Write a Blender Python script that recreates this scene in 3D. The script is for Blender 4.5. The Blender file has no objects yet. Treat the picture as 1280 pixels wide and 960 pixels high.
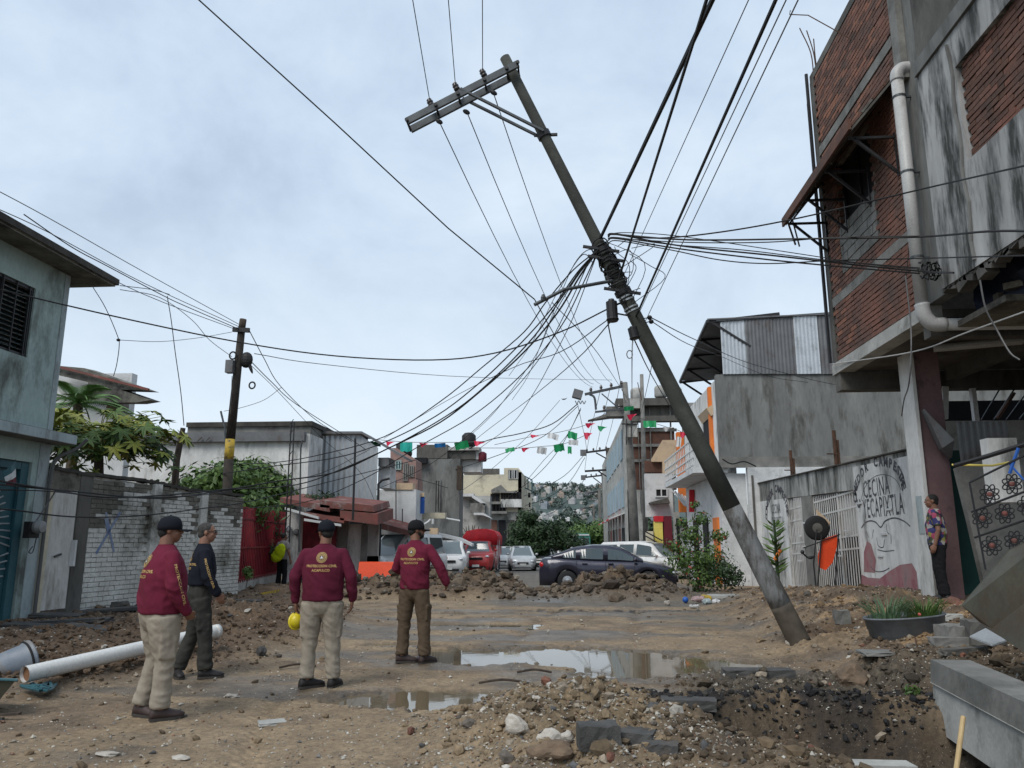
import bpy, math, random
import numpy as np
from mathutils import Vector, Matrix, noise as mn
from mathutils.bvhtree import BVHTree
random.seed(7); rng = np.random.default_rng(11)
S = bpy.context.scene
R = math.radians
# ---------------------------------------------------------------- camera
PITCH = math.atan(195/961); YAW = math.atan(72*math.cos(PITCH)/961); EYE = 1.5; FPX = 961
cd = bpy.data.cameras.new('camera'); cam = bpy.data.objects.new('camera', cd); S.collection.objects.link(cam)
cam.location = (0, 0, EYE); cam.rotation_euler = (math.pi/2+PITCH, 0, YAW)
cd.sensor_width = 36; cd.lens = 36*FPX/1280; cd.clip_start = .05; cd.clip_end = 4000
S.camera = cam
S.render.resolution_x, S.render.resolution_y = 1024, 768
# ---------------------------------------------------------------- sky, sun, exposure
W = bpy.data.worlds.new('World'); S.world = W; W.use_nodes = True
nt = W.node_tree; N = nt.nodes; L = nt.links
for n in list(N): N.remove(n)
SUN_EL, SUN_AZ = R(50), R(212)
sky = N.new('ShaderNodeTexSky'); sky.sky_type = 'NISHITA'; sky.sun_disc = False
sky.sun_elevation = SUN_EL; sky.sun_rotation = SUN_AZ; sky.air_density = 1.2; sky.dust_density = 2
tc = N.new('ShaderNodeTexCoord'); mp = N.new('ShaderNodeMapping'); mp.inputs['Scale'].default_value = (1, 1, 1.5)
L.new(tc.outputs['Generated'], mp.inputs[0])
n1 = N.new('ShaderNodeTexNoise'); n1.inputs['Scale'].default_value = 2.6; n1.inputs['Detail'].default_value = 7; n1.inputs['Roughness'].default_value = .58; n1.inputs['Distortion'].default_value = .25
L.new(mp.outputs[0], n1.inputs['Vector'])
rp = N.new('ShaderNodeValToRGB'); el = rp.color_ramp.elements
el[0].position = .34; el[0].color = (4.9, 6.1, 7.7, 1); el[1].position = .68; el[1].color = (7.8, 9.0, 10.3, 1)
e = el.new(.5); e.color = (6.3, 7.6, 9.2, 1)
L.new(n1.outputs['Fac'], rp.inputs[0])
sx = N.new('ShaderNodeSeparateXYZ'); L.new(tc.outputs['Generated'], sx.inputs[0])
mr = N.new('ShaderNodeMapRange'); mr.inputs['From Min'].default_value = -.02; mr.inputs['From Max'].default_value = .42; mr.inputs['To Min'].default_value = 0; mr.inputs['To Max'].default_value = 1
L.new(sx.outputs['Z'], mr.inputs['Value'])
hz = N.new('ShaderNodeMix'); hz.data_type = 'RGBA'; hz.inputs['A'].default_value = (8.6, 9.7, 10.6, 1)
L.new(mr.outputs[0], hz.inputs['Factor']); L.new(rp.outputs[0], hz.inputs['B'])
mx = N.new('ShaderNodeMix'); mx.data_type = 'RGBA'; mx.inputs['Factor'].default_value = .9
L.new(sky.outputs[0], mx.inputs['A']); L.new(hz.outputs['Result'], mx.inputs['B'])
bg = N.new('ShaderNodeBackground'); bg.inputs['Strength'].default_value = .068
L.new(mx.outputs['Result'], bg.inputs['Color'])
wo = N.new('ShaderNodeOutputWorld'); L.new(bg.outputs[0], wo.inputs[0])
sl = bpy.data.lights.new('sun', 'SUN'); sun = bpy.data.objects.new('sun', sl); S.collection.objects.link(sun)
sl.energy = 1.5; sl.angle = R(30); sl.color = (1, .96, .9)
# the sky's rotation is measured clockwise from +Y; the lamp points from there
sd = Vector((math.sin(SUN_AZ)*math.cos(SUN_EL), math.cos(SUN_AZ)*math.cos(SUN_EL), math.sin(SUN_EL)))
sun.rotation_euler = sd.to_track_quat('Z', 'Y').to_euler()
S.view_settings.view_transform = 'Standard'; S.view_settings.look = 'None'; S.view_settings.exposure = 0.6
# ---------------------------------------------------------------- measuring
_F = Vector((-math.sin(YAW)*math.cos(PITCH), math.cos(YAW)*math.cos(PITCH), math.sin(PITCH)))
_R = Vector((math.cos(YAW), math.sin(YAW), 0)); _U = _R.cross(_F)
def P(px, py, x=None, y=None, z=None):
    """where the sight line through a point of the photograph meets a plane x=, y= or z= of the place"""
    d = _F + _R*((px-640)/FPX) + _U*((480-py)/FPX)
    t = x/d.x if x is not None else (y/d.y if y is not None else (z-EYE)/d.z)
    return Vector((t*d.x, t*d.y, EYE+t*d.z))
# ---------------------------------------------------------------- noise
_perm = rng.permutation(512).astype(np.int64); _perm = np.concatenate([_perm, _perm, _perm])
_val = rng.random(2048)*2-1
def vnoise(x, y, seed=0):
    xi = np.floor(x).astype(np.int64); yi = np.floor(y).astype(np.int64); fx = x-xi; fy = y-yi
    fx = fx*fx*fx*(fx*(fx*6-15)+10); fy = fy*fy*fy*(fy*(fy*6-15)+10)
    def h(a, b): return _val[(_perm[(_perm[(a+seed*37) & 511]+b) & 511]+seed*13) & 2047]
    a = h(xi, yi); b = h(xi+1, yi); c = h(xi, yi+1); d = h(xi+1, yi+1)
    return (a*(1-fx)+b*fx)*(1-fy)+(c*(1-fx)+d*fx)*fy
def fbm(x, y, o=4, seed=0, g=.5):
    s = 0; a = 1; t = 0; ca, sa = .8, .6
    for i in range(o):
        s = s+a*vnoise(x, y, seed+i); t += a; a *= g
        x, y = (x*ca-y*sa)*2.03+11.3, (x*sa+y*ca)*2.03+5.7
    return s/t
def sm(a, b, x):
    t = np.clip((x-a)/(b-a), 0, 1); return t*t*(3-2*t)
# ---------------------------------------------------------------- materials
def nodes(m):
    m.use_nodes = True; return m.node_tree.nodes, m.node_tree.links, m.node_tree.nodes['Principled BSDF']
def pm(name, c1, c2=None, scale=4, rough=.8, bump=.15, metal=0, coord='pos', stretch=(1, 1, 1), dirt=None, dscale=1.2, dpos=(.5, .7), spec=.4, bscale=None, fine=.12, attr=None, alpha=None, sheen=0, coat=0, bd=.012):
    """base colour c1 blotched with c2, grimed with dirt, with fine grain and relief"""
    m = bpy.data.materials.new(name); Nn, Ll, b = nodes(m)
    b.inputs['Roughness'].default_value = rough; b.inputs['Metallic'].default_value = metal; b.inputs['Specular IOR Level'].default_value = spec
    if coat: b.inputs['Coat Weight'].default_value = coat; b.inputs['Coat Roughness'].default_value = .08
    if coord == 'pos': g = Nn.new('ShaderNodeNewGeometry'); co = g.outputs['Position']
    else: g = Nn.new('ShaderNodeTexCoord'); co = g.outputs['Object']
    mpn = Nn.new('ShaderNodeMapping'); mpn.inputs['Scale'].default_value = stretch; Ll.new(co, mpn.inputs[0]); co = mpn.outputs[0]
    c2 = c2 or tuple(v*.82 for v in c1)
    def nz(sc, det=5, ro=.6):
        n = Nn.new('ShaderNodeTexNoise'); n.inputs['Scale'].default_value = sc; n.inputs['Detail'].default_value = det; n.inputs['Roughness'].default_value = ro; Ll.new(co, n.inputs['Vector']); return n.outputs['Fac']
    def rmp(f, a, bb):
        r = Nn.new('ShaderNodeMapRange'); r.inputs['From Min'].default_value = a; r.inputs['From Max'].default_value = bb; Ll.new(f, r.inputs['Value']); return r.outputs[0]
    def mix(f, A, B, typ='MIX', fac=None):
        x = Nn.new('ShaderNodeMix'); x.data_type = 'RGBA'; x.blend_type = typ
        if f is not None: Ll.new(f, x.inputs['Factor'])
        else: x.inputs['Factor'].default_value = fac
        for s, v in (('A', A), ('B', B)):
            if isinstance(v, tuple): x.inputs[s].default_value = (*v[:3], 1)
            else: Ll.new(v, x.inputs[s])
        return x.outputs['Result']
    if attr:
        a = Nn.new('ShaderNodeAttribute'); a.attribute_name = attr; A0 = a.outputs['Color']
        col = mix(rmp(nz(scale), .35, .65), A0, mix(None, A0, (.55, .55, .55), 'MULTIPLY', 1.0))
    else: col = mix(rmp(nz(scale), .35, .65), tuple(c1), tuple(c2))
    if dirt: col = mix(rmp(nz(dscale, 8, .68), *dpos), col, tuple(dirt))
    if fine:
        f = nz(scale*14, 3); r = Nn.new('ShaderNodeMapRange'); r.inputs['To Min'].default_value = 1-fine*2; r.inputs['To Max'].default_value = 1+fine*2
        Ll.new(f, r.inputs['Value']); v = Nn.new('ShaderNodeVectorMath'); v.operation = 'SCALE'; Ll.new(col, v.inputs[0]); Ll.new(r.outputs[0], v.inputs['Scale']); col = v.outputs[0]
    Ll.new(col, b.inputs['Base Color'])
    if bump:
        bn = Nn.new('ShaderNodeBump'); bn.inputs['Strength'].default_value = bump; bn.inputs['Distance'].default_value = bd
        Ll.new(nz(bscale or scale*6, 5), bn.inputs['Height']); Ll.new(bn.outputs[0], b.inputs['Normal'])
    return m
def glass(name, c=(.02, .03, .035), rough=.05):
    m = bpy.data.materials.new(name); Nn, Ll, b = nodes(m); b.inputs['Base Color'].default_value = (*c, 1); b.inputs['Roughness'].default_value = rough; b.inputs['Specular IOR Level'].default_value = .8
    return m
M = {}
M['ink'] = pm('black_paint', (.025, .025, .03), rough=.7, bump=.05)
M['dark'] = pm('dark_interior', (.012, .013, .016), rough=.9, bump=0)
M['cable'] = pm('black_cable', (.012, .012, .013), rough=.6, bump=0, fine=0)
M['cablegrey'] = pm('grey_cable', (.10, .10, .10), rough=.5, bump=0, fine=0)
M['cablewhite'] = pm('white_cable', (.5, .5, .48), rough=.6, bump=0, fine=0)
M['polecon'] = pm('old_pole_concrete', (.060, .064, .055), (.040, .043, .037), scale=3, rough=.9, bump=.4, dirt=(.10, .105, .09), dscale=2.5, dpos=(.55, .8))
M['polebase'] = pm('painted_pole_concrete', (.23, .235, .24), (.13, .135, .135), scale=5, rough=.85, bump=.5, dirt=(.07, .065, .058), dscale=3.5, dpos=(.44, .58), stretch=(2, 1, .6))
M['polemud'] = pm('muddy_pole_concrete', (.10, .085, .065), (.06, .05, .04), scale=5, rough=.85, bump=.4)
M['steel'] = pm('galvanised_steel', (.09, .10, .105), (.06, .065, .07), scale=6, rough=.5, metal=.5, bump=.1)
M['blacksteel'] = pm('black_steel', (.018, .018, .02), rough=.5, bump=.1)
M['rebar'] = pm('rusty_rebar', (.10, .05, .03), (.05, .03, .02), scale=10, rough=.9)
M['porcelain'] = pm('brown_porcelain', (.06, .05, .05), rough=.3, bump=0)
M['yellowpaint'] = pm('worn_yellow_paint', (.60, .40, .04), (.38, .27, .05), scale=8, rough=.8, dirt=(.10, .08, .06), dscale=5, dpos=(.5, .62))
M['wood'] = pm('weathered_wood', (.075, .055, .04), (.035, .027, .022), scale=6, rough=.9, bump=.5, stretch=(3, 3, .4))
M['brick'] = pm('red_brick', (.205, .092, .066), (.13, .068, .052), scale=2.2, rough=.92, bump=.5, dirt=(.075, .055, .045), dscale=1.0, dpos=(.44, .68), bscale=60, fine=.2)
M['brick2'] = pm('orange_brick', (.27, .12, .075), (.18, .085, .058), scale=2.5, rough=.92, bump=.5, dirt=(.10, .075, .06), dscale=1.4, dpos=(.5, .75), bscale=60, fine=.2)
M['brickdark'] = pm('dark_brick', (.085, .045, .035), (.13, .062, .042), scale=3, rough=.92, bump=.5, dirt=(.04, .038, .032), dscale=1.4, dpos=(.5, .75), bscale=60, fine=.2)
M['mortar'] = pm('grey_mortar', (.20, .18, .16), (.11, .10, .09), scale=6, rough=.95, bump=.6)
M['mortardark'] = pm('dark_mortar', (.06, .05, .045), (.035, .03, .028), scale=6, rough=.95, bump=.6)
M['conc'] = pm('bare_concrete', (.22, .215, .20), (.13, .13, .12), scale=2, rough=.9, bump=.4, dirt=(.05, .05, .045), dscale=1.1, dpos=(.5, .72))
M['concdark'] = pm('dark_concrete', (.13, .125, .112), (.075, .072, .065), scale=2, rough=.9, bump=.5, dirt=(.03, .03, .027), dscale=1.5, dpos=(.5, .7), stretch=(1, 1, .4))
M['concpale'] = pm('pale_concrete', (.43, .43, .405), (.30, .30, .28), scale=2, rough=.9, bump=.3, dirt=(.08, .08, .07), dscale=1.6, dpos=(.52, .72))
M['plaster'] = pm('mildewed_plaster', (.44, .445, .44), (.22, .22, .215), scale=1.0, rough=.9, bump=.35, dirt=(.04, .042, .04), dscale=2.0, dpos=(.47, .60), stretch=(1, 1, .22))
M['plastergrey'] = pm('grey_render', (.21, .215, .205), (.12, .122, .118), scale=.9, rough=.9, bump=.35, dirt=(.07, .07, .065), dscale=2.0, dpos=(.50, .66), stretch=(1, 1, .25))
M['whitewash'] = pm('stained_whitewash', (.68, .68, .66), (.50, .50, .485), scale=2.0, rough=.85, bump=.25, dirt=(.09, .09, .08), dscale=1.3, dpos=(.52, .70), stretch=(1, 1, .35))
M['parapet'] = pm('mouldy_whitewash', (.45, .45, .43), (.26, .26, .245), scale=2.5, rough=.9, bump=.35, dirt=(.05, .052, .045), dscale=1.5, dpos=(.45, .62), stretch=(1, 1, .25))
M['white'] = pm('white_paint', (.62, .63, .63), (.5, .51, .51), scale=2, rough=.6, bump=.1, dirt=(.22, .21, .2), dscale=1.5, dpos=(.56, .8))
M['whitebrick'] = pm('whitewashed_brick', (.64, .635, .60), (.46, .455, .42), scale=1.6, rough=.9, bump=.5, dirt=(.10, .095, .075), dscale=.9, dpos=(.50, .66), bscale=50, fine=.22)
M['mossbrick'] = pm('moss_dark_brick', (.19, .18, .15), (.11, .10, .085), scale=2.5, rough=.95, bump=.5, dirt=(.03, .03, .025), dscale=2, dpos=(.5, .7), bscale=50, fine=.25)
M['teal'] = pm('faded_teal_plaster', (.33, .42, .40), (.26, .34, .33), scale=1.2, rough=.85, bump=.2, dirt=(.09, .10, .09), dscale=1.1, dpos=(.50, .66), stretch=(1, 1, .5))
M['tealgate'] = pm('dark_teal_metal', (.015, .07, .09), (.03, .10, .12), scale=3, rough=.5, bump=.1)
M['paleteal'] = pm('pale_blue_trim', (.36, .42, .43), (.26, .31, .32), scale=2, rough=.8, dirt=(.12, .12, .11), dscale=2, dpos=(.55, .75), stretch=(1, 1, .4))
M['eave'] = pm('mildewed_eave', (.20, .195, .17), (.10, .10, .085), scale=1.4, rough=.95, bump=.4, dirt=(.035, .033, .03), dscale=1.5, dpos=(.42, .62))
M['tar'] = pm('black_mildew_edge', (.035, .033, .03), (.07, .065, .055), scale=3, rough=.95, bump=.4)
M['sheet'] = pm('corrugated_metal', (.42, .45, .47), (.34, .36, .38), scale=1.2, rough=.45, metal=.35, bump=.05, dirt=(.13, .125, .12), dscale=.9, dpos=(.5, .75), stretch=(1, 1, .3))
M['sheetshiny'] = pm('bright_corrugated_metal', (.50, .53, .56), (.42, .45, .47), scale=2, rough=.4, metal=.4, bump=.1, dirt=(.2, .2, .2), dscale=2, dpos=(.55, .8))
M['sheetdull'] = pm('dull_corrugated_metal', (.16, .165, .17), (.12, .12, .125), scale=2, rough=.55, metal=.4, bump=.1, dirt=(.10, .07, .05), dscale=2, dpos=(.55, .8))
M['whitedoor'] = pm('white_sheet_door', (.60, .595, .57), (.48, .47, .45), scale=2, rough=.6, dirt=(.16, .12, .08), dscale=2.2, dpos=(.55, .75), stretch=(1, 1, .3))
M['redmetal'] = pm('dark_red_metal', (.20, .012, .022), (.12, .01, .015), scale=4, rough=.5, bump=.1)
M['rustroof'] = pm('rusty_red_sheet', (.20, .06, .05), (.12, .055, .045), scale=3, rough=.75, bump=.2, dirt=(.3, .28, .26), dscale=2, dpos=(.55, .75))
M['orange'] = pm('orange_paint', (.75, .20, .03), (.6, .16, .03), scale=2, rough=.7)
M['orangeplastic'] = pm('orange_plastic', (.85, .085, .02), (.7, .07, .02), scale=2, rough=.45, bump=.05)
M['red'] = pm('red_cloth', (.58, .02, .03), (.42, .015, .025), scale=3, rough=.7, bump=.3)
M['beige'] = pm('beige_plaster', (.56, .42, .28), (.46, .35, .24), scale=2, rough=.8, dirt=(.2, .17, .14), dscale=1, dpos=(.55, .8))
M['pinkwall'] = pm('faded_pink_brick_wall', (.33, .20, .17), (.25, .16, .14), scale=1.5, rough=.9, dirt=(.14, .11, .10), dscale=1, dpos=(.5, .7))
M['cream'] = pm('cream_plaster', (.60, .54, .40), (.48, .44, .34), scale=.8, rough=.85, dirt=(.16, .14, .11), dscale=.5, dpos=(.54, .72))
M['mauve'] = pm('dull_mauve_paint', (.19, .115, .12), (.14, .09, .093), scale=1.5, rough=.8, dirt=(.05, .04, .04), dscale=2.5, dpos=(.56, .74))
M['pinkpaint'] = pm('peeling_pink_paint', (.42, .30, .30), (.30, .22, .22), scale=4, rough=.8, dirt=(.10, .06, .06), dscale=5, dpos=(.55, .68))
M['green'] = pm('deep_green_paint', (.005, .065, .055), (.004, .05, .042), scale=2, rough=.5, bump=.05)
M['blue'] = pm('blue_plastic', (.02, .11, .42), (.02, .09, .35), scale=2, rough=.5)
M['lightblue'] = pm('light_blue_wall', (.30, .40, .45), (.25, .34, .39), scale=1, rough=.8)
M['yellowwall'] = pm('yellow_wall', (.72, .58, .12), (.6, .5, .14), scale=1, rough=.8)
M['maroonwall'] = pm('maroon_wall', (.13, .010, .022), (.09, .008, .018), scale=1, rough=.7)
M['pvc'] = pm('white_pvc', (.66, .66, .64), (.6, .6, .58), scale=3, rough=.35, bump=.03, dirt=(.28, .22, .16), dscale=6, dpos=(.6, .75))
M['pvcdull'] = pm('grey_white_pvc', (.42, .42, .41), (.37, .37, .36), scale=3, rough=.45, bump=.03, dirt=(.2, .19, .17), dscale=3, dpos=(.6, .75))
M['pvcin'] = pm('brown_pipe_inside', (.20, .10, .05), rough=.8)
M['bark'] = pm('rough_bark', (.09, .07, .05), (.05, .04, .03), scale=8, rough=.95, bump=.7)
M['rubber'] = pm('black_rubber', (.014, .014, .015), rough=.8, bump=.1)
M['glass'] = glass('dark_glass'); M['carglass'] = glass('car_glass', (.05, .07, .075), .03)
M['windshield'] = glass('pale_windscreen', (.12, .15, .16), .04)
M['chrome'] = pm('silver_trim', (.5, .5, .52), rough=.25, metal=.9, bump=0, fine=0)
M['lamp'] = pm('clear_headlight', (.7, .72, .75), rough=.12, bump=0, fine=0, metal=.3)
M['taillight'] = pm('red_tail_light', (.45, .01, .015), rough=.15, bump=0, fine=0)
M['plate'] = pm('number_plate', (.7, .7, .68), rough=.5, bump=0)
def leafmat(name, a, b, tr=.0):
    m = pm(name, a, b, scale=3, rough=.55, bump=0, coord='pos', fine=.25, spec=.35)
    return m
M['leaf'] = leafmat('green_leaves', (.095, .16, .035), (.045, .09, .022))
M['leafdark'] = leafmat('dark_green_leaves', (.03, .06, .02), (.018, .038, .014))
M['leafyellow'] = leafmat('yellow_green_leaves', (.30, .29, .05), (.15, .20, .035))
M['leafpalm'] = leafmat('palm_green', (.10, .20, .05), (.06, .12, .035))
M['leafagave'] = leafmat('grey_green_blades', (.10, .17, .09), (.06, .11, .05))
M['petal'] = leafmat('pink_red_flowers', (.5, .08, .07), (.35, .1, .08))
M['soil'] = pm('dark_soil', (.085, .06, .042), (.05, .036, .026), scale=12, rough=.95, bump=.6)
# ---------------------------------------------------------------- mesh builder
def wloc(o):
    v = Vector((0, 0, 0))
    while o is not None: v = v+o.location; o = o.parent
    return v
def tag(o, label=None, cat=None, group=None, kind=None):
    if label: o['label'] = label
    if cat: o['category'] = cat
    if group: o['group'] = group
    if kind: o['kind'] = kind
    return o
def thing(name, label, cat, loc=(0, 0, 0), rz=0, group=None):
    o = bpy.data.objects.new(name, None); S.collection.objects.link(o); o.location = loc; o.rotation_euler = (0, 0, rz); o.empty_display_size = .2
    return tag(o, label, cat, group)
def link(name, me, parent=None, loc=None):
    o = bpy.data.objects.new(name, me); S.collection.objects.link(o)
    if parent: o.parent = parent
    if loc is not None: o.location = loc
    return o
class MB:
    def __init__(s): s.v = []; s.f = []
    def add(s, vs, fs):
        k = len(s.v); s.v += [tuple(v) for v in vs]; s.f += [tuple(i+k for i in f) for f in fs]; return s
    def box(s, c, d, rot=None, taper=1):
        x, y, z = d[0]/2, d[1]/2, d[2]/2; t = taper
        vs = [Vector(p) for p in ((-x, -y, -z), (x, -y, -z), (x, y, -z), (-x, y, -z), (-x*t, -y*t, z), (x*t, -y*t, z), (x*t, y*t, z), (-x*t, y*t, z))]
        if rot is not None: vs = [rot @ v for v in vs]
        c = Vector(c)
        return s.add([v+c for v in vs], [(0, 3, 2, 1), (4, 5, 6, 7), (0, 1, 5, 4), (1, 2, 6, 5), (2, 3, 7, 6), (3, 0, 4, 7)])
    def bb(s, a, b):
        a = Vector(a); b = Vector(b); return s.box((a+b)/2, [abs(b[i]-a[i]) for i in range(3)])
    def prism(s, poly, vec):
        """closed polygon of 3-D points swept along vec"""
        n = len(poly); vec = Vector(vec); p = [Vector(q) for q in poly]; q = [v+vec for v in p]
        return s.add(p+q, [tuple(range(n))[::-1], tuple(range(n, 2*n))]+[(i, (i+1) % n, n+(i+1) % n, n+i) for i in range(n)])
    def bar(s, a, b, w, h=None, up=(0, 0, 1)):
        a = Vector(a); b = Vector(b); h = h or w; d = b-a; ln = d.length
        if ln < 1e-6: return s
        z = d/ln; u = Vector(up); u = u-z*u.dot(z)
        if u.length < 1e-3: u = Vector((1, 0, 0)); u = u-z*u.dot(z)
        u.normalize(); x = u.cross(z); m = Matrix((x, u, z)).transposed()
        return s.box((a+b)/2, (w, h, ln), m)
    def tube(s, pts, r, n=8, cap=True):
        pts = [Vector(p) for p in pts]; m = len(pts)
        rr = r if isinstance(r, (list, tuple)) else [r]*m
        ref = None; k = len(s.v); vs = []; fs = []
        for i, p in enumerate(pts):
            t = (pts[min(i+1, m-1)]-pts[max(i-1, 0)])
            t = t.normalized() if t.length > 1e-9 else Vector((0, 0, 1))
            if ref is None: ref = Vector((0, 0, 1)) if abs(t.z) < .9 else Vector((1, 0, 0))
            u = ref-t*ref.dot(t); u.normalize(); w = t.cross(u); ref = u
            for j in range(n):
                a = 2*math.pi*j/n; vs.append(p+(u*math.cos(a)+w*math.sin(a))*rr[i])
        for i in range(m-1):
            for j in range(n):
                a = i*n+j; b = i*n+(j+1) % n; fs.append((a, b, b+n, a+n))
        if cap: fs.append(tuple(range(n))[::-1]); fs.append(tuple(range((m-1)*n, m*n)))
        return s.add(vs, fs)
    def rings(s, rings, cap=True, closed=True):
        """rings: lists of points, all the same length"""
        n = len(rings[0]); vs = [p for r in rings for p in r]; fs = []
        for i in range(len(rings)-1):
            for j in range(n if closed else n-1):
                a = i*n+j; b = i*n+(j+1) % n; fs.append((a, b, b+n, a+n))
        if cap: fs.append(tuple(range(n))[::-1]); fs.append(tuple(range((len(rings)-1)*n, len(rings)*n)))
        return s.add(vs, fs)
    def lathe(s, prof, c=(0, 0, 0), n=20, rot=None, sx=1, sy=1):
        c = Vector(c); rg = []
        for r, z in prof:
            q = [Vector((r*math.cos(2*math.pi*j/n)*sx, r*math.sin(2*math.pi*j/n)*sy, z)) for j in range(n)]
            if rot is not None: q = [rot @ v for v in q]
            rg.append([v+c for v in q])
        return s.rings(rg)
    def ell(s, c, r, n=12, m=8, rot=None):
        prof = [(math.sin(math.pi*i/m), -math.cos(math.pi*i/m)) for i in range(m+1)]
        c = Vector(c); rg = []
        for a, z in prof:
            a = max(a, .02)
            q = [Vector((a*math.cos(2*math.pi*j/n)*r[0], a*math.sin(2*math.pi*j/n)*r[1], z*r[2])) for j in range(n)]
            if rot is not None: q = [rot @ v for v in q]
            rg.append([v+c for v in q])
        return s.rings(rg)
    def mesh(s, name, mt=None, smooth=False):
        me = bpy.data.meshes.new(name); me.from_pydata([tuple(v) for v in s.v], [], s.f)
        if mt: me.materials.append(M[mt] if isinstance(mt, str) else mt)
        if smooth: me.polygons.foreach_set('use_smooth', [True]*len(me.polygons))
        me.update(); return me
    def build(s, name, mt, parent=None, smooth=False, local=False):
        if parent is not None:
            if not local:
                o = wloc(parent); s.v = [(v[0]-o.x, v[1]-o.y, v[2]-o.z) for v in s.v]
            return link(name, s.mesh(name, mt, smooth), parent)
        a = np.array(s.v); lo = a.min(0); hi = a.max(0); c = np.array([(lo[0]+hi[0])/2, (lo[1]+hi[1])/2, lo[2]])
        s.v = [tuple(q) for q in a-c]
        return link(name, s.mesh(name, mt, smooth), None, Vector(c))
def npmesh(name, v, f, mt=None, smooth=True, col=None):
    """numpy mesh: v (n,3), f (m,k)"""
    me = bpy.data.meshes.new(name); k = f.shape[1]
    me.vertices.add(len(v)); me.vertices.foreach_set('co', np.asarray(v, np.float32).ravel())
    me.loops.add(f.size); me.loops.foreach_set('vertex_index', f.astype(np.int32).ravel())
    me.polygons.add(len(f)); me.polygons.foreach_set('loop_start', np.arange(0, f.size, k, dtype=np.int32)); me.polygons.foreach_set('loop_total', np.full(len(f), k, np.int32))
    me.polygons.foreach_set('use_smooth', np.full(len(f), smooth))
    if col is not None:
        a = me.color_attributes.new('Col', 'FLOAT_COLOR', 'POINT'); c = np.ones((len(v), 4), np.float32); c[:, :col.shape[1]] = col; a.data.foreach_set('color', c.ravel())
    me.update(calc_edges=True)
    if mt: me.materials.append(M[mt] if isinstance(mt, str) else mt)
    return me
def cat(pts, n=6):
    """smooth curve through points"""
    p = [Vector(q) for q in pts]; p = [p[0]*2-p[1]]+p+[p[-1]*2-p[-2]]; out = []
    for i in range(1, len(p)-2):
        for k in range(n):
            t = k/n; a, b, c, d = p[i-1:i+3]
            out.append(.5*((2*b)+(c-a)*t+(2*a-5*b+4*c-d)*t*t+(3*b-a-3*c+d)*t*t*t))
    out.append(p[-2]); return out
def rotz(a): return Matrix.Rotation(a, 3, 'Z')
def rotx(a): return Matrix.Rotation(a, 3, 'X')
def roty(a): return Matrix.Rotation(a, 3, 'Y')
def pieces(parent, name, items, mt, limit=300, size=(1, 1, 1), jit=.15):
    """items: (centre, dims, rot, key) boxes; the `limit` with the smallest key become parts of their own sharing a few meshes, the rest one stuff mesh"""
    items = sorted(items, key=lambda i: i[3]); o0 = wloc(parent)
    protos = {}
    for c, d, rot, k in items[:limit]:
        key = (round(d[0], 3), round(d[1], 3), round(d[2], 3), random.randrange(3))
        if key not in protos:
            b = MB(); b.box((0, 0, 0), d)
            b.v = [(v[0]+random.uniform(-1, 1)*.004, v[1]+random.uniform(-1, 1)*.004, v[2]+random.uniform(-1, 1)*.004) for v in b.v]
            protos[key] = b.mesh(name, mt[random.randrange(len(mt))] if isinstance(mt, list) else mt)
        o = link(name, protos[key], parent, Vector(c)-o0)
        if rot is not None: o.rotation_euler = rot.to_euler()
    if len(items) > limit:
        groups = {}
        for it in items[limit:]: groups.setdefault(random.randrange(len(mt)) if isinstance(mt, list) else 0, []).append(it)
        for g, its in groups.items():
            b = MB()
            for c, d, rot, k in its: b.box(c, d, rot)
            o = b.build('far_'+name+'s', mt[g] if isinstance(mt, list) else mt, parent); o['kind'] = 'stuff'
# ================================================================ ground
def base_z(x, y):
    x = np.asarray(x, float); y = np.asarray(y, float)
    return -.0125*(np.clip(y, 18, 80)-18)
LE = ([2, 6.5, 7.7, 8.3, 9.5, 12, 15, 18, 22, 27], [-7.2, -6.6, -6.0, -4.7, -3.7, -3.5, -4.0, -4.9, -6.3, -7.4])
BH = ([-9, -7.5, -6.2, -4.8, -3.4, -2.3, -1.4, -.8, -.3, .4, 1.2, 2.0, 2.7, 3.3, 4], [.1, .25, .45, .66, .80, .72, .50, .20, .30, .66, .80, .74, .50, .12, 0])
PUD = [  # x, y, rx, ry, tilt, depth
    (-1.25, 10.75, .95, .75, 0, .14), (-.3, 10.9, 1.1, .8, 0, .13), (.45, 10.9, 1.0, .75, -.1, .12), (1.1, 10.35, 1.25, .75, -.25, .11), (.75, 9.75, .7, .55, 0, .10), (2.0, 10.2, .6, .45, .1, .07),
    (-1.45, 7.85, .85, .50, .05, .14), (-.75, 7.65, .6, .26, .1, .12), (-2.4, 11.8, .6, .3, 0, .10), (-1.7, 14.6, 1.3, .28, 0, .05), (.1, 17.4, 1.5, .25, 0, .05), (-2.6, 16.8, .9, .2, 0, .05), (3.1, 10.35, .45, .22, 0, .06), (.6, 13.8, .7, .12, 0, .035)]
WATER = -.045
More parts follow.
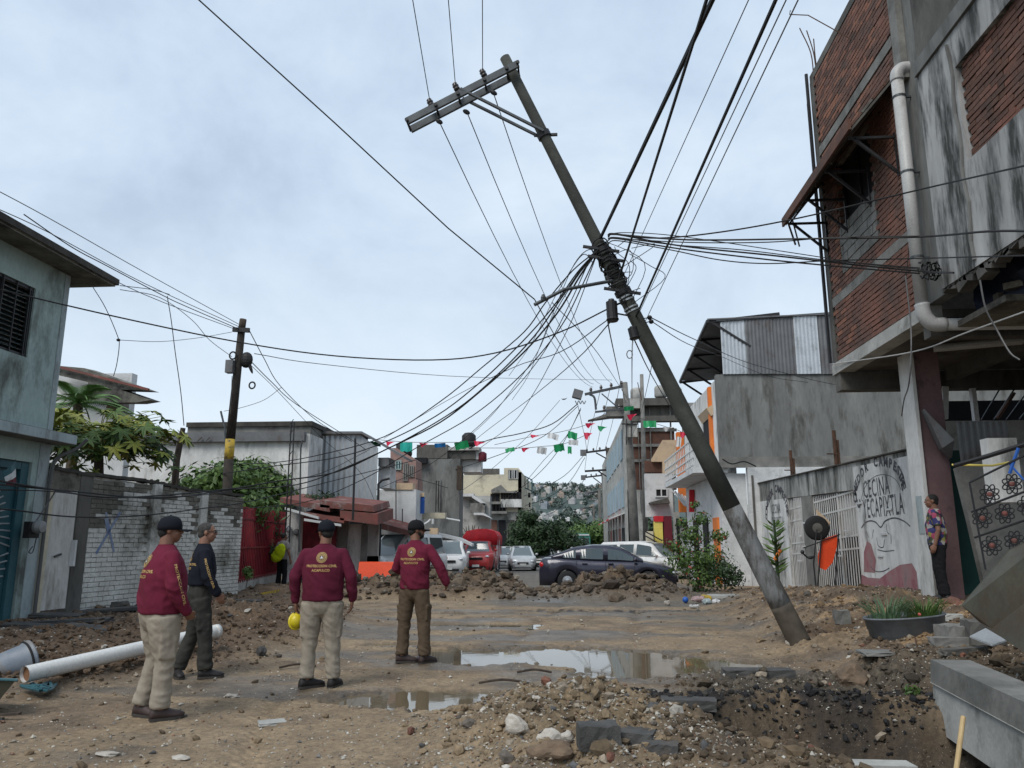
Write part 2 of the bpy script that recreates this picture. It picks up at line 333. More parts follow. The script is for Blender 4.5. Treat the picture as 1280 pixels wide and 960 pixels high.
def zones(x, y):
    """height plus the masks that say what the ground is made of"""
    x = np.asarray(x, float); y = np.asarray(y, float)
    b = base_z(x, y); n1 = fbm(x*.9, y*.9, 4, 1); n2 = fbm(x*3.1, y*3.1, 4, 5); n3 = fbm(x*9, y*9, 4, 9, .6); n4 = fbm(x*26, y*26, 3, 14, .6)
    near = sm(34, 24, y)
    z = b+near*(.022*n1+.010*n2+.0035*n3)
    ruts = np.sin((y*1.0+x*.22+.6*n1)*9)*.008*sm(18, 13, y)*sm(9, 12, y); z = z+ruts*near
    # left bank of dug soil
    xe = np.interp(y, *LE)+.35*n1+.12*n2
    lb = sm(0, 1.0, xe-x)*near; lb2 = sm(.8, 3.8, xe-x)*near
    lump = np.abs(n2)*.9+np.abs(n3)*.5
    z = z+lb*(.07+.11*lump+.02*n4)+lb2*.15
    z = z+.34*np.exp(-(((x+5.6)/1.0)**2+((y-12.3)/1.3)**2))*(1+.5*n2)+.16*np.exp(-(((x+4.6)/.9)**2+((y-14.0)/1.6)**2))+.12*np.exp(-(((x+6.7)/.9)**2+((y-9.8)/.8)**2))
    # right bank below the houses
    rb = sm(2.7, 4.4, x+.45*n1+.15*n2)*near; fade = 1-.8*sm(14.5, 26, y)
    z = z+rb*fade*(.36+.10*lump)+sm(4.5, 5.3, x+.2*n2)*near*fade*.20*(1-.0*lump)
    # the pit in the right foreground
    pit = sm(1.12, .72, np.sqrt(((x-2.35-.2*n1)/1.75)**2+((y-6.62-.1*n1)/1.14)**2)+.10*n2+.05*n3)
    z = z-pit*(.72+.12*n3+.16*n2)+pit*.03*n4
    edge = np.exp(-((y-7.86-.15*n1-.05*n2)/.17)**2)*sm(.0, .8, x)*sm(3.6, 2.9, x); z = z+edge*(.07+.10*np.abs(n3)+.03*n4)
    back = sm(8.0, 8.3, y)*sm(9.6, 8.9, y)*sm(.9, 1.7, x)*sm(4.2, 3.2, x); z = z+back*(.03+.16*np.abs(n3)+.05*n4)
    # gravelly heap in the middle foreground
    hp = np.exp(-((((x-.15)-(y-6.1)*-.28)/.95)**2+((y-6.15)/1.05)**2)**1.3); hp2 = np.exp(-(((x-.1)/.4)**2+((y-7.45)/.42)**2))
    z = z+(hp*.40+hp2*.22)*(1+.35*n2+.3*n3)+hp*.035*n4
    z = z+.22*np.exp(-(((x-1.35)/.5)**2+((y-5.1)/.5)**2))
    # hole and heaps beside the foot of the leaning pole
    hole = np.exp(-(((x-4.05)/.42)**2+((y-12.1)/.38)**2)); z = z-hole*.50
    z = z+.22*np.exp(-(((x-4.85)/.40)**2+((y-12.3)/.5)**2))*(1+.8*n3)+.12*np.exp(-(((x-3.3)/.5)**2+((y-11.1)/.3)**2))*(1+n3)
    z = z-.16*np.exp(-(((x-4.55)/.28)**2+((y-8.9)/.25)**2))
    # berm across the street
    bx = .82*np.interp(x+.15*n2, *BH); prof = np.exp(-((y-22.2-.35*n1)/.95)**2)+.45*np.exp(-((y-20.8-.3*n2)/.5)**2)
    bm_ = bx*prof; z = z+bm_*(1+.55*n2+.13*n3+.25*n1)+bm_*.03*n4
    # puddles
    w = np.zeros_like(z)
    for (px, py, rx, ry, t, d) in PUD:
        c, s = math.cos(t), math.sin(t); u = (x-px)*c+(y-py)*s; v = -(x-px)*s+(y-py)*c
        q = np.sqrt((u/rx)**2+(v/ry)**2)+.34*n2+.20*n3
        w = np.maximum(w, sm(1.2, .75, q)*d/.1)
    tr_ = np.exp(-((x+2.35+.28*(y-6))/.13)**2)*sm(4.5, 5, y)*sm(8.6, 7.6, y)+np.exp(-((x-1.0-.1*(y-13))/.14)**2)*sm(12.4, 13, y)+np.exp(-((x+.8-.1*(y-13))/.14)**2)*sm(12.4, 13, y)
    z = z-tr_*near*(.022+.014*(np.sin(y*60+x*40) > 0))
    heap = np.clip(hp+hp2+lb+rb*.8+pit+bm_*2, 0, 1)
    flat = (1-heap)*near
    z = z-w*.085*(1-np.clip(heap*1.2, 0, 1))
    lowering = sm(7.6, 8.2, y)*sm(19, 17, y)*flat*.012; z = z-lowering
    wet = np.clip(w*1.6+sm(.0, .42, fbm(x*.55, y*1.5, 4, 21)+.62*np.exp(-((y-10.8)/3.0)**2)*np.exp(-((x+.6)/3.0)**2)+.22*np.exp(-((y-16.8)/1.8)**2)-.05)*.85, 0, 1)*flat
    wet = np.maximum(wet, pit*.55)
    asph = sm(18.3, 18.8, y+.5*n1+.2*n2)*sm(-2.6, -1.6, x)*sm(4.4, 3.6, x)*(1-np.clip(bm_*3, 0, 1)); road = sm(23.6, 24.3, y)*sm(-7.2, -6.8, x)*sm(4.4, 4.0, x)
    strip = np.exp(-((y-17.6-.3*n1)/.28)**2)*sm(-1.5, -.6, x)*sm(4, 3, x)
    z = z+strip*.05*np.abs(n3)+strip*.02*n4
    return z, dict(lb=lb, lb2=lb2, rb=rb, pit=pit, edge=edge, back=back, hp=np.clip(hp+hp2, 0, 1), berm=np.clip(bm_*3, 0, 1), wet=wet, w=w, asph=np.maximum(asph*.9, road), strip=strip, n1=n1, n2=n2, n3=n3, n4=n4, hole=hole, near=near, rf=sm(.5, 1.2, x+.3*n2)*sm(9.4, 8.7, y+.3*n2))
def zg(x, y): return float(zones(np.array([float(x)]), np.array([float(y)]))[0][0])
def lerp(a, b, t): return a*(1-t[..., None])+np.array(b)*t[..., None]
def ground_color(m):
    n1, n2, n3, n4 = m['n1'], m['n2'], m['n3'], m['n4']
    c = np.zeros(n1.shape+(3,))+np.array((.265, .212, .148))
    c = lerp(c, (.195, .152, .108), sm(-.15, .3, n1+.3*n2)); c = lerp(c, (.33, .27, .195), sm(.15, .5, n2-.2*n1)*.5); c = lerp(c, (.115, .09, .066), sm(.12, .42, n2+.5*n1)*.5)
    c = lerp(c, (.145, .125, .10), m['wet']*.85); c = lerp(c, (.088, .072, .052), m['wet']*sm(.0, .4, n2+.2)*.75)
    c = lerp(c, (.105, .072, .05), m['lb']*.88); c = lerp(c, (.17, .12, .08), m['lb']*sm(.1, .4, n2)*.6)
    c = lerp(c, (.165, .122, .082), m['rb']*.8); c = lerp(c, (.10, .075, .055), m['rb']*sm(.0, .35, n2+.1)*.7); c = lerp(c, (.36, .25, .14), m['rb']*sm(.18, .4, -n2)*.6)
    c = lerp(c, (.185, .148, .10), m['hp']*.85); c = lerp(c, (.10, .078, .053), m['hp']*sm(.05, .35, n2)*.7)
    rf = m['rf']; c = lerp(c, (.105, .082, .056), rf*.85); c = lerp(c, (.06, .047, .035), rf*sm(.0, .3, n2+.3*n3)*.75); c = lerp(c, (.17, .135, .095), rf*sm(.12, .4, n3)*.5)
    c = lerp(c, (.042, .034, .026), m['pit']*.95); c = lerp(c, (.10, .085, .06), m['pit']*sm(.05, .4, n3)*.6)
    c = lerp(c, (.016, .016, .018), np.clip(m['edge']*1.1, 0, 1)*sm(-.35, .1, n2+.4*n3)); c = lerp(c, (.07, .065, .055), m['back']*.75)
    c = lerp(c, (.095, .07, .05), m['berm']*.95); c = lerp(c, (.16, .12, .085), m['berm']*sm(.1, .4, n3)*.6)
    c = lerp(c, (.115, .115, .112), m['asph']*.9); c = lerp(c, (.03, .028, .026), m['strip']*sm(-.2, .2, n3)*.9)
    c = lerp(c, (.05, .035, .025), np.clip(m['hole']*1.3, 0, 1))
    return np.clip(c*np.array((.90, .83, .74))*(1+.18*n3+.16*n4+.12*n1)[..., None], .005, 1)
def fan(y0, y1, ny, t0, t1, nx, k):
    v = np.linspace(0, 1, ny); inv = (1/y0)*(1-v)+(1/y1)*v; yy = (1/inv)*(1-k)+(y0+(y1-y0)*v)*k
    t = np.linspace(t0, t1, nx); Y, T = np.meshgrid(yy, t, indexing='ij'); X = T*(Y+3.0)
    return X, Y
X, Y = fan(3.2, 36, 900, -1.05, .95, 860, .42)
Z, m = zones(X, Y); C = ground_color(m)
v = np.stack([X, Y, Z], -1).reshape(-1, 3); ny, nx = X.shape
i = np.arange(ny*nx).reshape(ny, nx); f = np.stack([i[:-1, :-1], i[:-1, 1:], i[1:, 1:], i[1:, :-1]], -1).reshape(-1, 4)
# rows beyond and round the fine part, out to the horizon, in the same sheet
vv = list(); ff = list()
def skirt(idx, off):
    """join a border row of the fine sheet to far points"""
    k = len(v)+len(vv)
    for a, p in zip(idx, off): vv.append(p)
    for j in range(len(idx)-1): ff.append((idx[j], idx[j+1], k+j+1, k+j))
top = i[-1]; rows = [60, 100, 300, 1500, 3500]; prev = top
for yy in rows:
    k = len(v)+len(vv)
    for a in top: vv.append((v[a, 0]*(yy+3)/39.0, yy, float(base_z(0, yy))))
    cur = np.arange(k, k+len(top))
    for j in range(len(top)-1): ff.append((prev[j], prev[j+1], cur[j+1], cur[j]))
    prev = cur
k = len(v)+len(vv)
for a in i[0]: vv.append((v[a, 0]*6, -40, 0.))
for j in range(nx-1): ff.append((k+j, k+j+1, i[0][j+1], i[0][j]))
V2 = np.concatenate([v, np.array(vv)]); F2 = np.concatenate([f, np.array(ff)])
C2 = np.concatenate([C.reshape(-1, 3), np.tile((.11, .11, .108), (len(vv), 1))]); Wt = np.concatenate([m['wet'].ravel(), np.zeros(len(vv))])
gm = bpy.data.materials.new('muddy_ground'); Nn, Ll, bs = nodes(gm)
at = Nn.new('ShaderNodeAttribute'); at.attribute_name = 'Col'; ge = Nn.new('ShaderNodeNewGeometry')
def _nz(sc, det=6, ro=.65):
    n = Nn.new('ShaderNodeTexNoise'); n.inputs['Scale'].default_value = sc; n.inputs['Detail'].default_value = det; n.inputs['Roughness'].default_value = ro; Ll.new(ge.outputs['Position'], n.inputs['Vector']); return n.outputs['Fac']
def _mr(f, a, b, c, d):
    r = Nn.new('ShaderNodeMapRange'); r.inputs['From Min'].default_value = a; r.inputs['From Max'].default_value = b; r.inputs['To Min'].default_value = c; r.inputs['To Max'].default_value = d; Ll.new(f, r.inputs['Value']); return r.outputs[0]
s1 = Nn.new('ShaderNodeVectorMath'); s1.operation = 'SCALE'; Ll.new(at.outputs['Color'], s1.inputs[0]); Ll.new(_mr(_nz(22, 8, .7), .3, .7, .62, 1.42), s1.inputs['Scale'])
s2 = Nn.new('ShaderNodeVectorMath'); s2.operation = 'SCALE'; Ll.new(s1.outputs[0], s2.inputs[0]); Ll.new(_mr(_nz(2.3, 6, .6), .3, .7, .8, 1.2), s2.inputs['Scale'])
# pale grit
vo = Nn.new('ShaderNodeTexVoronoi'); vo.inputs['Scale'].default_value = 42; Ll.new(ge.outputs['Position'], vo.inputs['Vector'])
gr = Nn.new('ShaderNodeMath'); gr.operation = 'MULTIPLY'; Ll.new(_mr(vo.outputs['Distance'], .12, .22, 1, 0), gr.inputs[0]); Ll.new(_mr(_nz(5, 3), .48, .62, 0, .55), gr.inputs[1])
g2 = Nn.new('ShaderNodeMix'); g2.data_type = 'RGBA'; Ll.new(gr.outputs[0], g2.inputs['Factor']); Ll.new(s2.outputs[0], g2.inputs['A']); g2.inputs['B'].default_value = (.40, .36, .30, 1)
Ll.new(g2.outputs['Result'], bs.inputs['Base Color'])
Ll.new(_mr(at.outputs['Alpha'], 0, 1, .92, .33), bs.inputs['Roughness'])
bn = Nn.new('ShaderNodeBump'); bn.inputs['Strength'].default_value = .8; bn.inputs['Distance'].default_value = .02; Ll.new(_nz(34, 8, .7), bn.inputs['Height']); Ll.new(bn.outputs[0], bs.inputs['Normal'])
M['ground'] = gm
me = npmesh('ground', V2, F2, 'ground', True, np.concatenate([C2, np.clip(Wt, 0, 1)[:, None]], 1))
tag(link('ground', me), kind='structure')
b = MB(); b.add([(-3500, -3500, -1.6), (3500, -3500, -1.6), (3500, 3500, -1.6), (-3500, 3500, -1.6)], [(0, 1, 2, 3)])
M['farground'] = pm('far_ground', (.13, .12, .095), (.09, .09, .07), scale=.05, bump=0)
tag(b.build('terrain', 'farground'), kind='structure')
# ---------------------------------------------------------------- water
wm = bpy.data.materials.new('muddy_water'); Nn, Ll, bs = nodes(wm); bs.inputs['Base Color'].default_value = (.14, .11, .07, 1); bs.inputs['Roughness'].default_value = .03; bs.inputs['IOR'].default_value = 1.45; bs.inputs['Specular IOR Level'].default_value = .6
n = Nn.new('ShaderNodeTexNoise'); n.inputs['Scale'].default_value = 6; g = Nn.new('ShaderNodeNewGeometry'); Ll.new(g.outputs['Position'], n.inputs['Vector'])
bn = Nn.new('ShaderNodeBump'); bn.inputs['Strength'].default_value = .03; bn.inputs['Distance'].default_value = .01; Ll.new(n.outputs['Fac'], bn.inputs['Height']); Ll.new(bn.outputs[0], bs.inputs['Normal'])
M['water'] = wm
def puddle(x0, x1, y0, y1, z):
    b = MB(); b.add([(x0, y0, z), (x1, y0, z), (x1, y1, z), (x0, y1, z)], [(0, 1, 2, 3)]); tag(b.build('puddle', 'water'), kind='structure')
puddle(-2.5, 2.75, 9.05, 12.0, WATER); puddle(-2.75, -.05, 7.1, 8.6, WATER+.004); puddle(-3.15, -2.51, 11.2, 12.3, WATER); puddle(-3.6, .4, 14.1, 15.1, WATER+.006); puddle(-3.6, 1.8, 16.5, 17.75, WATER+.0)
# ---------------------------------------------------------------- gravel, clods: uncountable, real geometry
def ico():
    t = (1+5**.5)/2; v = np.array([(-1, t, 0), (1, t, 0), (-1, -t, 0), (1, -t, 0), (0, -1, t), (0, 1, t), (0, -1, -t), (0, 1, -t), (t, 0, -1), (t, 0, 1), (-t, 0, -1), (-t, 0, 1)], float); v /= np.linalg.norm(v[0])
    f = np.array([(0, 11, 5), (0, 5, 1), (0, 1, 7), (0, 7, 10), (0, 10, 11), (1, 5, 9), (5, 11, 4), (11, 10, 2), (10, 7, 6), (7, 1, 8), (3, 9, 4), (3, 4, 2), (3, 2, 6), (3, 6, 8), (3, 8, 9), (4, 9, 5), (2, 4, 11), (6, 2, 10), (8, 6, 7), (9, 8, 1)])
    return v, f
IV, IF = ico()
def subdiv(v, f):
    v = [tuple(p) for p in v]; c = {}; o = []
    def mid(a, b):
        k = (min(a, b), max(a, b))
        if k not in c: p = np.array(v[a])+np.array(v[b]); v.append(tuple(p/np.linalg.norm(p))); c[k] = len(v)-1
        return c[k]
    for a, b, d in f: x, y, z = mid(a, b), mid(b, d), mid(d, a); o += [(a, x, z), (b, y, x), (d, z, y), (x, y, z)]
    return v, o
IV2, IF2 = subdiv(*subdiv(IV, IF))
OV = np.array([(1, 0, 0), (-1, 0, 0), (0, 1, 0), (0, -1, 0), (0, 0, 1), (0, 0, -1)], float); OF = np.array([(0, 2, 4), (2, 1, 4), (1, 3, 4), (3, 0, 4), (2, 0, 5), (1, 2, 5), (3, 1, 5), (0, 3, 5)])
def scatter(name, x, y, size, col, big=False, label=None, sink=.3):
    n = len(x); bv, bf = (IV, IF) if big else (OV, OF)
    z, _ = zones(x, y); sc = size[:, None]*rng.uniform(.6, 1.25, (n, 3)); sc[:, 2] *= .7
    a = rng.uniform(0, 6.28, n); b_ = rng.uniform(-.6, .6, n)
    p = bv[None]*(1+rng.uniform(-.28, .28, (n, len(bv), 1)))*sc[:, None, :]
    y2 = p[..., 1]*np.cos(b_)[:, None]-p[..., 2]*np.sin(b_)[:, None]; z2 = p[..., 1]*np.sin(b_)[:, None]+p[..., 2]*np.cos(b_)[:, None]; x2 = p[..., 0]
    x3 = x2*np.cos(a)[:, None]-y2*np.sin(a)[:, None]; y3 = x2*np.sin(a)[:, None]+y2*np.cos(a)[:, None]
    V = np.stack([x3+x[:, None], y3+y[:, None], z2+(z+size*sink)[:, None]], -1).reshape(-1, 3)
    Fc = (bf[None]+(np.arange(n)*len(bv))[:, None, None]).reshape(-1, 3)
    o = link(name, npmesh(name, V, Fc, 'stone', False, np.repeat(col, len(bv), 0)))
    return tag(o, label, 'rubble', kind='stuff')
M['stone'] = pm('stones', (.3, .3, .3), scale=20, rough=.9, bump=.4, attr='Col', fine=.15, bscale=60)
def sample(n, y0, y1, t0, t1, dens):
    out = []; tot = 0
    while tot < n:
        k = 40000; u = rng.random(k); y = 1/((1/y0)*(1-u)+(1/y1)*u); x = rng.uniform(t0, t1, k)*y
        _, m = zones(x, y); keep = (rng.random(k) < dens(m, x, y)) & (m['w'] < .35); out.append(np.stack([x[keep], y[keep]], 1)); tot += keep.sum()
    o = np.concatenate(out)[:n]; return o[:, 0], o[:, 1]
def pick(n, cols, w):
    c = np.array(cols)[rng.choice(len(cols), n, p=np.array(w)/sum(w))]; return np.clip(c*rng.uniform(.75, 1.25, (n, 1)), 0, .8)
pale = [(.42, .39, .33), (.52, .50, .45), (.33, .28, .22), (.25, .15, .10), (.20, .19, .18)]
dens1 = lambda m, x, y: .05+.75*m['hp']+.45*m['rb']+.45*m['lb']*sm(-.1, .3, m['n2'])+.5*m['berm']+.3*m['back']+.3*m['edge']+.10*sm(.1, .4, m['n2'])
x, y = sample(36000, 4.6, 26, -.78, .72, dens1); s = rng.lognormal(0, .45, len(x))*.0062*(1+.04*y)
scatter('gravel', x, y, s, pick(len(x), pale, [4, 2, 4, 1.6, 2]), label='loose pale gravel strewn over the torn-up street and dirt banks')
dens2 = lambda m, x, y: .01+.8*m['lb']+.6*m['rb']+.2*m['rf']+2*m['berm']+.5*m['hp']+.25*m['pit']+.3*m['back']
x, y = sample(19000, 4.6, 26, -.78, .72, dens2); s = rng.lognormal(0, .5, len(x))*.0145*(1+.03*y)
_, m = zones(x, y); col = ground_color(m)*rng.uniform(.7, 1.35, (len(x), 1))
scatter('soil_clods', x, y, s, np.clip(col, 0, .6), True, label='dark brown clods of dug earth on the banks and heaps')
dens3 = lambda m, x, y: .8*m['berm']+.35*m['lb']+.35*m['rb']+.4*m['hp']+.3*m['back']+.25*m['pit']+.003
bx_ = sample(900, 20, 24, -.33, .15, lambda m, x, y: m['berm']); scatter('berm_clods', bx_[0], bx_[1], rng.lognormal(0, .5, 900)*.07, pick(900, [(.10, .075, .052), (.15, .115, .08), (.07, .052, .038), (.22, .19, .15)], [4, 3, 3, 1]), True, label='large brown clods tumbled over the earth berm before the cars')
x, y = sample(1100, 4.8, 25, -.78, .72, dens3); s = rng.lognormal(0, .4, len(x))*.021*(1+.03*y)
scatter('broken_stone', x, y, s, pick(len(x), [(.30, .25, .19), (.14, .12, .10), (.42, .39, .34), (.20, .09, .06), (.10, .10, .10)], [4, 3, 2, 1, 2]), True, label='fist-sized broken stones mixed into the earth heaps')
x, y = sample(800, 7.5, 8.9, .05, .5, lambda m, x, y: np.clip(m['edge']*1.5, 0, 1)); s = rng.lognormal(0, .5, len(x))*.015
scatter('asphalt_crumbs', x, y, s, pick(len(x), [(.014, .014, .016), (.03, .03, .03), (.05, .047, .04)], [5, 3, 1]), True, label='black asphalt crumbs along the broken edge of the pit')
def rock(name, label, x, y, d, mt, group=None, rz=0, cat='stone', seed=0, sink=.25, tilt=0, blocky=False):
    """one lump: a knocked-about block or boulder"""
    r = random.Random(seed*7+int(x*100)); b = MB()
    if blocky:
        nx_, ny_, nz_ = 6, 4, 3; pts = {}
        import itertools
        for (a_, b_, c_) in itertools.product(range(nx_+1), range(ny_+1), range(nz_+1)):
            pts[(a_, b_, c_)] = Vector(((a_/nx_-.5)*d[0], (b_/ny_-.5)*d[1], (c_/nz_-.5)*d[2]))+Vector((r.uniform(-1, 1)*d[0]*.022, r.uniform(-1, 1)*d[1]*.035, r.uniform(-1, 1)*d[2]*.05))
        key = {k: j for j, k in enumerate(pts)}; fs = []
        for a_ in range(nx_):
            for b_ in range(ny_):
                fs.append(tuple(key[k] for k in ((a_, b_, 0), (a_, b_+1, 0), (a_+1, b_+1, 0), (a_+1, b_, 0)))); fs.append(tuple(key[k] for k in ((a_, b_, nz_), (a_+1, b_, nz_), (a_+1, b_+1, nz_), (a_, b_+1, nz_))))
        for a_ in range(nx_):
            for c_ in range(nz_):
                fs.append(tuple(key[k] for k in ((a_, 0, c_), (a_+1, 0, c_), (a_+1, 0, c_+1), (a_, 0, c_+1)))); fs.append(tuple(key[k] for k in ((a_, ny_, c_), (a_, ny_, c_+1), (a_+1, ny_, c_+1), (a_+1, ny_, c_))))
        for b_ in range(ny_):
            for c_ in range(nz_):
                fs.append(tuple(key[k] for k in ((0, b_, c_), (0, b_, c_+1), (0, b_+1, c_+1), (0, b_+1, c_)))); fs.append(tuple(key[k] for k in ((nx_, b_, c_), (nx_, b_+1, c_), (nx_, b_+1, c_+1), (nx_, b_, c_+1))))
        b.add(list(pts.values()), fs)
    else:
        off = r.uniform(0, 99); b.add([Vector(p)*.5*(1+.55*mn.noise(Vector(p)*1.1+Vector((off, 0, 0)))+r.uniform(-.05, .05)) for p in IV2], [tuple(q) for q in IF2]); b.v = [(p[0]*d[0], p[1]*d[1], p[2]*d[2]) for p in b.v]
    rot = rotz(rz) @ roty(tilt) if tilt else rotz(rz); b.v = [tuple(rot @ Vector(p)) for p in b.v]
    o = link(name, b.mesh(name, mt), None, Vector((x, y, zg(x, y)+d[2]*(.5-sink)))); return tag(o, label, cat, group)
def gp(px, py, z=0):
    for _ in range(9): q = P(px, py, z=z); z = .5*z+.5*zg(q.x, q.y)
    return q.x, q.y
M['asphaltlump'] = pm('broken_asphalt', (.085, .083, .08), (.05, .049, .047), scale=6, rough=.85, bump=.6, bscale=80)
M['asphaltgrey'] = pm('grey_asphalt_slab', (.075, .075, .075), (.05, .05, .05), scale=6, rough=.9, bump=.6, bscale=70, dirt=(.14, .11, .08), dscale=4, dpos=(.5, .7))
M['palestone'] = pm('pale_stone', (.45, .42, .37), (.33, .30, .26), scale=10, rough=.9, bump=.4)
M['brownstone'] = pm('brown_stone', (.17, .12, .08), (.11, .08, .055), scale=10, rough=.9, bump=.4)
x, y = gp(748, 930, .3); rock('asphalt_chunk', 'grey asphalt block with a sharp left face on the gravel heap', x, y, (.26, .20, .15), 'asphaltlump', blocky=True, rz=.1, cat='asphalt chunk', seed=1, sink=.2)
x, y = gp(790, 932, .28); rock('asphalt_chunk', 'longer grey asphalt block lying right of the sharp-faced one on the gravel heap', x, y, (.30, .20, .12), 'asphaltlump', blocky=True, rz=-.3, cat='asphalt chunk', seed=2, sink=.2)
x, y = gp(826, 938, .2); rock('asphalt_chunk', 'small layered grey slab at the pit edge, right end of the asphalt blocks', x, y, (.22, .15, .08), 'asphaltgrey', blocky=True, rz=-.2, cat='asphalt chunk', seed=3)
for px, py, z, d, mt, lb in [
    (673, 882, .2, (.13, .10, .10), 'palestone', 'grey-white stone on the left slope of the gravel heap'),
    (645, 905, .15, (.16, .08, .12), 'palestone', 'cream upright stone at the left foot of the gravel heap'),
    (686, 905, .28, (.14, .10, .10), 'palestone', 'cream block-shaped stone in the middle of the gravel heap'),
    (709, 928, .25, (.09, .07, .08), 'palestone', 'small white stone just left of the sharp-faced asphalt block'),
    (690, 950, .2, (.26, .14, .12), 'brownstone', 'rusty brown stone at the bottom edge of the gravel heap'),
    (703, 949, .25, (.10, .06, .06), 'palestone', 'white chip beside the rusty brown stone at the bottom edge'),
    (647, 872, .03, (.24, .10, .06), 'brick', 'broken red brick end left of the gravel heap'),
    (290, 872, .0, (.16, .10, .05), 'palestone', 'flat pale stone on the road right of the dark-shirted man'),
    (326, 820, .15, (.14, .12, .16), 'asphaltlump', 'dark upright stone in the rubble left of the man with the yellow helmet'),
    (135, 944, .0, (.16, .10, .03), 'palestone', 'flat white chip on the road at the bottom left'),
    (226, 948, .0, (.14, .10, .03), 'palestone', 'yellowish flat stone at the bottom edge left of centre'),
    (1065, 855, .2, (.34, .3, .22), 'brownstone', 'large earthy boulder on the right bank above the pit'),
    (1052, 772, .45, (.22, .18, .2), 'conc', 'pale clod of rubble beside the hole at the pole foot'),
    (1190, 757, .65, (.34, .2, .14), 'brick', 'broken red brick at the feet of the person in the doorway'),
    (1188, 780, .6, (.30, .18, .08), 'concpale', 'pale concrete chunk right of the metal tub'),
    (1222, 892, .2, (.22, .14, .06), 'concdark', 'dark grey flake lying against the concrete channel'),
    (1195, 806, .5, (.55, .12, .10), 'conc', 'long mortar-covered slab lying right of the tub'),
    (1205, 815, .45, (.6, .10, .06), 'concdark', 'dark splintered slab under the mortar-covered one'),
    (1200, 800, .5, (.4, .3, .22), 'conc', 'grey knobbly lump of concrete rubble right of the tub'),
    (1230, 805, .5, (.35, .3, .25), 'concdark', 'dark lump of rubble under the leaning metal sheet'),
    (340, 905, .0, (.22, .16, .02), 'concpale', 'flat pale board scrap on the road below the man with the helmet'),
    (990, 805, .15, (.16, .12, .10), 'palestone', 'white stone against the left foot of the leaning pole')]:
    x, y = gp(px, py, z); rock('stone', lb, x, y, d, mt, blocky=d[0] > .2 and 'conc' in mt, rz=random.uniform(-.5, .5), seed=px, sink=.2)
for px, py, z, d, rz_, lb in [(950, 886, .05, (.75, .2, .10), .05, 'long black asphalt slab bridging the edge of the pit'), (1030, 882, .05, (.5, .2, .12), .25, 'thick black asphalt lump at the right end of the pit edge'), (860, 878, .05, (.5, .2, .09), -.1, 'black asphalt piece at the left end of the pit edge'), (1105, 826, .3, (.5, .3, .035), .05, 'thin grey slab projecting over the small hollow below the tub')]:
    x, y = gp(px, py, z); rock('asphalt_slab', lb, x, y, d, 'asphaltlump' if d[2] > .05 else 'conc', blocky=True, rz=rz_, cat='asphalt slab', seed=px, sink=.1)
# broken pavement slabs along the left wall
for k, (px, py, z, d, rz_, tl, lb) in enumerate([
    (45, 772, .35, (1.5, .45, .07), .15, .04, 'long broken pavement slab lying nearest the blue house'), (85, 780, .32, (1.3, .35, .06), -.12, -.06, 'tilted pavement slab in front of the white metal door'),
    (60, 786, .28, (1.1, .35, .07), .25, .08, 'lowest broken pavement slab of the pile by the blue house'), (110, 787, .25, (.9, .3, .06), -.25, .05, 'brown pavement piece at the right end of the slab pile'),
    (105, 760, .42, (1.5, .3, .13), .22, .02, 'mossy concrete step under the white metal door'), (150, 764, .40, (1.5, .6, .06), .1, -.07, 'flat grey slab lifted off the ground behind the first maroon-shirted man'), (290, 752, .3, (1.3, .25, .05), .35, .03, 'thin pavement slab near the yellow kerb')]):
    x, y = gp(px, py, z); rock('pavement_slab', lb, x, y, d, 'asphaltgrey' if k != 4 else 'concdark', blocky=True, rz=rz_, cat='paving slab', seed=k+50, sink=-.1 if k in (0, 1, 5) else .2, tilt=tl)
# ================================================================ right: overhanging brick house
def corrugated(b, o, u, w, length, width, pitch=.09, amp=.012, nn=(0, 0, 0), n=2):
    """sheet from o, ribs running along u for length, spread along w for width, relief along normal"""
    o = Vector(o); u = Vector(u).normalized(); w = Vector(w).normalized(); nm = u.cross(w).normalized(); k = max(4, int(width/pitch*4)); r0 = []; r1 = []; q0 = []; q1 = []
    for i in range(k+1):
        s = width*i/k; h = [0, amp, amp, 0][i % 4]; p = o+w*s+nm*h
        r0.append(p); r1.append(p+u*length); q0.append(p-nm*.003); q1.append(p+u*length-nm*.003)
    m = k+1; fs = []
    for i in range(k): fs += [(i, i+1, m+i+1, m+i), (2*m+i+1, 2*m+i, 3*m+i, 3*m+i+1), (i, 2*m+i, 2*m+i+1, i+1), (m+i+1, 3*m+i+1, 3*m+i, m+i)]
    fs += [(0, m, 3*m, 2*m), (k, 2*m+k, 3*m+k, m+k)]
    return b.add(r0+r1+q0+q1, fs)
XF = 5.05
h = thing('brick_house', 'tall unfinished red brick house overhanging the pavement on tall piers at the right', 'house', (6.5, 11, .5))
def brickwall_x(parent, x, y0, y1, z0, z1, row=.086, ln=.27, holes=(), mt=('brick', 'brick', 'brick2', 'brickdark'), limit=300, depth=.10, face=-1, eye=(0, 0, 1.5), jit=1):
    it = []; r = 0; z = z0
    while z+row*.6 < z1:
        y = y0-(ln/2 if r % 2 else 0)
        while y < y1:
            a, c = max(y, y0), min(y+ln-.014, y1); yc = (a+c)/2; zc = z+row/2
            if c-a > .05 and not any(h0 < yc < h1 and g0 < zc < g1 for h0, h1, g0, g1 in holes):
                ctr = Vector((x+random.uniform(-.005, .004)*jit, yc, zc))
                rot = rotx(random.uniform(-.006, .006))
                w_ = round(c-a, 2)
                it.append((ctr, (depth, w_ if abs(w_-(ln-.014)) > .02 else ln-.014, row-.016), rot, (Vector(eye)-ctr).length))
            y += ln
        z += row; r += 1
    pieces(parent, 'brick', it, list(mt), limit)
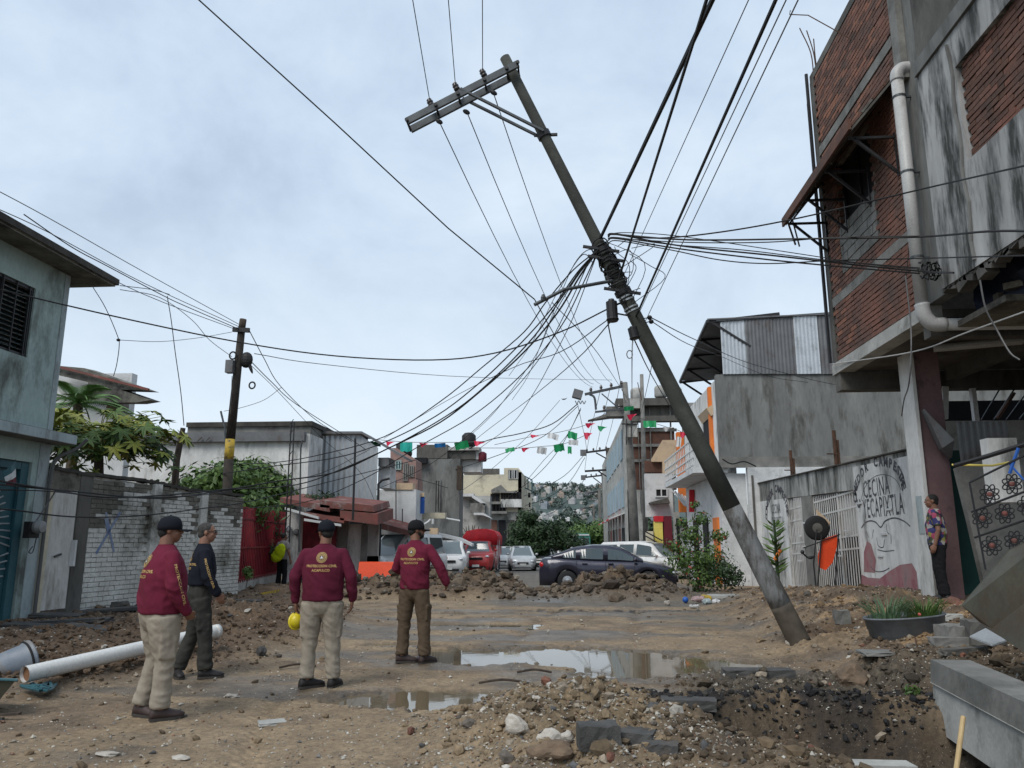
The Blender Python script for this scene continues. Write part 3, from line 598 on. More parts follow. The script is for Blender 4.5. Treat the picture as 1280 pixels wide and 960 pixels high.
# brick field (far half of the facade)
WIN = (12.15, 13.75, 7.15, 8.35); INF = (12.1, 13.75, 6.25, 7.15)
brickwall_x(h, XF+.05, 10.95, 14.52, 4.78, 10.62, holes=[WIN, INF, (10, 15, 8.93, 9.13), (10, 15, 5.80, 5.99), (14.42, 15, 4, 11)], limit=300)
b = MB()   # backing wall with the window cut out
for y0, y1, z0, z1 in [(10.9, WIN[0], 4.6, 10.65), (WIN[1], 14.6, 4.6, 10.65), (WIN[0], WIN[1], 4.6, WIN[2]), (WIN[0], WIN[1], WIN[3], 10.65)]: b.bb((XF+.03, y0, z0), (XF+.22, y1, z1))
b.build('backing_wall', 'mortar', h)
for z0, z1 in ((5.81, 5.98), (8.94, 9.12)): b = MB(); b.bb((XF-.008, 10.95, z0), (XF+.02, 14.41, z1)); b.build('concrete_band', 'conc', h)
b = MB(); b.bb((XF-.01, 14.42, 4.75), (XF+.25, 14.62, 10.66)); b.build('corner_post', 'concdark', h)
it = []
z = INF[2]; r = 0
while z < INF[3]-.1:   # grey block infill under the window
    y = INF[0]-(.19 if r % 2 else 0)
    while y < INF[1]:
        a, c = max(y, INF[0]), min(y+.37, INF[1])
        if c-a > .08: it.append(((XF+.045+random.uniform(-.004, .004), (a+c)/2, z+.085), (.1, round(c-a, 2), .155), None, 1))
        y += .385
    z += .175; r += 1
pieces(h, 'block', it, 'conc')
# side walls and the rest of the shell
b = MB(); b.bb((XF+.22, 14.4, 4.6), (10.5, 14.6, 10.65)); b.build('rear_wall', 'mortar', h)
b = MB(); b.bb((XF+.0, 6.0, 10.66), (10.5, 14.63, 10.82)); b.build('roof_slab', 'concdark', h)
b = MB(); b.bb((XF+.06, 10.35, 4.76), (XF+.24, 10.89, 10.64)); b.build('plaster_pilaster', 'plastergrey', h)
b = MB(); b.bb((XF-.04, 10.62, 8.2), (XF+.055, 10.86, 10.6)); b.build('downpipe_casing', 'conc', h)
# near plaster wall with a recessed brick patch
PB = (4.5, 9.34, 6.18, 7.50)
b = MB()
for y0, y1, z0, z1 in [(PB[1], 10.34, 4.82, 8.0), (4.5, PB[1], 4.82, PB[2]), (4.5, PB[1], PB[3], 8.0)]: b.bb((XF+.02, y0, z0), (XF+.22, y1, z1))
b.build('plaster_wall', 'plaster', h)
b = MB(); b.bb((XF+.04, 4.5, 8.22), (XF+.22, 10.33, 10.62)); b.build('rough_wall', 'concdark', h)
b = MB(); b.bb((XF-.02, 4.5, 8.003), (XF+.22, 10.34, 8.215)); b.build('concrete_ledge', 'plastergrey', h)
brickwall_x(h, XF+.13, 6.6, 9.33, 6.19, 7.49, mt=('brickdark', 'brickdark', 'brick'), limit=120, row=.078, jit=1.6)
b = MB(); b.bb((XF+.15, 4.5, 6.0), (XF+.21, 9.36, 7.6)); b.build('patch_backing', 'mortardark', h)
b = MB()   # raised cracked plaster edge beside the patch
b.tube([(XF+.0, 9.42+.03*math.sin(k*1.7), 4.9+k*.25) for k in range(13)], .022, 6); b.build('plaster_ridge', 'plastergrey', h)
# slab, soffit, end beam
b = MB(); b.bb((XF-.03, 10.86, 4.55), (XF+.25, 14.66, 4.755)); b.build('slab_edge', 'concpale', h)
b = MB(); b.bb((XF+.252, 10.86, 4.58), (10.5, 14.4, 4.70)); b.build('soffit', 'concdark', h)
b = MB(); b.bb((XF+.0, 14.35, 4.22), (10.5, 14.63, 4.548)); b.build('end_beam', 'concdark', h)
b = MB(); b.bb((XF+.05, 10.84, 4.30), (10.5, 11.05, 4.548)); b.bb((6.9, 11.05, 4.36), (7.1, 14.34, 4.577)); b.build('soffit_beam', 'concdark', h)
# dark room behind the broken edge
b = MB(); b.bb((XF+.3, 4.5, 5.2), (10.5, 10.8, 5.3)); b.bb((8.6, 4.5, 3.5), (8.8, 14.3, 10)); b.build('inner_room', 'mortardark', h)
M['tarp'] = pm('dark_blue_tarpaulin', (.012, .02, .05), (.008, .012, .03), scale=3, rough=.6, bump=.4)
b = MB(); rg = []
for k in range(9):
    y = 10.5-k*.4; rg.append([(5.6+.06*math.sin(k*2), y, 5.15), (5.55+.1*math.sin(k*1.3), y, 4.7+.05*math.sin(k)), (5.6, y, 4.45+.09*math.sin(k*2.3))])
b.rings(rg, cap=False, closed=False); tag(b.build('tarpaulin', 'tarp'), 'dark blue tarpaulin hanging inside under the plaster wall of the brick house', 'tarpaulin')
b = MB(); r = random.Random(4)   # ragged lower lip of the plaster wall
for k in range(40):
    y = 10.3-k*.12+r.uniform(-.05, .05); d = .02+.17*r.random()**2; b.box((XF+.12, y, 4.815-d/2), (.17, r.uniform(.06, .3), d), rotx(r.uniform(-.5, .5)))
b.build('broken_edge', 'concdark', h)
b = MB()
for k in range(12): b.box((XF+.5+r.random()*.8, 10.3-r.random()*.9, 4.50+r.random()*.12), (.22, .12, .08), rotz(r.uniform(-1, 1)))
b.bb((XF+.3, 9.4, 4.36), (6.6, 10.8, 4.44)); b.build('rubble_shelf', 'mossbrick', h)
# window under the hood
b = MB(); b.bb((XF+.02, WIN[0]-.05, WIN[2]-.07), (XF+.24, WIN[1]+.05, WIN[2]-.003)); b.build('sill', 'conc', h)
wn = MB(); wn.bb((XF+.16, WIN[0], WIN[2]), (XF+.19, WIN[1], WIN[3])); wo_ = wn.build('window', 'dark', h)
b = MB()
for y in (WIN[0]+.02, (WIN[0]+WIN[1])/2, WIN[1]-.02): b.bb((XF+.12, y-.02, WIN[2]), (XF+.155, y+.02, WIN[3]))
b.bb((XF+.12, WIN[0]+.04, WIN[3]-.04), (XF+.155, WIN[1]-.04, WIN[3]-.001)); b.build('window_frame', 'blacksteel', wo_)
# hood: sloping tiles on steel brackets
hd = thing('window_hood', 'dark sloping sheet hood on triangular steel brackets over the brick house window', 'window hood', (4.7, 12.4, 7.6))
Y0, Y1 = 10.95, 14.55; xo, zo, zi = 4.33, 7.55, 8.42
b = MB(); b.prism([(xo, Y0, zo), (XF+.02, Y0, zi), (XF+.02, Y0, zi+.05), (xo, Y0, zo+.05)], (0, Y1-Y0, 0)); b.build('hood_deck', 'concdark', hd)
b = MB(); b.prism([(xo-.06, Y0-.05, zo+.0), (xo-.02, Y0-.05, zo+.0), (xo-.02, Y0-.05, zo+.17), (xo-.06, Y0-.05, zo+.17)], (0, Y1-Y0+.1, 0)); b.build('hood_fascia', 'brickdark', hd)
it = []; k = 0
y = Y0
sl_ = math.atan2(zi-zo, XF-xo)
while y < Y1-.1:
    for j in range(4):
        t = (j+.5)/4; c = Vector((xo+(XF-xo)*t, y+.11, zo+(zi-zo)*t+.085)); it.append((c, (.27, .20, .035), roty(-sl_) @ rotx(random.uniform(-.05, .05)), c.length))
    y += .225
pieces(hd, 'roof_tile', it, ['brickdark', 'concdark', 'brick'], 120)
for y in (11.15, 12.25, 13.35, 14.4):
    b = MB(); b.bar((XF+.0, y, zo-.02), (xo+.02, y, zo-.02), .04); b.bar((XF-.0, y, zo-.62), (xo+.1, y, zo-.03), .04); b.bar((XF-.005, y, zo-.66), (XF-.005, y, zo+.05), .035); b.build('bracket', 'blacksteel', hd)
for k in range(5):
    b = MB(); y = 11.15+k*.82; b.bar((xo+.03, y, zo-.012), (XF, y, zi-.03), .035); b.build('rafter', 'wood', hd)
b = MB(); b.bar((xo+.02, Y1-.02, zo+.15), (xo+.25, Y1+.3, zo-.28), .03); b.bar((xo+.12, Y1-.05, zo+.1), (xo+.3, Y1+.22, zo-.35), .025); b.build('loose_lath', 'blacksteel', hd)
# white drain pipe
dp = thing('drain_pipe', 'thick white plastic drain pipe running down the brick house facade with two elbows', 'drain pipe', (XF-.09, 10.66, 4.5))
px_, py_ = XF-.11, 10.66
b = MB(); b.tube([(px_, py_, 4.66), (px_, py_, 8.22)], .085, 16); b.build('pipe', 'pvcdull', dp, True)
b = MB(); b.tube(cat([(px_, py_, 8.16), (px_+.01, py_, 8.28), (px_+.08, py_, 8.36), (px_+.2, py_, 8.37)], 5), .095, 16); b.build('elbow', 'pvcdull', dp, True)
b = MB(); b.tube(cat([(px_, py_, 4.72), (px_+.02, py_, 4.55), (px_+.12, py_, 4.43), (px_+.28, py_, 4.42)], 5), .098, 16); b.build('elbow', 'pvcdull', dp, True)
b = MB(); b.tube([(px_+.25, py_, 4.42), (px_+4.5, py_, 4.40)], .085, 16); b.build('horizontal_pipe', 'pvcdull', dp, True)
for z in (5.4, 6.7, 7.9): b = MB(); b.lathe([(.093, -.015), (.093, .015)], (px_, py_, z), 16); b.bb((px_+.08, py_-.015, z-.012), (XF+.06, py_+.015, z+.012)); b.build('clamp', 'steel', dp)
# cables hanging off the facade corner and far corner conduit
b = MB(); b.tube([(XF-.05, 14.66, z) for z in (4.8, 6, 7.2, 8.6, 9.8, 10.9)], .035, 6); b.tube([(XF-.09, 14.6, z) for z in (7.6, 8.4, 9.0, 10.2)], .02, 6)
tag(b.build('conduit', 'blacksteel'), 'black conduits climbing the far corner of the brick house', 'conduit')
for k, (dx, dy, hh) in enumerate([(0, 0, 1.0), (.05, .07, .85), (-.04, .05, 1.1)]):
    b = MB(); b.tube(cat([(XF+.1+dx, 14.5+dy, 10.75), (XF+.08+dx, 14.5+dy, 10.78+hh*.5), (XF-.02+dx*3, 14.5+dy, 10.8+hh)], 4), .012, 5)
    tag(b.build('rebar', 'rebar'), ['leftmost', 'middle', 'rightmost'][[2, 0, 1].index(k)]+' of three bent bars standing on the far roof corner of the brick house', 'rebar', 'starter bars on the brick house roof corner')
b = MB(); b.tube([P(1064, 49, x=XF-.0), P(1010, 19, x=4.5), P(987, 18, x=4.25), P(988, 13, x=4.25)], .010, 5); tag(b.build('rebar', 'rebar'), 'long bent rod sticking out over the sky from the brick house roof edge', 'rebar')
# ground-floor piers and walls under the overhang
g0 = .45
def pier(lb, x0, x1, y0, y1, z0, z1, mt, name='pier'):
    b = MB(); b.bb((x0, y0, z0), (x1, y1, z1)); return tag(b.build(name, mt), lb, 'pillar')
pr = thing('pier', 'mauve pier with a white street face carrying the brick house corner', 'pillar', (5.9, 13.1, g0))
b = MB(); b.bb((5.72, 12.9, g0), (6.14, 13.28, 4.575)); b.build('shaft', 'mauve', pr)
b = MB(); b.bb((5.665, 12.84, g0), (5.72, 13.32, 4.574)); b.build('street_face', 'whitewash', pr)
b = MB(); b.bb((5.655, 12.95, 1.6), (5.662, 13.15, 2.2)); b.build('green_stain', 'paleteal', pr)
b = MB(); b.bb((5.668, 12.83, g0), (5.72, 12.838, 1.5)); b.build('yellow_edge', 'conc', pr)
b = MB(); b.tube([(5.85, 12.4, 4.5), (6.8, 11.9, 4.47), (8.9, 11.1, 4.45)], .06, 10); tag(b.build('waste_pipe', 'pvcdull'), 'dull pipe running slantwise under the dark soffit', 'pipe')
# wall at the back of the covered pavement
bw = thing('back_wall', 'grey ground-floor wall behind the piers with a wide dark opening at the top', 'wall', (7.5, 14.6, g0))
b = MB(); b.bb((6.75, 14.36, g0), (10.4, 14.55, 3.62)); b.bb((9.25, 14.36, 3.62), (10.4, 14.55, 4.22)); b.build('wall_face', 'concpale', bw)
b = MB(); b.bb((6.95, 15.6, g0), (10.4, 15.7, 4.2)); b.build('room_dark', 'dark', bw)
b = MB(); b.bb((7.33, 14.3, 3.6), (7.41, 14.4, 4.21)); b.box((6.85, 14.33, 3.95), (.10, .08, .6), roty(.12)); b.build('white_post', 'white', bw)
for k in range(6): b = MB(); b.bar((7.5+k*.22, 14.42, 3.64), (7.9+k*.26, 14.46, 4.2), .02); b.build('steel_strut', 'steel', bw)
b = MB(); b.bar((7.75, 14.35, 3.66), (8.1, 14.38, 4.12), .09, .04); b.build('wood_piece', 'brick', bw)
pier('pink peeling post at the right edge beyond the ornate gate', 8.0, 8.36, 13.0, 13.3, g0, 4.575, 'pinkpaint')
pier('dark red plank wall at the right edge beyond the pink post', 8.45, 10.3, 13.2, 13.35, g0, 4.575, 'maroonwall', 'plank_wall')
b = MB(); b.bb((6.2, 13.6, g0), (7.2, 13.66, 3.0)); tag(b.build('green_door', 'green'), 'deep green door standing behind the person in the patterned shirt', 'door')
b = MB(); corrugated(b, P(1195, 527, y=12.6), (0, 0, -1), (1, 0, 0), .0+.95, .78, .1, .01); tag(b.build('fibre_sheet', 'sheetdull'), 'grey corrugated sheet fixed upright over the grey gate wall', 'sheet')
b = MB(); a = P(1155, 511, y=12.6); c = P(1193, 550, y=12.4); d = P(1190, 572, y=12.6); e = P(1178, 560, y=12.5); b.prism([a, c, d, e], (.06, .25, .0)); tag(b.build('bent_sheet', 'sheetdull'), 'bent dark metal sheet hanging diagonally beside the mauve pier', 'sheet')
b = MB(); b.prism([P(1196, 585, y=12.2), P(1240, 570, y=12.2), P(1240, 735, y=12.2), P(1232, 735, y=12.2), P(1212, 650, y=12.2)], (0, .12, 0)); b.prism([P(1240, 570, y=12.2), P(1340, 540, y=12.2), P(1340, 735, y=12.2), P(1240, 735, y=12.2)], (0, .12, 0)); tag(b.build('gate_wall', 'conc'), 'grey concrete wall panel behind the ornate iron gate', 'wall')
b = MB(); b.tube([P(1193, 582, y=10.5), P(1235, 570, y=10.2), P(1330, 540, y=9.6)], .03, 8); tag(b.build('pole_bar', 'blacksteel'), 'dark pipe laid across above the ornate iron gate', 'pipe')
b = MB(); b.tube([P(1190, 581, y=10.6), P(1240, 582, y=10.3), P(1262, 578, y=10.2)], .014, 6); tag(b.build('bamboo_cane', 'yellowwall'), 'thin yellowish cane tied under the dark pipe above the iron gate', 'cane')
b = MB(); b.bb(P(1236, 563, y=10.9)-Vector((0, 0, .7)), P(1262, 563, y=11.1)+Vector((0, 0, .15))); tag(b.build('white_block', 'whitewash'), 'white chipped block post behind the top of the iron gate', 'post')
# ornate iron gate: flower rings
gt = thing('iron_gate', 'ornate black iron gate of flower-shaped rings at the right edge', 'gate', P(1245, 705, y=9.6))
def gpt(px, py): return P(px, py, y=9.7-(px-1210)*.006)
def ringpts(c, ax, ay, ang, n=14): return [(c[0]+ax*math.cos(2*math.pi*k/n)*math.cos(ang)-ay*math.sin(2*math.pi*k/n)*math.sin(ang), c[1]+ax*math.cos(2*math.pi*k/n)*math.sin(ang)+ay*math.sin(2*math.pi*k/n)*math.cos(ang)) for k in range(n+1)]
for (a, c) in [((1212, 603), (1340, 540)), ((1212, 603), (1232, 712)), ((1218, 672), (1340, 630)), ((1214, 640), (1340, 592)), ((1290, 560), (1300, 720))]:
    b = MB(); b.tube([gpt(*a), gpt(*c)], .013, 6); b.build('frame_bar', 'blacksteel', gt)
for cx_, cy_ in [(1237, 618), (1265, 605), (1293, 590), (1228, 648), (1256, 642), (1284, 632), (1240, 682), (1268, 676), (1296, 666), (1320, 575), (1322, 620)]:
    for k in range(4):
        a = k*math.pi/4+.35; b = MB(); b.tube([gpt(*p) for p in ringpts((cx_, cy_), 13, 4.8, a)], .008, 5); b.build('petal_ring', 'blacksteel', gt)
    b = MB(); c = gpt(cx_, cy_); b.lathe([(.01, -.02), (.03, -.012), (.03, .012), (.01, .02)], c, 10, rotx(math.pi/2)); b.build('boss', 'rustroof', gt)
b = MB(); b.tube([gpt(1273, 560), gpt(1266, 580), gpt(1262, 592)], .02, 6); b.tube([gpt(1262, 580), gpt(1280, 600)], .012, 6); tag(b.build('blue_rag', 'blue'), 'blue cord knotted on the iron gate', 'cord')
# leaning metal sheet
M['oldsheet'] = pm('stained_flat_sheet', (.095, .09, .065), (.065, .07, .055), scale=2.2, rough=.55, metal=.3, bump=.15, dirt=(.075, .05, .03), dscale=1.8, dpos=(.45, .65))
b = MB()
pts = [(1203, 757, 7.6), (1262, 688, 7.2), (1340, 650, 6.4), (1345, 860, 6.1), (1262, 803, 7.0), (1225, 778, 7.4)]
pp = [P(x, y, y=d) for x, y, d in pts]; b.prism(pp, (.0, .02, .004)); o = tag(b.build('metal_sheet', 'oldsheet'), 'large stained metal sheet leaning over the rubble at the right edge', 'metal sheet')
b = MB(); b.prism([P(1212, 795, y=8.6), P(1232, 785, y=8.8), P(1258, 800, y=8.5), P(1240, 806, y=8.3)], (0, 0, -.015)); tag(b.build('sheet_scrap', 'sheetshiny'), 'pale bent sheet scrap on the rubble under the leaning metal sheet', 'scrap')
# concrete channel at the right bottom
ch = thing('concrete_channel', 'long grey concrete channel block lying at the bottom right', 'channel', (3.5, 7.4, .1))
A0 = P(1163, 824, y=7.75); A1 = P(1340, 905, y=5.3); dr = (A1-A0); u = Vector((dr.x, dr.y, 0)).normalized(); n_ = Vector((u.y, -u.x, 0))
if n_.x > 0: n_ = -n_
wide = -n_*.34
b = MB(); top = [A0, A0+dr]; b.prism([A0, A0+wide, A0+wide-Vector((0, 0, .42)), A0-Vector((0, 0, .2))-n_*-.02], dr); b.build('body', 'conc', ch)
b = MB(); b.prism([A0-Vector((0, 0, .20))-n_*-.03, A0-Vector((0, 0, .215))-n_*-.0, A0-Vector((0, 0, .60))+n_*.03, A0-Vector((0, 0, .60))+wide*.8, A0-Vector((0, 0, .22))+wide*.8], dr); b.build('skirt', 'concpale', ch)
# wooden stake, rod, galvanised tub
b = MB(); b.tube([P(1204, 896, y=6.35), P(1195, 965, y=6.15), P(1188, 1010, y=6.0)], .018, 10)
M['palewood'] = pm('pale_new_wood', (.50, .37, .19), (.42, .30, .15), scale=5, rough=.7, bump=.1, stretch=(4, 4, .5)); tag(b.build('wooden_stake', 'palewood'), 'pale wooden stake stuck in the earth at the bottom right', 'stake')
b = MB(); b.tube(cat([P(1144, 797, y=9.3), P(1150, 830, y=8.9), P(1153, 868, y=8.4), P(1162, 876, y=8.1), P(1195, 890, y=7.5)], 4), .010, 6); tag(b.build('bent_rod', 'rebar'), 'thin rusty bent rod hanging below the metal tub', 'rod')
tb = thing('metal_tub', 'oval galvanised metal tub planted with green blades, tilted on the sand bank', 'tub', (4.35, 9.9, .38))
M['tub'] = pm('dull_galvanised_tub', (.16, .175, .19), (.11, .12, .13), scale=5, rough=.6, metal=.25, bump=.15, dirt=(.14, .13, .11), dscale=5, dpos=(.56, .75))
def tubring(rx, ry, z, n=36): return [(rx*math.cos(2*math.pi*k/n), ry*math.sin(2*math.pi*k/n), z) for k in range(n)]
tb.rotation_euler = (0, R(-4), R(8)); tb.location = P(1145, 808, y=9.9)+Vector((0, .2, .0))
b = MB(); b.rings([tubring(.40, .22, 0), tubring(.42, .24, .02), tubring(.445, .265, .12), tubring(.455, .272, .125), tubring(.46, .275, .20), tubring(.472, .282, .205), tubring(.49, .30, .32), tubring(.505, .315, .325), tubring(.50, .31, .345), tubring(.475, .285, .33), tubring(.45, .26, .26)], cap=True); b.build('tub_wall', 'tub', tb, True, local=True)
b = MB(); b.rings([tubring(.46, .27, .27), tubring(.3, .18, .30), tubring(.02, .02, .31)]); b.build('tub_soil', 'soil', tb, local=True)
def blades(b, c, n, hgt, sprd, w, rr, seed):
    r = random.Random(seed)
    for k in range(n):
        a = r.uniform(0, 6.28); q = r.uniform(0, 1)**.5; p = Vector((c[0]+rr[0]*q*math.cos(a), c[1]+rr[1]*q*math.sin(a), c[2])); ln = hgt*r.uniform(.6, 1.1); s = sprd*r.uniform(.2, 1); d = Vector((math.cos(a), math.sin(a), 0)); sd_ = Vector((-d.y, d.x, 0))
        pr_ = []
        for j in range(5):
            t = j/4; ctr = p+d*s*ln*t*t+Vector((0, 0, ln*(t-.28*s*t*t))); ww = w*(1-t**1.6)*.5+.001; pr_.append([ctr-sd_*ww, ctr+sd_*ww+Vector((0, 0, .0)), ctr+d*.004-Vector((0, 0, .002))])
        b.rings(pr_)
b = MB(); blades(b, (-.22, 0, .28), 95, .32, .9, .016, (.22, .18), 1); p1 = thing('tub_plant', 'grey-green long-bladed plant on the left side of the metal tub', 'plant', tb.location); p1.rotation_euler = tb.rotation_euler; b.build('blade_clump', 'leafagave', p1, local=True)
b = MB(); blades(b, (.25, 0, .28), 150, .26, .8, .014, (.2, .17), 2); p2 = thing('tub_plant', 'bushier bright green plant on the right side of the metal tub', 'plant', tb.location); p2.rotation_euler = tb.rotation_euler; b.build('blade_clump', 'leaf', p2, local=True)
b = MB(); b.ell((.08, -.2, .36), (.02, .02, .02), 8, 6); b.build('flower', 'petal', p2, local=True)
# ================================================================ right: whitewashed restaurant wall with gates
XW = 6.6
rw = thing('restaurant_wall', 'stained whitewashed street wall with painted lettering and barred openings', 'wall', (XW, 21, .2))
def wz(y): return 3.2+(y-15)*.018
def wy(px): return XW/((P(px, 600, x=XW).x)/P(px, 600, x=XW).y)
Ya, Yb, Yc, Yd, Ye, Yf = [P(q, 650, x=XW).y for q in (1147, 1072, 1010, 1000, 985, 946)]
Y16 = P(1125, 650, x=XW).y
g = lambda y: float(np.interp(y, [15, 17, 20, 24, 28], [.42, .32, .18, .02, -.06]))
def wallseg(y0, y1, z0, z1, mt, nm='wall_panel', x0=XW, x1=XW+.2):
    b = MB(); b.prism([(x0, y0, z0[0]), (x0, y1, z0[1]), (x0, y1, z1[0] if False else z1[1]), (x0, y0, z1[0])], (x1-x0, 0, 0)); return b.build(nm, mt, rw)
TOP = lambda y: wz(y)-.62
wallseg(Ya, Yb, (g(Ya)-.1, g(Yb)-.1), (wz(Ya)-.10, wz(Yb)-.10), 'whitewash'); wallseg(Ya, Yb, (wz(Ya)-.099, wz(Yb)-.099), (wz(Ya), wz(Yb)), 'parapet', 'parapet')
wallseg(Ye, Yf, (g(Ye)-.1, g(Yf)-.1), (TOP(Ye), TOP(Yf)), 'whitewash')
wallseg(Yb+.003, Yf, (TOP(Yb), TOP(Yf)), (wz(Yb), wz(Yf)), 'parapet', 'parapet', XW+.004, XW+.22)
wallseg(Ya-.35, Yf, (wz(Ya)+.001, wz(Yf)+.001), (wz(Ya)+.03, wz(Yf)+.03), 'tar', 'coping', XW-.05, XW+.24)
wallseg(Ya-.35, Ya-.01, (g(15)-.1, g(15)-.1), (wz(Ya), wz(Ya)), 'concdark', 'end_pier', XW-.05, XW+.25)
Yg = P(1003, 650, x=XW).y; Yh = P(1016, 650, x=XW).y
wallseg(Yh, Yg, (g(Yg)-.1, g(Yg)-.1), (TOP(Yh), TOP(Yg)), 'conc', 'gate_pier', XW+.01, XW+.3)
Ym = P(1046, 650, x=XW).y
def bars(y0, y1, nm, lb, parent=None, mid=True, solid=None):
    gt_ = thing(nm, lb, 'gate', (XW, (y0+y1)/2, g(y0)))
    n_b = int((y1-y0)/.15)
    for k in range(n_b+1):
        y = y0+(y1-y0)*k/n_b; b = MB(); b.bb((XW+.05, y-.024, g(y)+.10), (XW+.062, y+.024, TOP(y)-.03)); b.build('bar', 'whitedoor', gt_)
    for z in (.12, 1.05, 1.35, 2.0, 2.36):
        b = MB(); b.prism([(XW+.045, y0, g(y0)+z), (XW+.045, y1, g(y1)+z+.0), (XW+.045, y1, g(y1)+z+.045), (XW+.045, y0, g(y0)+z+.045)], (.02, 0, 0)); b.build('rail', 'whitedoor', gt_)
    return gt_
bars(Yb+.02, Ym-.04, 'barred_gate', 'white barred gate right of the red wheelbarrow beside the painted lettering'); 
b = MB(); b.bb((XW+.13, Yb+.02, g(Yb)+1.32), (XW+.15, Ym, TOP(Ym)-.03)); tag(b.build('gate_sheet', 'whitedoor'), 'pale sheet closing the upper half of the barred gate beside the lettering', 'sheet')
bars(Ym+.04, Yh-.02, 'barred_gate', 'white barred gate directly behind the red wheelbarrow'); bars(Yg+.02, Ye-.02, 'barred_window', 'narrow white barred opening left of the grey gate pier')
b = MB(); b.bb((XW+.055, Ym-.038, g(Ym)), (XW+.11, Ym+.038, TOP(Ym))); b.build('gate_post', 'whitedoor', rw)
for k, (y, z) in enumerate([(16.6, 1.9), (17.3, .95), (17.0, 1.4), (19.2, 1.5), (19.8, .9), (22.5, 1.75), (22.7, 1.1), (23.2, .7), (18.2, 2.1), (23.0, 1.4)]): b = MB(); b.bb((XW-.03, y-.14, z+.2), (XW-.0, y+.14, z+.24)); b.build('hinge_plate', 'white', rw)
b = MB(); b.bb((XW+1.6, 15, -.2), (XW+1.7, 27.5, 3.6)); b.build('yard_back', 'dark', rw)
# painted lettering: flat print laid on the wall, joined and pressed 3 mm proud of it
def text_mesh(s, size, ext=0, off=.0, align='CENTER', res=2, sp=1):
    c = bpy.data.curves.new('t', 'FONT'); c.body = s; c.size = size; c.align_x = align; c.resolution_u = res; c.offset = off; c.space_character = sp
    o = bpy.data.objects.new('t', c); S.collection.objects.link(o); dg = bpy.context.evaluated_depsgraph_get(); me = bpy.data.meshes.new_from_object(o.evaluated_get(dg))
    vs = [v.co.copy() for v in me.vertices]; fs = [tuple(p.vertices) for p in me.polygons]; bpy.data.objects.remove(o); bpy.data.curves.remove(c); return vs, fs
M['letters'] = pm('faded_black_lettering', (.035, .037, .045), (.09, .09, .10), scale=5, rough=.8, bump=.1, dirt=(.33, .33, .32), dscale=3, dpos=(.56, .74))
def wall_text(s, yc, z, size, sx=1, name='lettering', off=.01):
    vs, fs = text_mesh(s, size, off=off); b = MB(); b.add([(XW-.004, yc-v.x*sx, z+v.y) for v in vs], fs); return b.build(name, 'letters', rw)
def arc_text(s, yc, zc, ry, rz_, size, a0, a1):
    n = len(s)
    for k, chh in enumerate(s):
        if chh == ' ': continue
        a = a0+(a1-a0)*k/(n-1); vs, fs = text_mesh(chh, size, off=.012); b = MB(); t = math.pi/2-a
        cy_, cz_ = yc-ry*math.cos(a), zc+rz_*math.sin(a); ca, sa = math.cos(-t), math.sin(-t)
        b.add([(XW-.004, cy_-(v.x*ca*1.0-v.y*sa), cz_+(v.x*sa+v.y*ca)) for v in vs], fs); b.build('lettering', 'letters', rw)
yc = (P(1070, 600, x=XW).y+P(1140, 600, x=XW).y)/2-.1
def yz(px, py): q = P(px, py, x=XW); return q.y, q.z
def press_text(s, px, pyb, hpx, px2=None, pyb2=None, name='lettering'):
    """a line of lettering running from (px,pyb) to (px2,pyb2) on the wall, letters hpx high there"""
    y0, z0 = yz(px, pyb); y1, z1 = yz(px2, pyb2); _, zt = yz(px2, pyb2-hpx); ht = zt-z1
    vs, fs = text_mesh(s, 1, off=.006, align='LEFT', sp=1.12); w = max(v.x for v in vs); hh = max(v.y for v in vs); b = MB()
    b.add([(XW-.004, y0+(y1-y0)*v.x/w, z0+(z1-z0)*v.x/w+v.y/hh*ht) for v in vs], fs); return b.build(name, 'letters', rw)
press_text('CECINA', 1080, 623, 24, 1113, 617); press_text('YECAPIXTLA', 1080, 648, 27, 1131, 642)
def follow(s, pts, ht, mt='letters'):
    """letters one by one along a run of picture points on the wall"""
    c = cat([(0, *yz(*p)) for p in pts], 8); n = len(s)
    for k, chh in enumerate(s):
        if chh == ' ': continue
        f_ = (k+.5)/n*(len(c)-1); i_ = min(int(f_), len(c)-2); p = c[i_].lerp(c[i_+1], f_-i_); d = (c[min(i_+1, len(c)-1)]-c[i_]).normalized()
        vs, fs = text_mesh(chh, ht*1.25, off=.012); b = MB()
        d2 = Vector((0, d.y, d.z)); up = Vector((0, d.z, -d.y)) if d.y < 0 else Vector((0, -d.z, d.y))
        if up.z < 0 and abs(up.z) > .05: up = -up
        b.add([tuple(Vector((XW-.004, p.y, p.z))+d2*v.x*1.05+up*v.y) for v in vs], fs); b.build('lettering', mt, rw)
follow('COMEDOR CAMPESTRE', [(1072, 634), (1071, 618), (1074, 604), (1083, 590), (1095, 583), (1108, 583), (1119, 589), (1125, 600), (1128, 612)], .22)
M['pinkpaint2'] = pm('faded_maroon_wall_paint', (.26, .10, .115), (.36, .22, .22), scale=3, rough=.85, dirt=(.2, .15, .15), dscale=3, dpos=(.5, .7))
def paint(pts, mt, nm, dx=.003):
    b = MB(); b.add([(XW-dx, *yz(*p)) for p in pts], [tuple(range(len(pts)))]); return b.build(nm, mt, rw)
def stroke(pts, w=.018, nm='painted_line', mt='letters'):
    c = cat([(XW-.004, *yz(*p)) for p in pts], 6); b = MB(); vs = []
    for i, p in enumerate(c):
        d = (c[min(i+1, len(c)-1)]-c[max(i-1, 0)]).normalized(); n = Vector((0, -d.z, d.y))*w/2; vs += [p-n, p+n]
    b.add(vs, [(2*i, 2*i+1, 2*i+3, 2*i+2) for i in range(len(c)-1)]); return b.build(nm, mt, rw)
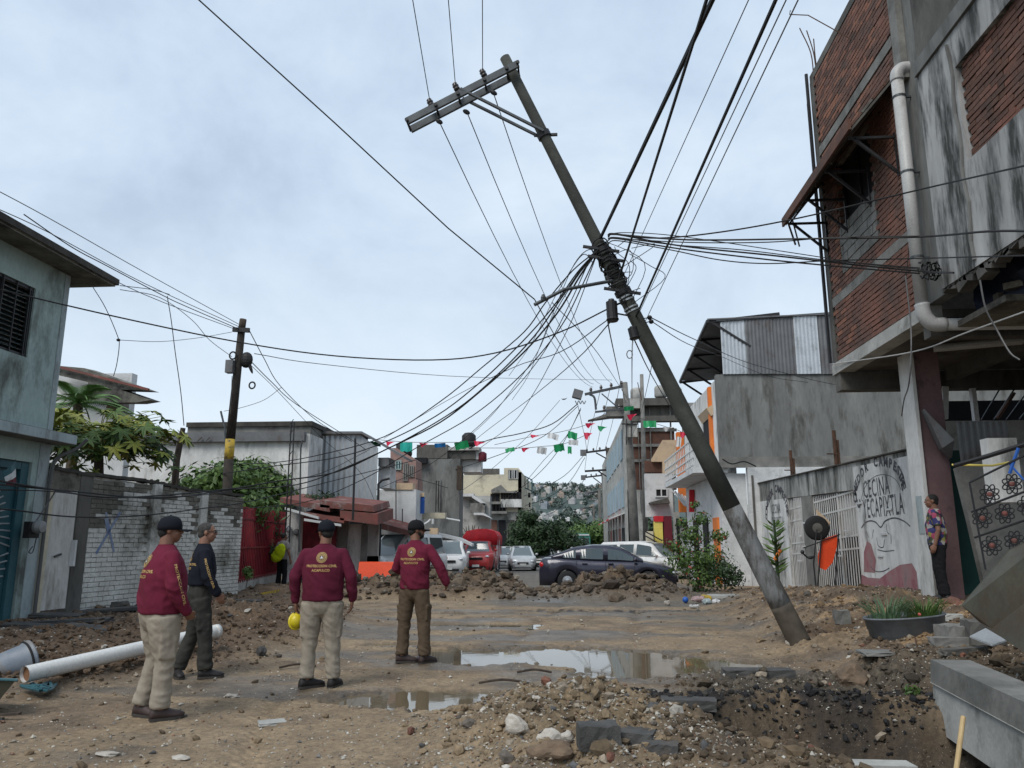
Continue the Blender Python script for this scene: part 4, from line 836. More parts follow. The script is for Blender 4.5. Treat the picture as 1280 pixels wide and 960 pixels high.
paint([(1077, 718), (1085, 722), (1100, 723), (1112, 714), (1125, 706), (1140, 704), (1146, 715), (1149, 748), (1077, 746)], 'pinkpaint2', 'painted_wave')
paint([(1080, 690), (1084, 676), (1089, 680), (1095, 700), (1094, 716), (1080, 715)], 'pinkpaint2', 'painted_curl', .0035)
stroke([(1077, 660), (1081, 654), (1088, 651), (1095, 653), (1101, 659), (1106, 652), (1114, 648), (1122, 648), (1131, 652), (1138, 658)], .03)
for q in ([(1083, 664), (1086, 672)], [(1092, 662), (1090, 674)], [(1108, 655), (1109, 664), (1112, 668)], [(1096, 672), (1098, 682), (1104, 684), (1106, 674)], [(1114, 668), (1114, 680)], [(1097, 687), (1106, 689), (1118, 688)], [(1088, 708), (1095, 714), (1104, 714), (1112, 710)]): stroke(q, .018)
stroke([(1075, 640), (1076, 628), (1080, 612), (1088, 600), (1098, 594), (1110, 594), (1120, 600), (1127, 612)], .014)
follow('COMEDOR CAMPESTRE', [(959, 650), (960, 634), (964, 622), (970, 615), (976, 618), (981, 628), (984, 645)], .26)
press_text('CECINA', 965, 642, 12, 976, 641); press_text('YECAPIXTLA', 965, 656, 10, 980, 655)
stroke([(963, 660), (966, 655), (970, 658), (974, 655), (979, 660)], .02)
# things at the wall
wb = thing('wheelbarrow', 'red wheelbarrow stood on its handles against the barred gates, black tyre uppermost', 'wheelbarrow', (6.1, 19.3, .2))
YB = 19.0
def q(px, py, d=0): return P(px, py, y=YB+d)
b = MB(); outer = [(1028, 674), (1046, 668), (1047, 680), (1041, 703), (1032, 713), (1023, 709), (1022, 695)]; inner = [q(x, y, .28) for x, y in outer]; c_ = sum(inner, Vector())/7; b.rings([[q(x, y, .0) for x, y in outer], [c_+(p-c_)*.82 for p in inner]]); b.build('tray', 'orangeplastic', wb)
b = MB(); b.lathe([(.10, -.05), (.24, -.055), (.285, -.03), (.295, 0), (.285, .03), (.24, .055), (.10, .05)], q(1021, 660), 24, rotx(math.pi/2)); whl = b.build('tyre', 'rubber', wb, True)
b = MB(); b.lathe([(.03, -.07), (.12, -.05), (.12, .05), (.03, .07)], q(1021, 660), 16, rotx(math.pi/2)); b.build('hub', 'concdark', whl)
for a, c in (((1021, 660), (1017, 705)), ((1027, 668), (1022, 735)), ((1017, 705), (1020, 735)), ((1048, 667), (1044, 735))):
    b = MB(); b.tube([q(*a, -.05), q(*c, -.1)], .018, 7); b.build('frame_tube', 'blacksteel', wb)
b = MB(); b.tube([q(1004, 685, -.1), q(1018, 680, -.05), q(1050, 668, 0)], .012, 6); b.build('frame_tube', 'blacksteel', wb)
b = MB(); b.prism([q(1020, 636, .35), q(1038, 653, .35), q(1034, 661, .35), q(1023, 652, .3)], (0, .03, 0)); tag(b.build('cardboard', 'beige'), 'brown board wedged behind the wheelbarrow tyre', 'board')
b = MB(); b.tube(cat([q(1002, 690, -.2), q(1010, 697, -.1), q(1018, 695, -.1)], 4), .02, 6); b.ell(q(1003, 690, -.2), (.05, .05, .05), 8, 6); b.ell(q(1013, 697, -.15), (.07, .04, .04), 8, 6); tag(b.build('hand_tool', 'blacksteel'), 'small dark tool hooked onto the wheelbarrow frame', 'tool')
# tall thin posts behind the parapet
for px, pt, pb in ((988, 563, 596), (1042, 538, 583)):
    b = MB(); a_ = P(px, pt, x=6.9); c_ = P(px+2, pb, x=6.9); c_.y = a_.y; c_.z = wz(a_.y)-.2; b.tube([a_, c_], .05, 6); b.tube([a_+Vector((.08, 0, -.25)), c_+Vector((.08, 0, 0))], .03, 5); b.bar(a_+Vector((-.25, -.1, -.62)), a_+Vector((.1, 0, -.62)), .03)
    tag(b.build('starter_post', 'rebar'), 'rusty bundle of bars rising above the restaurant parapet '+('on the left near the leaning pole' if px < 1000 else 'nearer the painted lettering'), 'rebar post')
# ================================================================ left: teal house, whitewashed brick wall
XL = -8.8; YC = 12.42
th = thing('teal_house', 'two-storey teal plastered house with a deep flat eave at the left edge', 'house', (-10.5, 10, .2))
b = MB(); WY0, WY1, WZ0, WZ1 = 9.6, 11.62, 4.42, 5.6
for y0, y1, z0, z1 in [(6, WY0, 3.30, 6.1), (WY1, YC, 3.30, 6.1), (WY0, WY1, 3.30, WZ0), (WY0, WY1, WZ1, 6.1)]: b.bb((XL-.2, y0, z0), (XL, y1, z1))
b.bb((-14, YC-.2, 3.30), (XL-.2, YC, 6.1)); b.build('upper_wall', 'teal', th)
b = MB(); b.bb((XL-.003, YC-.12, 3.3), (XL+.012, YC+.01, 6.1)); b.build('corner_trim', 'paleteal', th)
wn = MB(); wn.bb((XL-.16, WY0, WZ0), (XL-.14, WY1, WZ1)); w_ = wn.build('window', 'glass', th)
for k in range(15): b = MB(); b.box((XL-.09, (WY0+WY1)/2, WZ0+.05+k*.078), (.055, WY1-WY0-.08, .012), roty(.6)); b.build('louvre_pane', 'carglass', w_)
b = MB(); b.bb((XL-.12, WY0, WZ0), (XL-.03, WY0+.05, WZ1)); b.bb((XL-.12, WY1-.05, WZ0), (XL-.03, WY1, WZ1)); b.bb((XL-.12, WY0+.05, WZ1-.05), (XL-.03, WY1-.05, WZ1)); b.bb((XL-.12, WY0+.05, WZ0), (XL-.03, WY1-.05, WZ0+.05)); b.bb((XL-.12, 10.9, WZ0+.05), (XL-.03, 10.94, WZ1-.05)); b.build('window_frame', 'blacksteel', w_)
for k in range(4): b = MB(); b.bb((XL-.022, 10.6+k*.3, WZ0), (XL-.006, 10.616+k*.3, WZ1)); b.build('window_bar', 'blacksteel', w_)
b = MB(); b.bb((-14, 5.5, 6.1), (-8.33, 13.03, 6.13)); b.bb((-14, 5.5, 6.132), (-8.31, 13.05, 6.20)); b.build('eave_slab', 'eave', th)
b = MB(); b.bb((-8.36, 5.5, 6.14), (-8.29, 13.08, 6.25)); b.bb((-14, 13.01, 6.14), (-8.363, 13.08, 6.25)); b.build('eave_edge', 'tar', th)
b = MB(); b.bb((-14, 5.5, 3.10), (-8.46, 12.58, 3.27)); b.build('balcony_slab', 'conc', th)
b = MB(); b.bb((-8.48, 5.5, 3.11), (-8.445, 12.6, 3.26)); b.build('slab_edge', 'paleteal', th)
b = MB(); b.bb((XL-.2, 12.05, .1), (XL, YC, 3.098)); b.bb((XL-.2, 6, 2.75), (XL, 12.045, 3.097)); b.build('lower_wall', 'teal', th)
b = MB(); b.bb((XL-.01, 12.18, .1), (XL+.015, YC+.02, 3.09)); b.build('corner_pilaster', 'paleteal', th)
# gate with a sunburst of flat bars
gt = thing('sunburst_gate', 'dark teal metal gate with sunburst bars under the teal house balcony', 'gate', (XL-.1, 10.6, .2))
b = MB(); b.bb((XL-.14, 8.5, .2), (XL-.10, 12.04, 2.74)); b.build('gate_panel', 'tealgate', gt)
b = MB(); b.bb((XL-.09, 11.86, .2), (XL-.04, 12.03, 2.74)); b.bb((XL-.09, 8.5, 2.62), (XL-.04, 11.85, 2.74)); b.build('gate_frame', 'tealgate', gt)
cy, cz = 10.6, 1.35
for k in range(34):
    a = -1.5+k*3.0/33; r0, r1 = .25, 1.32
    b = MB(); pts = [(XL-.055, cy+math.cos(a)*r*.93, cz+math.sin(a)*r+(.10*math.sin((r-r0)*3) if a > 0 else -.1*math.sin((r-r0)*3))) for r in np.linspace(r0, r1, 6)]
    b.tube(pts, .012, 5); b.build('ray_bar', 'sheet', gt)
# little flag
fl = thing('flag', 'small faded green-white-red national flag hanging on the teal gate', 'flag', P(15, 590, x=-8.55))
for k, (mt, a) in enumerate((('tealgate', (0, .35)), ('white', (.35, .68)), ('maroonwall', (.68, 1)))):
    p0 = P(19, 576, x=-8.6); p1 = P(3, 590, x=-8.6); d0 = P(20, 605, x=-8.6)-p0; d1 = P(9, 608, x=-8.6)-p1
    b = MB(); pr_ = [[tuple(p0+d0*t+Vector((0, 0, 0))) for t in a], ]
    b.rings([[p0+d0*a[0], p0+d0*a[1], p0+d0*a[1]+Vector((.004, 0, 0)), p0+d0*a[0]+Vector((.004, 0, 0))], [(p0+p1)/2+(d0+d1)/2*a[0]+Vector((.03, 0, 0)), (p0+p1)/2+(d0+d1)/2*a[1]+Vector((.03, 0, 0)), (p0+p1)/2+(d0+d1)/2*a[1]+Vector((.034, 0, 0)), (p0+p1)/2+(d0+d1)/2*a[0]+Vector((.034, 0, 0))], [p1+d1*a[0], p1+d1*a[1], p1+d1*a[1]+Vector((.004, 0, 0)), p1+d1*a[0]+Vector((.004, 0, 0))]]); b.build('stripe', mt, fl)
b = MB(); b.tube([P(19, 574, x=-8.6), P(21, 618, x=-8.6)], .006, 5); b.build('staff', 'steel', fl)
# conduit and meter on the corner
b = MB(); b.tube(cat([(-8.36, 12.75, 3.22), (-8.5, 12.7, 3.05), (-8.7, 12.5, 2.85), (-8.74, 12.45, 2.5), (-8.74, 12.45, 1.4), (-8.74, 12.45, .3)], 5), .03, 8); tag(b.build('service_pipe', 'cablegrey'), 'dark service pipe bending from under the balcony down the teal corner', 'pipe')
mt_ = thing('electric_meter', 'round grey electricity meter on a black box at the teal house corner', 'meter', P(42, 655, x=-8.66))
c = P(40, 660, x=-8.66); b = MB(); b.bb(c-Vector((.05, .13, .16)), c+Vector((.05, .12, .10))); b.build('meter_box', 'cable', mt_)
b = MB(); b.lathe([(.105, 0), (.11, .05), (.09, .12), (.02, .13)], c+Vector((.05, .02, .02)), 18, roty(math.pi/2)); b.build('meter_dial', 'sheet', mt_)
b = MB(); b.tube(cat([c+Vector((.05, .0, .1)), c+Vector((.06, .3, .5)), P(70, 612, x=-8.5)], 4), .012, 6); tag(b.build('meter_lead', 'cablegrey'), 'grey lead rising from the meter to the wires above the white door', 'cable')
b = MB(); b.tube(cat([c+Vector((.06, .05, -.15)), P(41, 690, x=-8.6), P(36, 690, x=-8.55), P(41, 683, x=-8.6)], 5), .008, 5); tag(b.build('cable_loop', 'cable'), 'small black cable loop under the electricity meter', 'cable')
# the long wall
W0 = Vector((-8.86, 12.6, 0)); W1 = Vector((-8.0, 18.6, 0)); wd = (W1-W0).normalized(); wn_ = Vector((wd.y, -wd.x, 0)); LW = (W1-W0).length
def wp(s, z, o=0): return W0+wd*s+wn_*o+Vector((0, 0, z))
def s_of(px):
    d = P(px, 675, y=10.0); d = Vector((d.x, d.y, 0)); n = Vector((wd.y, -wd.x, 0)); t = W0.dot(n)/d.dot(n); return (d*t-W0).dot(wd)
top = lambda s: 2.70-.19*s/LW-.02*math.sin(s*2)
lw = thing('brick_wall', 'whitewashed brick wall with a dark mouldy top along the left side of the street', 'wall', wp(LW/2, .2))
wrot = Matrix((wd.cross(Vector((0, 0, 1))), wd, Vector((0, 0, 1)))).transposed()
sD = s_of(93); sE = LW
def wbox(s0, s1, z0a, z0b, z1a, z1b, o0, o1): return [wp(s0, z0a, o0), wp(s1, z0b, o0), wp(s1, z1b, o0), wp(s0, z1a, o0)]
b = MB(); b.prism(wbox(sD, sE, 0, 0, top(sD), top(sE), -.04, 0), wn_*-.16); b.build('wall_core', 'whitebrick', lw)
it = []; z = .22; r = 0; row = .088; ln = .275
while z < 2.7:
    s = sD+.30-(ln/2 if r % 2 else 0)
    while s < sE:
        a, c = max(s, sD+.30), min(s+ln-.012, sE)
        if c-a > .06 and z+row < top((a+c)/2)+.01 and abs((a+c)/2-2.78) > .14 and abs((a+c)/2-4.4) > .14:
            w_ = c-a; w_ = ln-.012 if abs(w_-(ln-.012)) < .02 else round(w_, 2)
            moss = z > top(s)-.48-.22*math.sin(s*1.7)+random.uniform(-.22, .22)+.25*math.sin(s*4.1)
            o_ = random.uniform(-.004, .004)
            it.append((wp((a+c)/2, z+row/2, -.022+o_), (.06, w_, row-.014), wrot, ((a+c)/2)+0*z, moss))
        s += ln
    z += row; r += 1
near_ = sorted([i for i in it], key=lambda i: i[3])
pieces(lw, 'brick', [i[:4] for i in near_[:300] if not i[4]], 'whitebrick', 300); pieces(lw, 'brick', [i[:4] for i in near_[:300] if i[4]], 'mossbrick', 300)
for mt, fl_ in (('whitebrick', False), ('mossbrick', True)):
    b = MB()
    for c, d, rt, k, mo in near_[300:]:
        if mo == fl_: b.box(c, d, rt)
    o = b.build('far_bricks', mt, lw); o['kind'] = 'stuff'
for s in (2.78, 4.4): b = MB(); b.prism(wbox(s-.12, s+.12, .1, .1, top(s), top(s), .012, 0), wn_*-.1); [b.v.__setitem__(i, tuple(Vector(v)+wn_*.052)) for i, v in enumerate(b.v)]; b.build('wall_pilaster', 'whitebrick', lw)
b = MB(); b.prism([wp(sD-.02, .1, .02), wp(sD+.28, .1, .02), wp(sD+.28, top(sD), .02), wp(sD-.02, top(sD), .02)], wn_*-.2); b.build('door_pier', 'concdark', lw)
b = MB(); b.prism([wp(s_of(60), 2.38, .03), wp(sE, top(sE)-.0, .03), wp(sE, top(sE)+.05, .03), wp(s_of(50), 2.78, .03)], wn_*-.22); b.v = b.v; 
b = MB(); b.prism([wp(.0, 2.36, .01), wp(sD-.022, 2.36, .01), wp(sD-.022, 2.72, .01), wp(.0, 2.74, .01)], wn_*-.2); b.build('door_lintel', 'mossbrick', lw)
b = MB(); r = random.Random(3); k = 0; s = 0.0
while s < sE-.1: b.box(wp(s+.1, top(s)+.02+r.uniform(-.01, .015), -.07), (.22, .21, .06), wrot @ rotx(r.uniform(-.05, .05))); s += .2
b.build('wall_coping', 'tar', lw)['kind'] = 'stuff'
# blue X sprayed on the wall
M['bluepaint'] = pm('faded_blue_spray', (.14, .19, .33), (.25, .29, .36), scale=5, rough=.9, bump=.1)
for pa, pb in (((128, 640), (143, 690)), ((146, 640), (121, 692)), ((128, 648), (134, 668))):
    p0 = wp(s_of(pa[0]), 0, .016); p1 = wp(s_of(pb[0]), 0, .016); z0 = EYE+(675-pa[1])*p0.y/FPX; z1 = EYE+(675-pb[1])*p1.y/FPX; p0.z = z0; p1.z = z1
    b = MB(); b.bar(p0, p1, .05, .004, up=wn_); b.build('sprayed_mark', 'bluepaint', lw)
# white sheet door
wdoor = thing('sheet_door', 'white corrugated metal door between the teal house and the brick wall', 'door', wp(.8, .3))
b = MB(); corrugated(b, wp(.12, 2.36, .0), (0, 0, -1), wd, 2.02, sD-.16, .14, .022); b.build('door_leaf', 'whitedoor', wdoor)
b = MB(); b.bar(wp(s_of(68), 1.22, .04), wp(s_of(76), 1.26, .04), .03, .03); b.build('door_handle', 'steel', wdoor)
b = MB(); b.bb(wp(s_of(88), 1.05, -.02), wp(s_of(88), 1.5, .05)+Vector((.05, .06, 0))); b.build('door_hinge', 'white', wdoor)
b = MB(); b.prism([wp(0, .25, .02), wp(.11, .25, .02), wp(.11, 2.36, .02), wp(0, 2.36, .02)], wn_*-.1); b.build('door_jamb', 'cream', wdoor)
# road-side furniture on the left
b = MB()
kp = [P(297, 748, z=.18), P(320, 742, z=.2), P(348, 737, z=.22)]; ku = [v+Vector((0, .18, 0)) for v in kp]
b.rings([[kp[i]-Vector((0, 0, .25)), kp[i], ku[i], ku[i]-Vector((0, 0, .25))] for i in range(3)]); tag(b.build('kerb', 'yellowpaint'), 'short yellow-painted kerb behind the dark-shirted man', 'kerb')
# PVC pipe, bucket, barrow
pv = thing('plastic_pipe', 'long white plastic pipe lying along the edge of the dirt bank', 'pipe', P(160, 830, z=.15))
a0 = P(31, 843, z=.17); a1 = P(272, 789, z=.34); b = MB(); b.tube([a0, a1], .082, 20, cap=False); b.tube([a1, a0], .076, 20, cap=False); 
d = (a1-a0).normalized(); b.rings([[a0+(p-a0) for p in r] for r in []]) if False else None
b.build('pipe_wall', 'pvc', pv, True)
b = MB(); b.tube([a0+d*.03, a0+d*.04], .077, 20); b.build('pipe_inside', 'pvcin', pv)
b = MB(); b.tube([a0-d*.002, a0+d*.003], [.083, .083], 20, cap=False); b.tube([a1-d*.06, a1+d*.005], [.09, .09], 16); b.build('pipe_socket', 'pvc', pv, True)
bk = thing('bucket', 'grey plastic bucket lying on its side with dried cement inside at the left edge', 'bucket', P(15, 850, z=.15))
M['bucket'] = pm('cement_smeared_bucket', (.17, .20, .24), (.24, .27, .30), scale=5, rough=.5, bump=.1, dirt=(.22, .20, .18), dscale=5, dpos=(.5, .65))
bc = P(14, 832, y=8.35); ax = Vector((.52, .78, .22)).normalized(); q_ = ax.to_track_quat('Z', 'Y').to_matrix()
b = MB(); b.lathe([(.13, -.16), (.145, -.17), (.155, -.15), (.185, .13), (.20, .14), (.205, .16), (.20, .175), (.21, .18), (.21, .20), (.19, .20), (.18, .10)], bc, 28, q_); b.build('bucket_wall', 'bucket', bk, True)
b = MB(); b.lathe([(.125, -.162), (.12, -.172), (.05, -.173), (.045, -.168), (.01, -.168)], bc, 24, q_); b.build('bucket_bottom', 'concdark', bk)
b = MB(); b.lathe([(.204, .138), (.214, .15), (.204, .162)], bc, 28, q_); b.build('bucket_rim', 'rubber', bk, True)
br = thing('barrow', 'green-edged wheelbarrow tray poking in at the bottom left corner', 'wheelbarrow', P(0, 935, z=0))
Yb_ = 6.6
b = MB(); b.rings([[P(-60, 846, y=Yb_), P(20, 850, y=Yb_), P(18, 852, y=Yb_+.5), P(-60, 848, y=Yb_+.5)], [P(-60, 890, y=Yb_+.1), P(-8, 884, y=Yb_+.1), P(-8, 884, y=Yb_+.4), P(-60, 890, y=Yb_+.4)]]); b.build('tray', 'oldsheet', br)
b = MB(); b.tube([P(-60, 847, y=Yb_-.01), P(21, 850, y=Yb_-.01), P(21, 851, y=Yb_+.5)], .012, 6); b.build('tray_rim', 'tealgate', br)
b = MB(); b.bar(P(-60, 897, y=Yb_), P(25, 892, y=Yb_), .04, .02); b.build('frame', 'wood', br)
b = MB(); b.bar(P(2, 897, y=Yb_), P(3, 930, y=Yb_), .03); b.build('leg', 'steel', br)
b = MB(); r = random.Random(8)
for k in range(9): p0 = P(25+r.random()*15, 853+r.random()*6, z=.06); b.tube(cat([p0, P(45+r.random()*20, 856+r.random()*8, z=.10), P(60+r.random()*12, 850+r.random()*10, z=.04)], 3), .014, 5)
tag(b.build('plastic_netting', 'tealgate'), 'crumpled green plastic strips on the dirt under the open pipe end', 'plastic strips', kind='stuff')
# ---------------------------------------------------------------- behind the wall
def leaves(n, blobs, size, seed=0, flat=.6, drop=0):
    """leaf faces spread through the outer part of several lobes"""
    r = np.random.default_rng(seed); w = np.array([b[3]**2 for b in blobs]); k = r.choice(len(blobs), n, p=w/w.sum()); B = np.array([b[:4] for b in blobs])[k]
    d = r.normal(size=(n, 3)); d /= np.linalg.norm(d, axis=1)[:, None]; rad = B[:, 3]*(r.random(n)**.38)*(1+.18*r.normal(size=n))
    c = B[:, :3]+d*rad[:, None]*np.array((1, 1, .8)); c[:, 2] -= drop*r.random(n)
    a = r.normal(size=(n, 3)); a /= np.linalg.norm(a, axis=1)[:, None]; u = np.cross(a, d+.3*r.normal(size=(n, 3))); u /= np.linalg.norm(u, axis=1)[:, None]+1e-9; w_ = np.cross(u, a*flat+d); w_ /= np.linalg.norm(w_, axis=1)[:, None]+1e-9
    s = size*r.uniform(.6, 1.4, n)[:, None]
    v = np.stack([c-u*s, c+w_*s*.42, c+u*s, c-w_*s*.42], 1).reshape(-1, 3); f = np.arange(n*4).reshape(n, 4); return v, f
def tree(name, lb, base, hgt, blobs, n, size, mt, cat_='tree', group=None, tr=.12, seed=0, flowers=0):
    t = thing(name, lb, cat_, base, group=group); base = Vector(base); r = random.Random(seed)
    b = MB(); b.tube(cat([base-Vector((0, 0, .2)), base+Vector((.04, 0, hgt*.25)), base+Vector((-.03, .05, hgt*.5))], 4), [tr*(1-.45*i/8) for i in range(9)], 8); tk = b.build('trunk', 'bark', t)
    for bl in blobs[:9]:
        c = Vector(bl[:3])+base; p0 = base+Vector((0, 0, hgt*r.uniform(.3, .5))); b = MB(); b.tube(cat([p0, (p0+c)/2+Vector((r.uniform(-.1, .1), 0, .1)), c], 3), [tr*.45, tr*.38, tr*.3, tr*.25, tr*.2, tr*.14, tr*.1], 6); b.build('limb', 'bark', t)
    v, f = leaves(n, blobs, size, seed); o = link('crown', npmesh('crown', v, f, mt, False), t)
    if flowers: v, f = leaves(flowers, blobs, size*1.1, seed+5); link('flowers', npmesh('flowers', v, f, 'petal', False), t)
    return t
# ficus bushes behind the wall and gate
tree('bush', 'dense green bush rising behind the brick wall left of the small utility pole', (P(262, 600, y=21.5).x, 21.5, .2), 3.0, [(-.9, 0, 2.5, .75), (-.1, 0, 2.7, .9), (.7, 0, 2.9, .85), (0, .3, 2.0, 1.0), (-1.2, 0, 2.0, .6), (1.1, 0, 2.2, .8)], 5600, .10, 'leaf', 'bush', seed=1)
tree('bush', 'dense green bush behind the red fence right of the small utility pole', (P(318, 600, y=26.5).x, 26.5, .2), 3.4, [(0, 0, 3.4, .95), (.75, 0, 3.0, .8), (-.8, 0, 3.3, .9), (.9, 0, 2.3, .7), (0, .2, 2.3, 1.1), (-1.0, 0, 2.4, .8)], 5600, .11, 'leaf', 'bush', seed=2)
v, f = leaves(1500, [(-9.2, 21.9, 3.05, .5), (-8.4, 22.0, 2.9, .45), (-10.2, 21.2, 3.0, .5)], .09, 5); 
# papaya tree: large lobed leaves on long stalks
pt = thing('papaya_tree', 'papaya tree with broad lobed yellow-green leaves leaning over the wall beside the teal house', 'tree', (-10.55, 15.9, .3))
pc = P(124, 548, y=15.9); pb = Vector((-9.9, 15.9, .3))
b = MB(); b.tube([pb, (pb+pc)/2+Vector((.05, 0, 0)), pc-Vector((0, 0, .1))], [.13, .11, .09], 9); b.build('trunk', 'bark', pt)
def lobed(scale, r):
    b = MB(); out = [(0, 0, 0)]; n = 7
    for k in range(n):
        a = -2.3+4.6*k/(n-1); L_ = scale*(1-.25*abs(a)/2.3)
        for da, rr in ((-.26, .38), (-.15, .72), (0, 1), (.15, .72)): out.append((L_*rr*math.sin(a+da), L_*rr*math.cos(a+da), -L_*rr*rr*.22+r.uniform(-.01, .01)))
    out.append((scale*.3*math.sin(2.5), scale*.3*math.cos(2.5), 0)); fs = [(0, i, i+1) for i in range(1, len(out)-1)]; b.add(out, fs); return b
r = random.Random(21); lms = [lobed(.25, r).mesh('leaf', m_) for m_ in ('leafyellow', 'leaf', 'leaf', 'leafyellow')]; lmd = [lobed(.25, r).mesh('leaf', 'leafdark')]
for k in range(265):
    a = r.uniform(0, 6.28); el_ = r.uniform(-.55, .75); L_ = r.uniform(.5, 1.5); px = Vector((math.cos(a)*math.cos(el_)*1.15, math.sin(a)*math.cos(el_)*.9, math.sin(el_)*.75))*L_
    tip = pc+px+Vector((.12, 0, 0)); me = r.choice(lms if (px.z > .0 or r.random() < .3) else lms[1:2]+lmd)
    o = link('leaf', me, pt, tip-wloc(pt)); o.rotation_euler = (R(r.uniform(-55, 10)), R(r.uniform(-35, 35)), a-math.pi/2); o.scale = (r.uniform(.9, 1.45),)*3
    b = MB(); b.tube([pc, (pc+tip)/2+Vector((0, 0, .12)), tip], [.011, .009, .006], 4); b.build('stalk', 'leafyellow', pt)
for k in range(26):
    a = r.uniform(0, 6.28); L_ = r.uniform(.25, .8); tip = P(78, 590, y=15.2)+Vector((math.cos(a)*L_*.9, .2*math.sin(a), math.sin(a)*L_*.4)); o = link('leaf', r.choice(lms), pt, tip-wloc(pt)); o.rotation_euler = (R(r.uniform(-70, 0)), R(r.uniform(-40, 40)), a); o.scale = (.75,)*3
b = MB(); b.ell(pc+Vector((.08, -.1, -.35)), (.11, .11, .17)); b.build('papaya_fruit', 'leaf', pt, True)
# palm
pm_ = thing('palm_tree', 'green palm with arching fronds beside the teal house upper floor', 'tree', (-13.6, 19.5, .3)); pk = P(98, 505, y=19.5)
b = MB(); b.tube([(pk.x, pk.y, .3), pk], [.16, .12], 9); b.build('trunk', 'bark', pm_)
for k in range(24):
    a = k*2.4+.3; el_ = -.1+1.3*((k*37) % 24)/24; L_ = 1.5; d = Vector((math.cos(a)*math.cos(el_), math.sin(a)*math.cos(el_), math.sin(el_))); sp = [pk+d*L_*t+Vector((0, 0, -.75*t*t)) for t in np.linspace(0, 1, 8)]
    b = MB(); b.tube(sp, [.02]*7+[.006], 4); sd_ = Vector((-math.sin(a), math.cos(a), 0))
    for j in range(1, 30):
        t = j/30; p = pk+d*L_*t+Vector((0, 0, -.75*t*t)); w = .40*math.sin(math.pi*(t*.85+.12))
        for sg in (-1, 1): q = p+sd_*sg*w+d*.14+Vector((0, 0, -.14)); b.add([p-d*.013, p+d*.013, q], [(0, 1, 2)])
    b.build('frond', 'leafpalm', pm_)
# house behind with two thin awnings
hb = thing('grey_house', 'pale house with two thin sheet canopies behind the palm', 'house', (-14, 22, .2))
def bbx(parent, nm, mt, px0, py0, px1, py1, y, dep=3.0, proud=0):
    """wall facing the camera covering that part of the view at depth y"""
    a = P(px0, py0, y=y); c = P(px1, py1, y=y); b = MB(); b.bb((min(a.x, c.x), y-proud, min(a.z, c.z)), (max(a.x, c.x), y+dep, max(a.z, c.z))); return b.build(nm, mt, parent)
bbx(hb, 'wall_face', 'white', 60, 468, 148, 640, 22.5, .3)
bbx(hb, 'brown_wall', 'brick', 134, 500, 146, 520, 22.4, .3)
for nm, q_ in (('canopy', [(60, 456), (105, 460), (186, 488), (150, 487), (60, 466)]), ('canopy', [(110, 478), (150, 487), (188, 500), (170, 503), (120, 503), (110, 490)])):
    b = MB(); b.prism([P(*t, y=21.6) for t in q_], (0, .6, .05)); b.build(nm, 'eave', hb)
b = MB(); b.bar(P(60, 455, y=21.5), P(186, 487, y=21.5), .07); b.build('canopy_edge', 'rustroof', hb)
# long white warehouse and grey shed
lw2 = thing('white_warehouse', 'long low white building behind the brick wall with a dark roof line', 'building', (-12.5, 27, 0))
bbx(lw2, 'wall_face', 'whitewash', 100, 545, 378, 720, 27, 1.5)
bbx(lw2, 'roof_line', 'sheetdull', 100, 542, 380, 551, 26.8, .5)
bbx(lw2, 'upper_slab', 'conc', 235, 530, 388, 542, 27.5, 3); bbx(lw2, 'slab_top', 'tar', 233, 528, 390, 532, 27.4, 3.2)
for px in (262, 252): b = MB(); b.bar(P(px-6, 552, y=26.7), P(px, 546, y=26.7), .05); b.build('roof_bracket', 'sheetdull', lw2)
sh = thing('grey_shed', 'grey corrugated-sheet shed with a pitched roof edge behind the fence', 'shed', (-8.6, 29, 0))
b = MB(); z0 = 0; corners = [P(366, 545, y=29), P(452, 545, y=29), P(473, 560, y=29)]; xs = np.linspace(corners[0].x, corners[2].x, 34)
rr0 = []; rr1 = []
for i, x in enumerate(xs):
    zt = corners[0].z if x < corners[1].x else corners[1].z+(corners[2].z-corners[1].z)*(x-corners[1].x)/(corners[2].x-corners[1].x); yy = 29-(.03 if i % 2 else 0); rr0.append((x, yy, -.2)); rr1.append((x, yy, zt))
b.rings([rr0, rr1], cap=False, closed=False); b.build('sheet_wall', 'sheet', sh)
b = MB(); e0 = P(366, 542, y=28.8); e1 = P(452, 542, y=28.8); e2 = P(505, 573, y=28.8)
for p0, p1 in ((e0, e1), (e1, e2)): b.prism([p0, p1, p1+Vector((0, 0, .09)), p0+Vector((0, 0, .09))], (0, 1.6, 0))
b.build('roof', 'sheetdull', sh)
bbx(sh, 'side_wall', 'white', 473, 584, 487, 610, 29.5, 1); bbx(sh, 'gable_shade', 'sheetdull', 473, 572, 486, 583, 29.2, 1)
# wooden post, slim steel mast, pole stubs over the wall
def post(name, lb, pts, y, r, mt, cat_='post', n=7):
    b = MB(); b.tube([P(px, py, y=y) for px, py in pts], r, n); return tag(b.build(name, mt), lb, cat_)
post('wooden_post', 'weathered wooden post standing behind the brick wall left of the bushes', [(229, 535), (221, 575), (215, 660)], 17.5, [.06, .08, .09], 'wood')
post('steel_post', 'thin bracket-topped post left of the small utility pole on the roof line', [(276, 514), (281, 535), (285, 600)], 22, .03, 'steel')
m1 = thing('lattice_mast', 'slim lattice mast rising from the white gatepost past the grey shed', 'mast', P(355, 720, y=23.4))
for dx in (-3, 3): b = MB(); b.tube([P(358+dx, 690, y=23.4), P(366+dx*.6, 527, y=23.4)], .022, 6); b.build('mast_leg', 'blacksteel', m1)
for k in range(13): t = k/12; b = MB(); b.tube([P(355+t*7+.5, 690-t*160, y=23.4), P(361+t*7-1, 684-t*160, y=23.4)], .012, 5); b.build('lacing', 'blacksteel', m1)
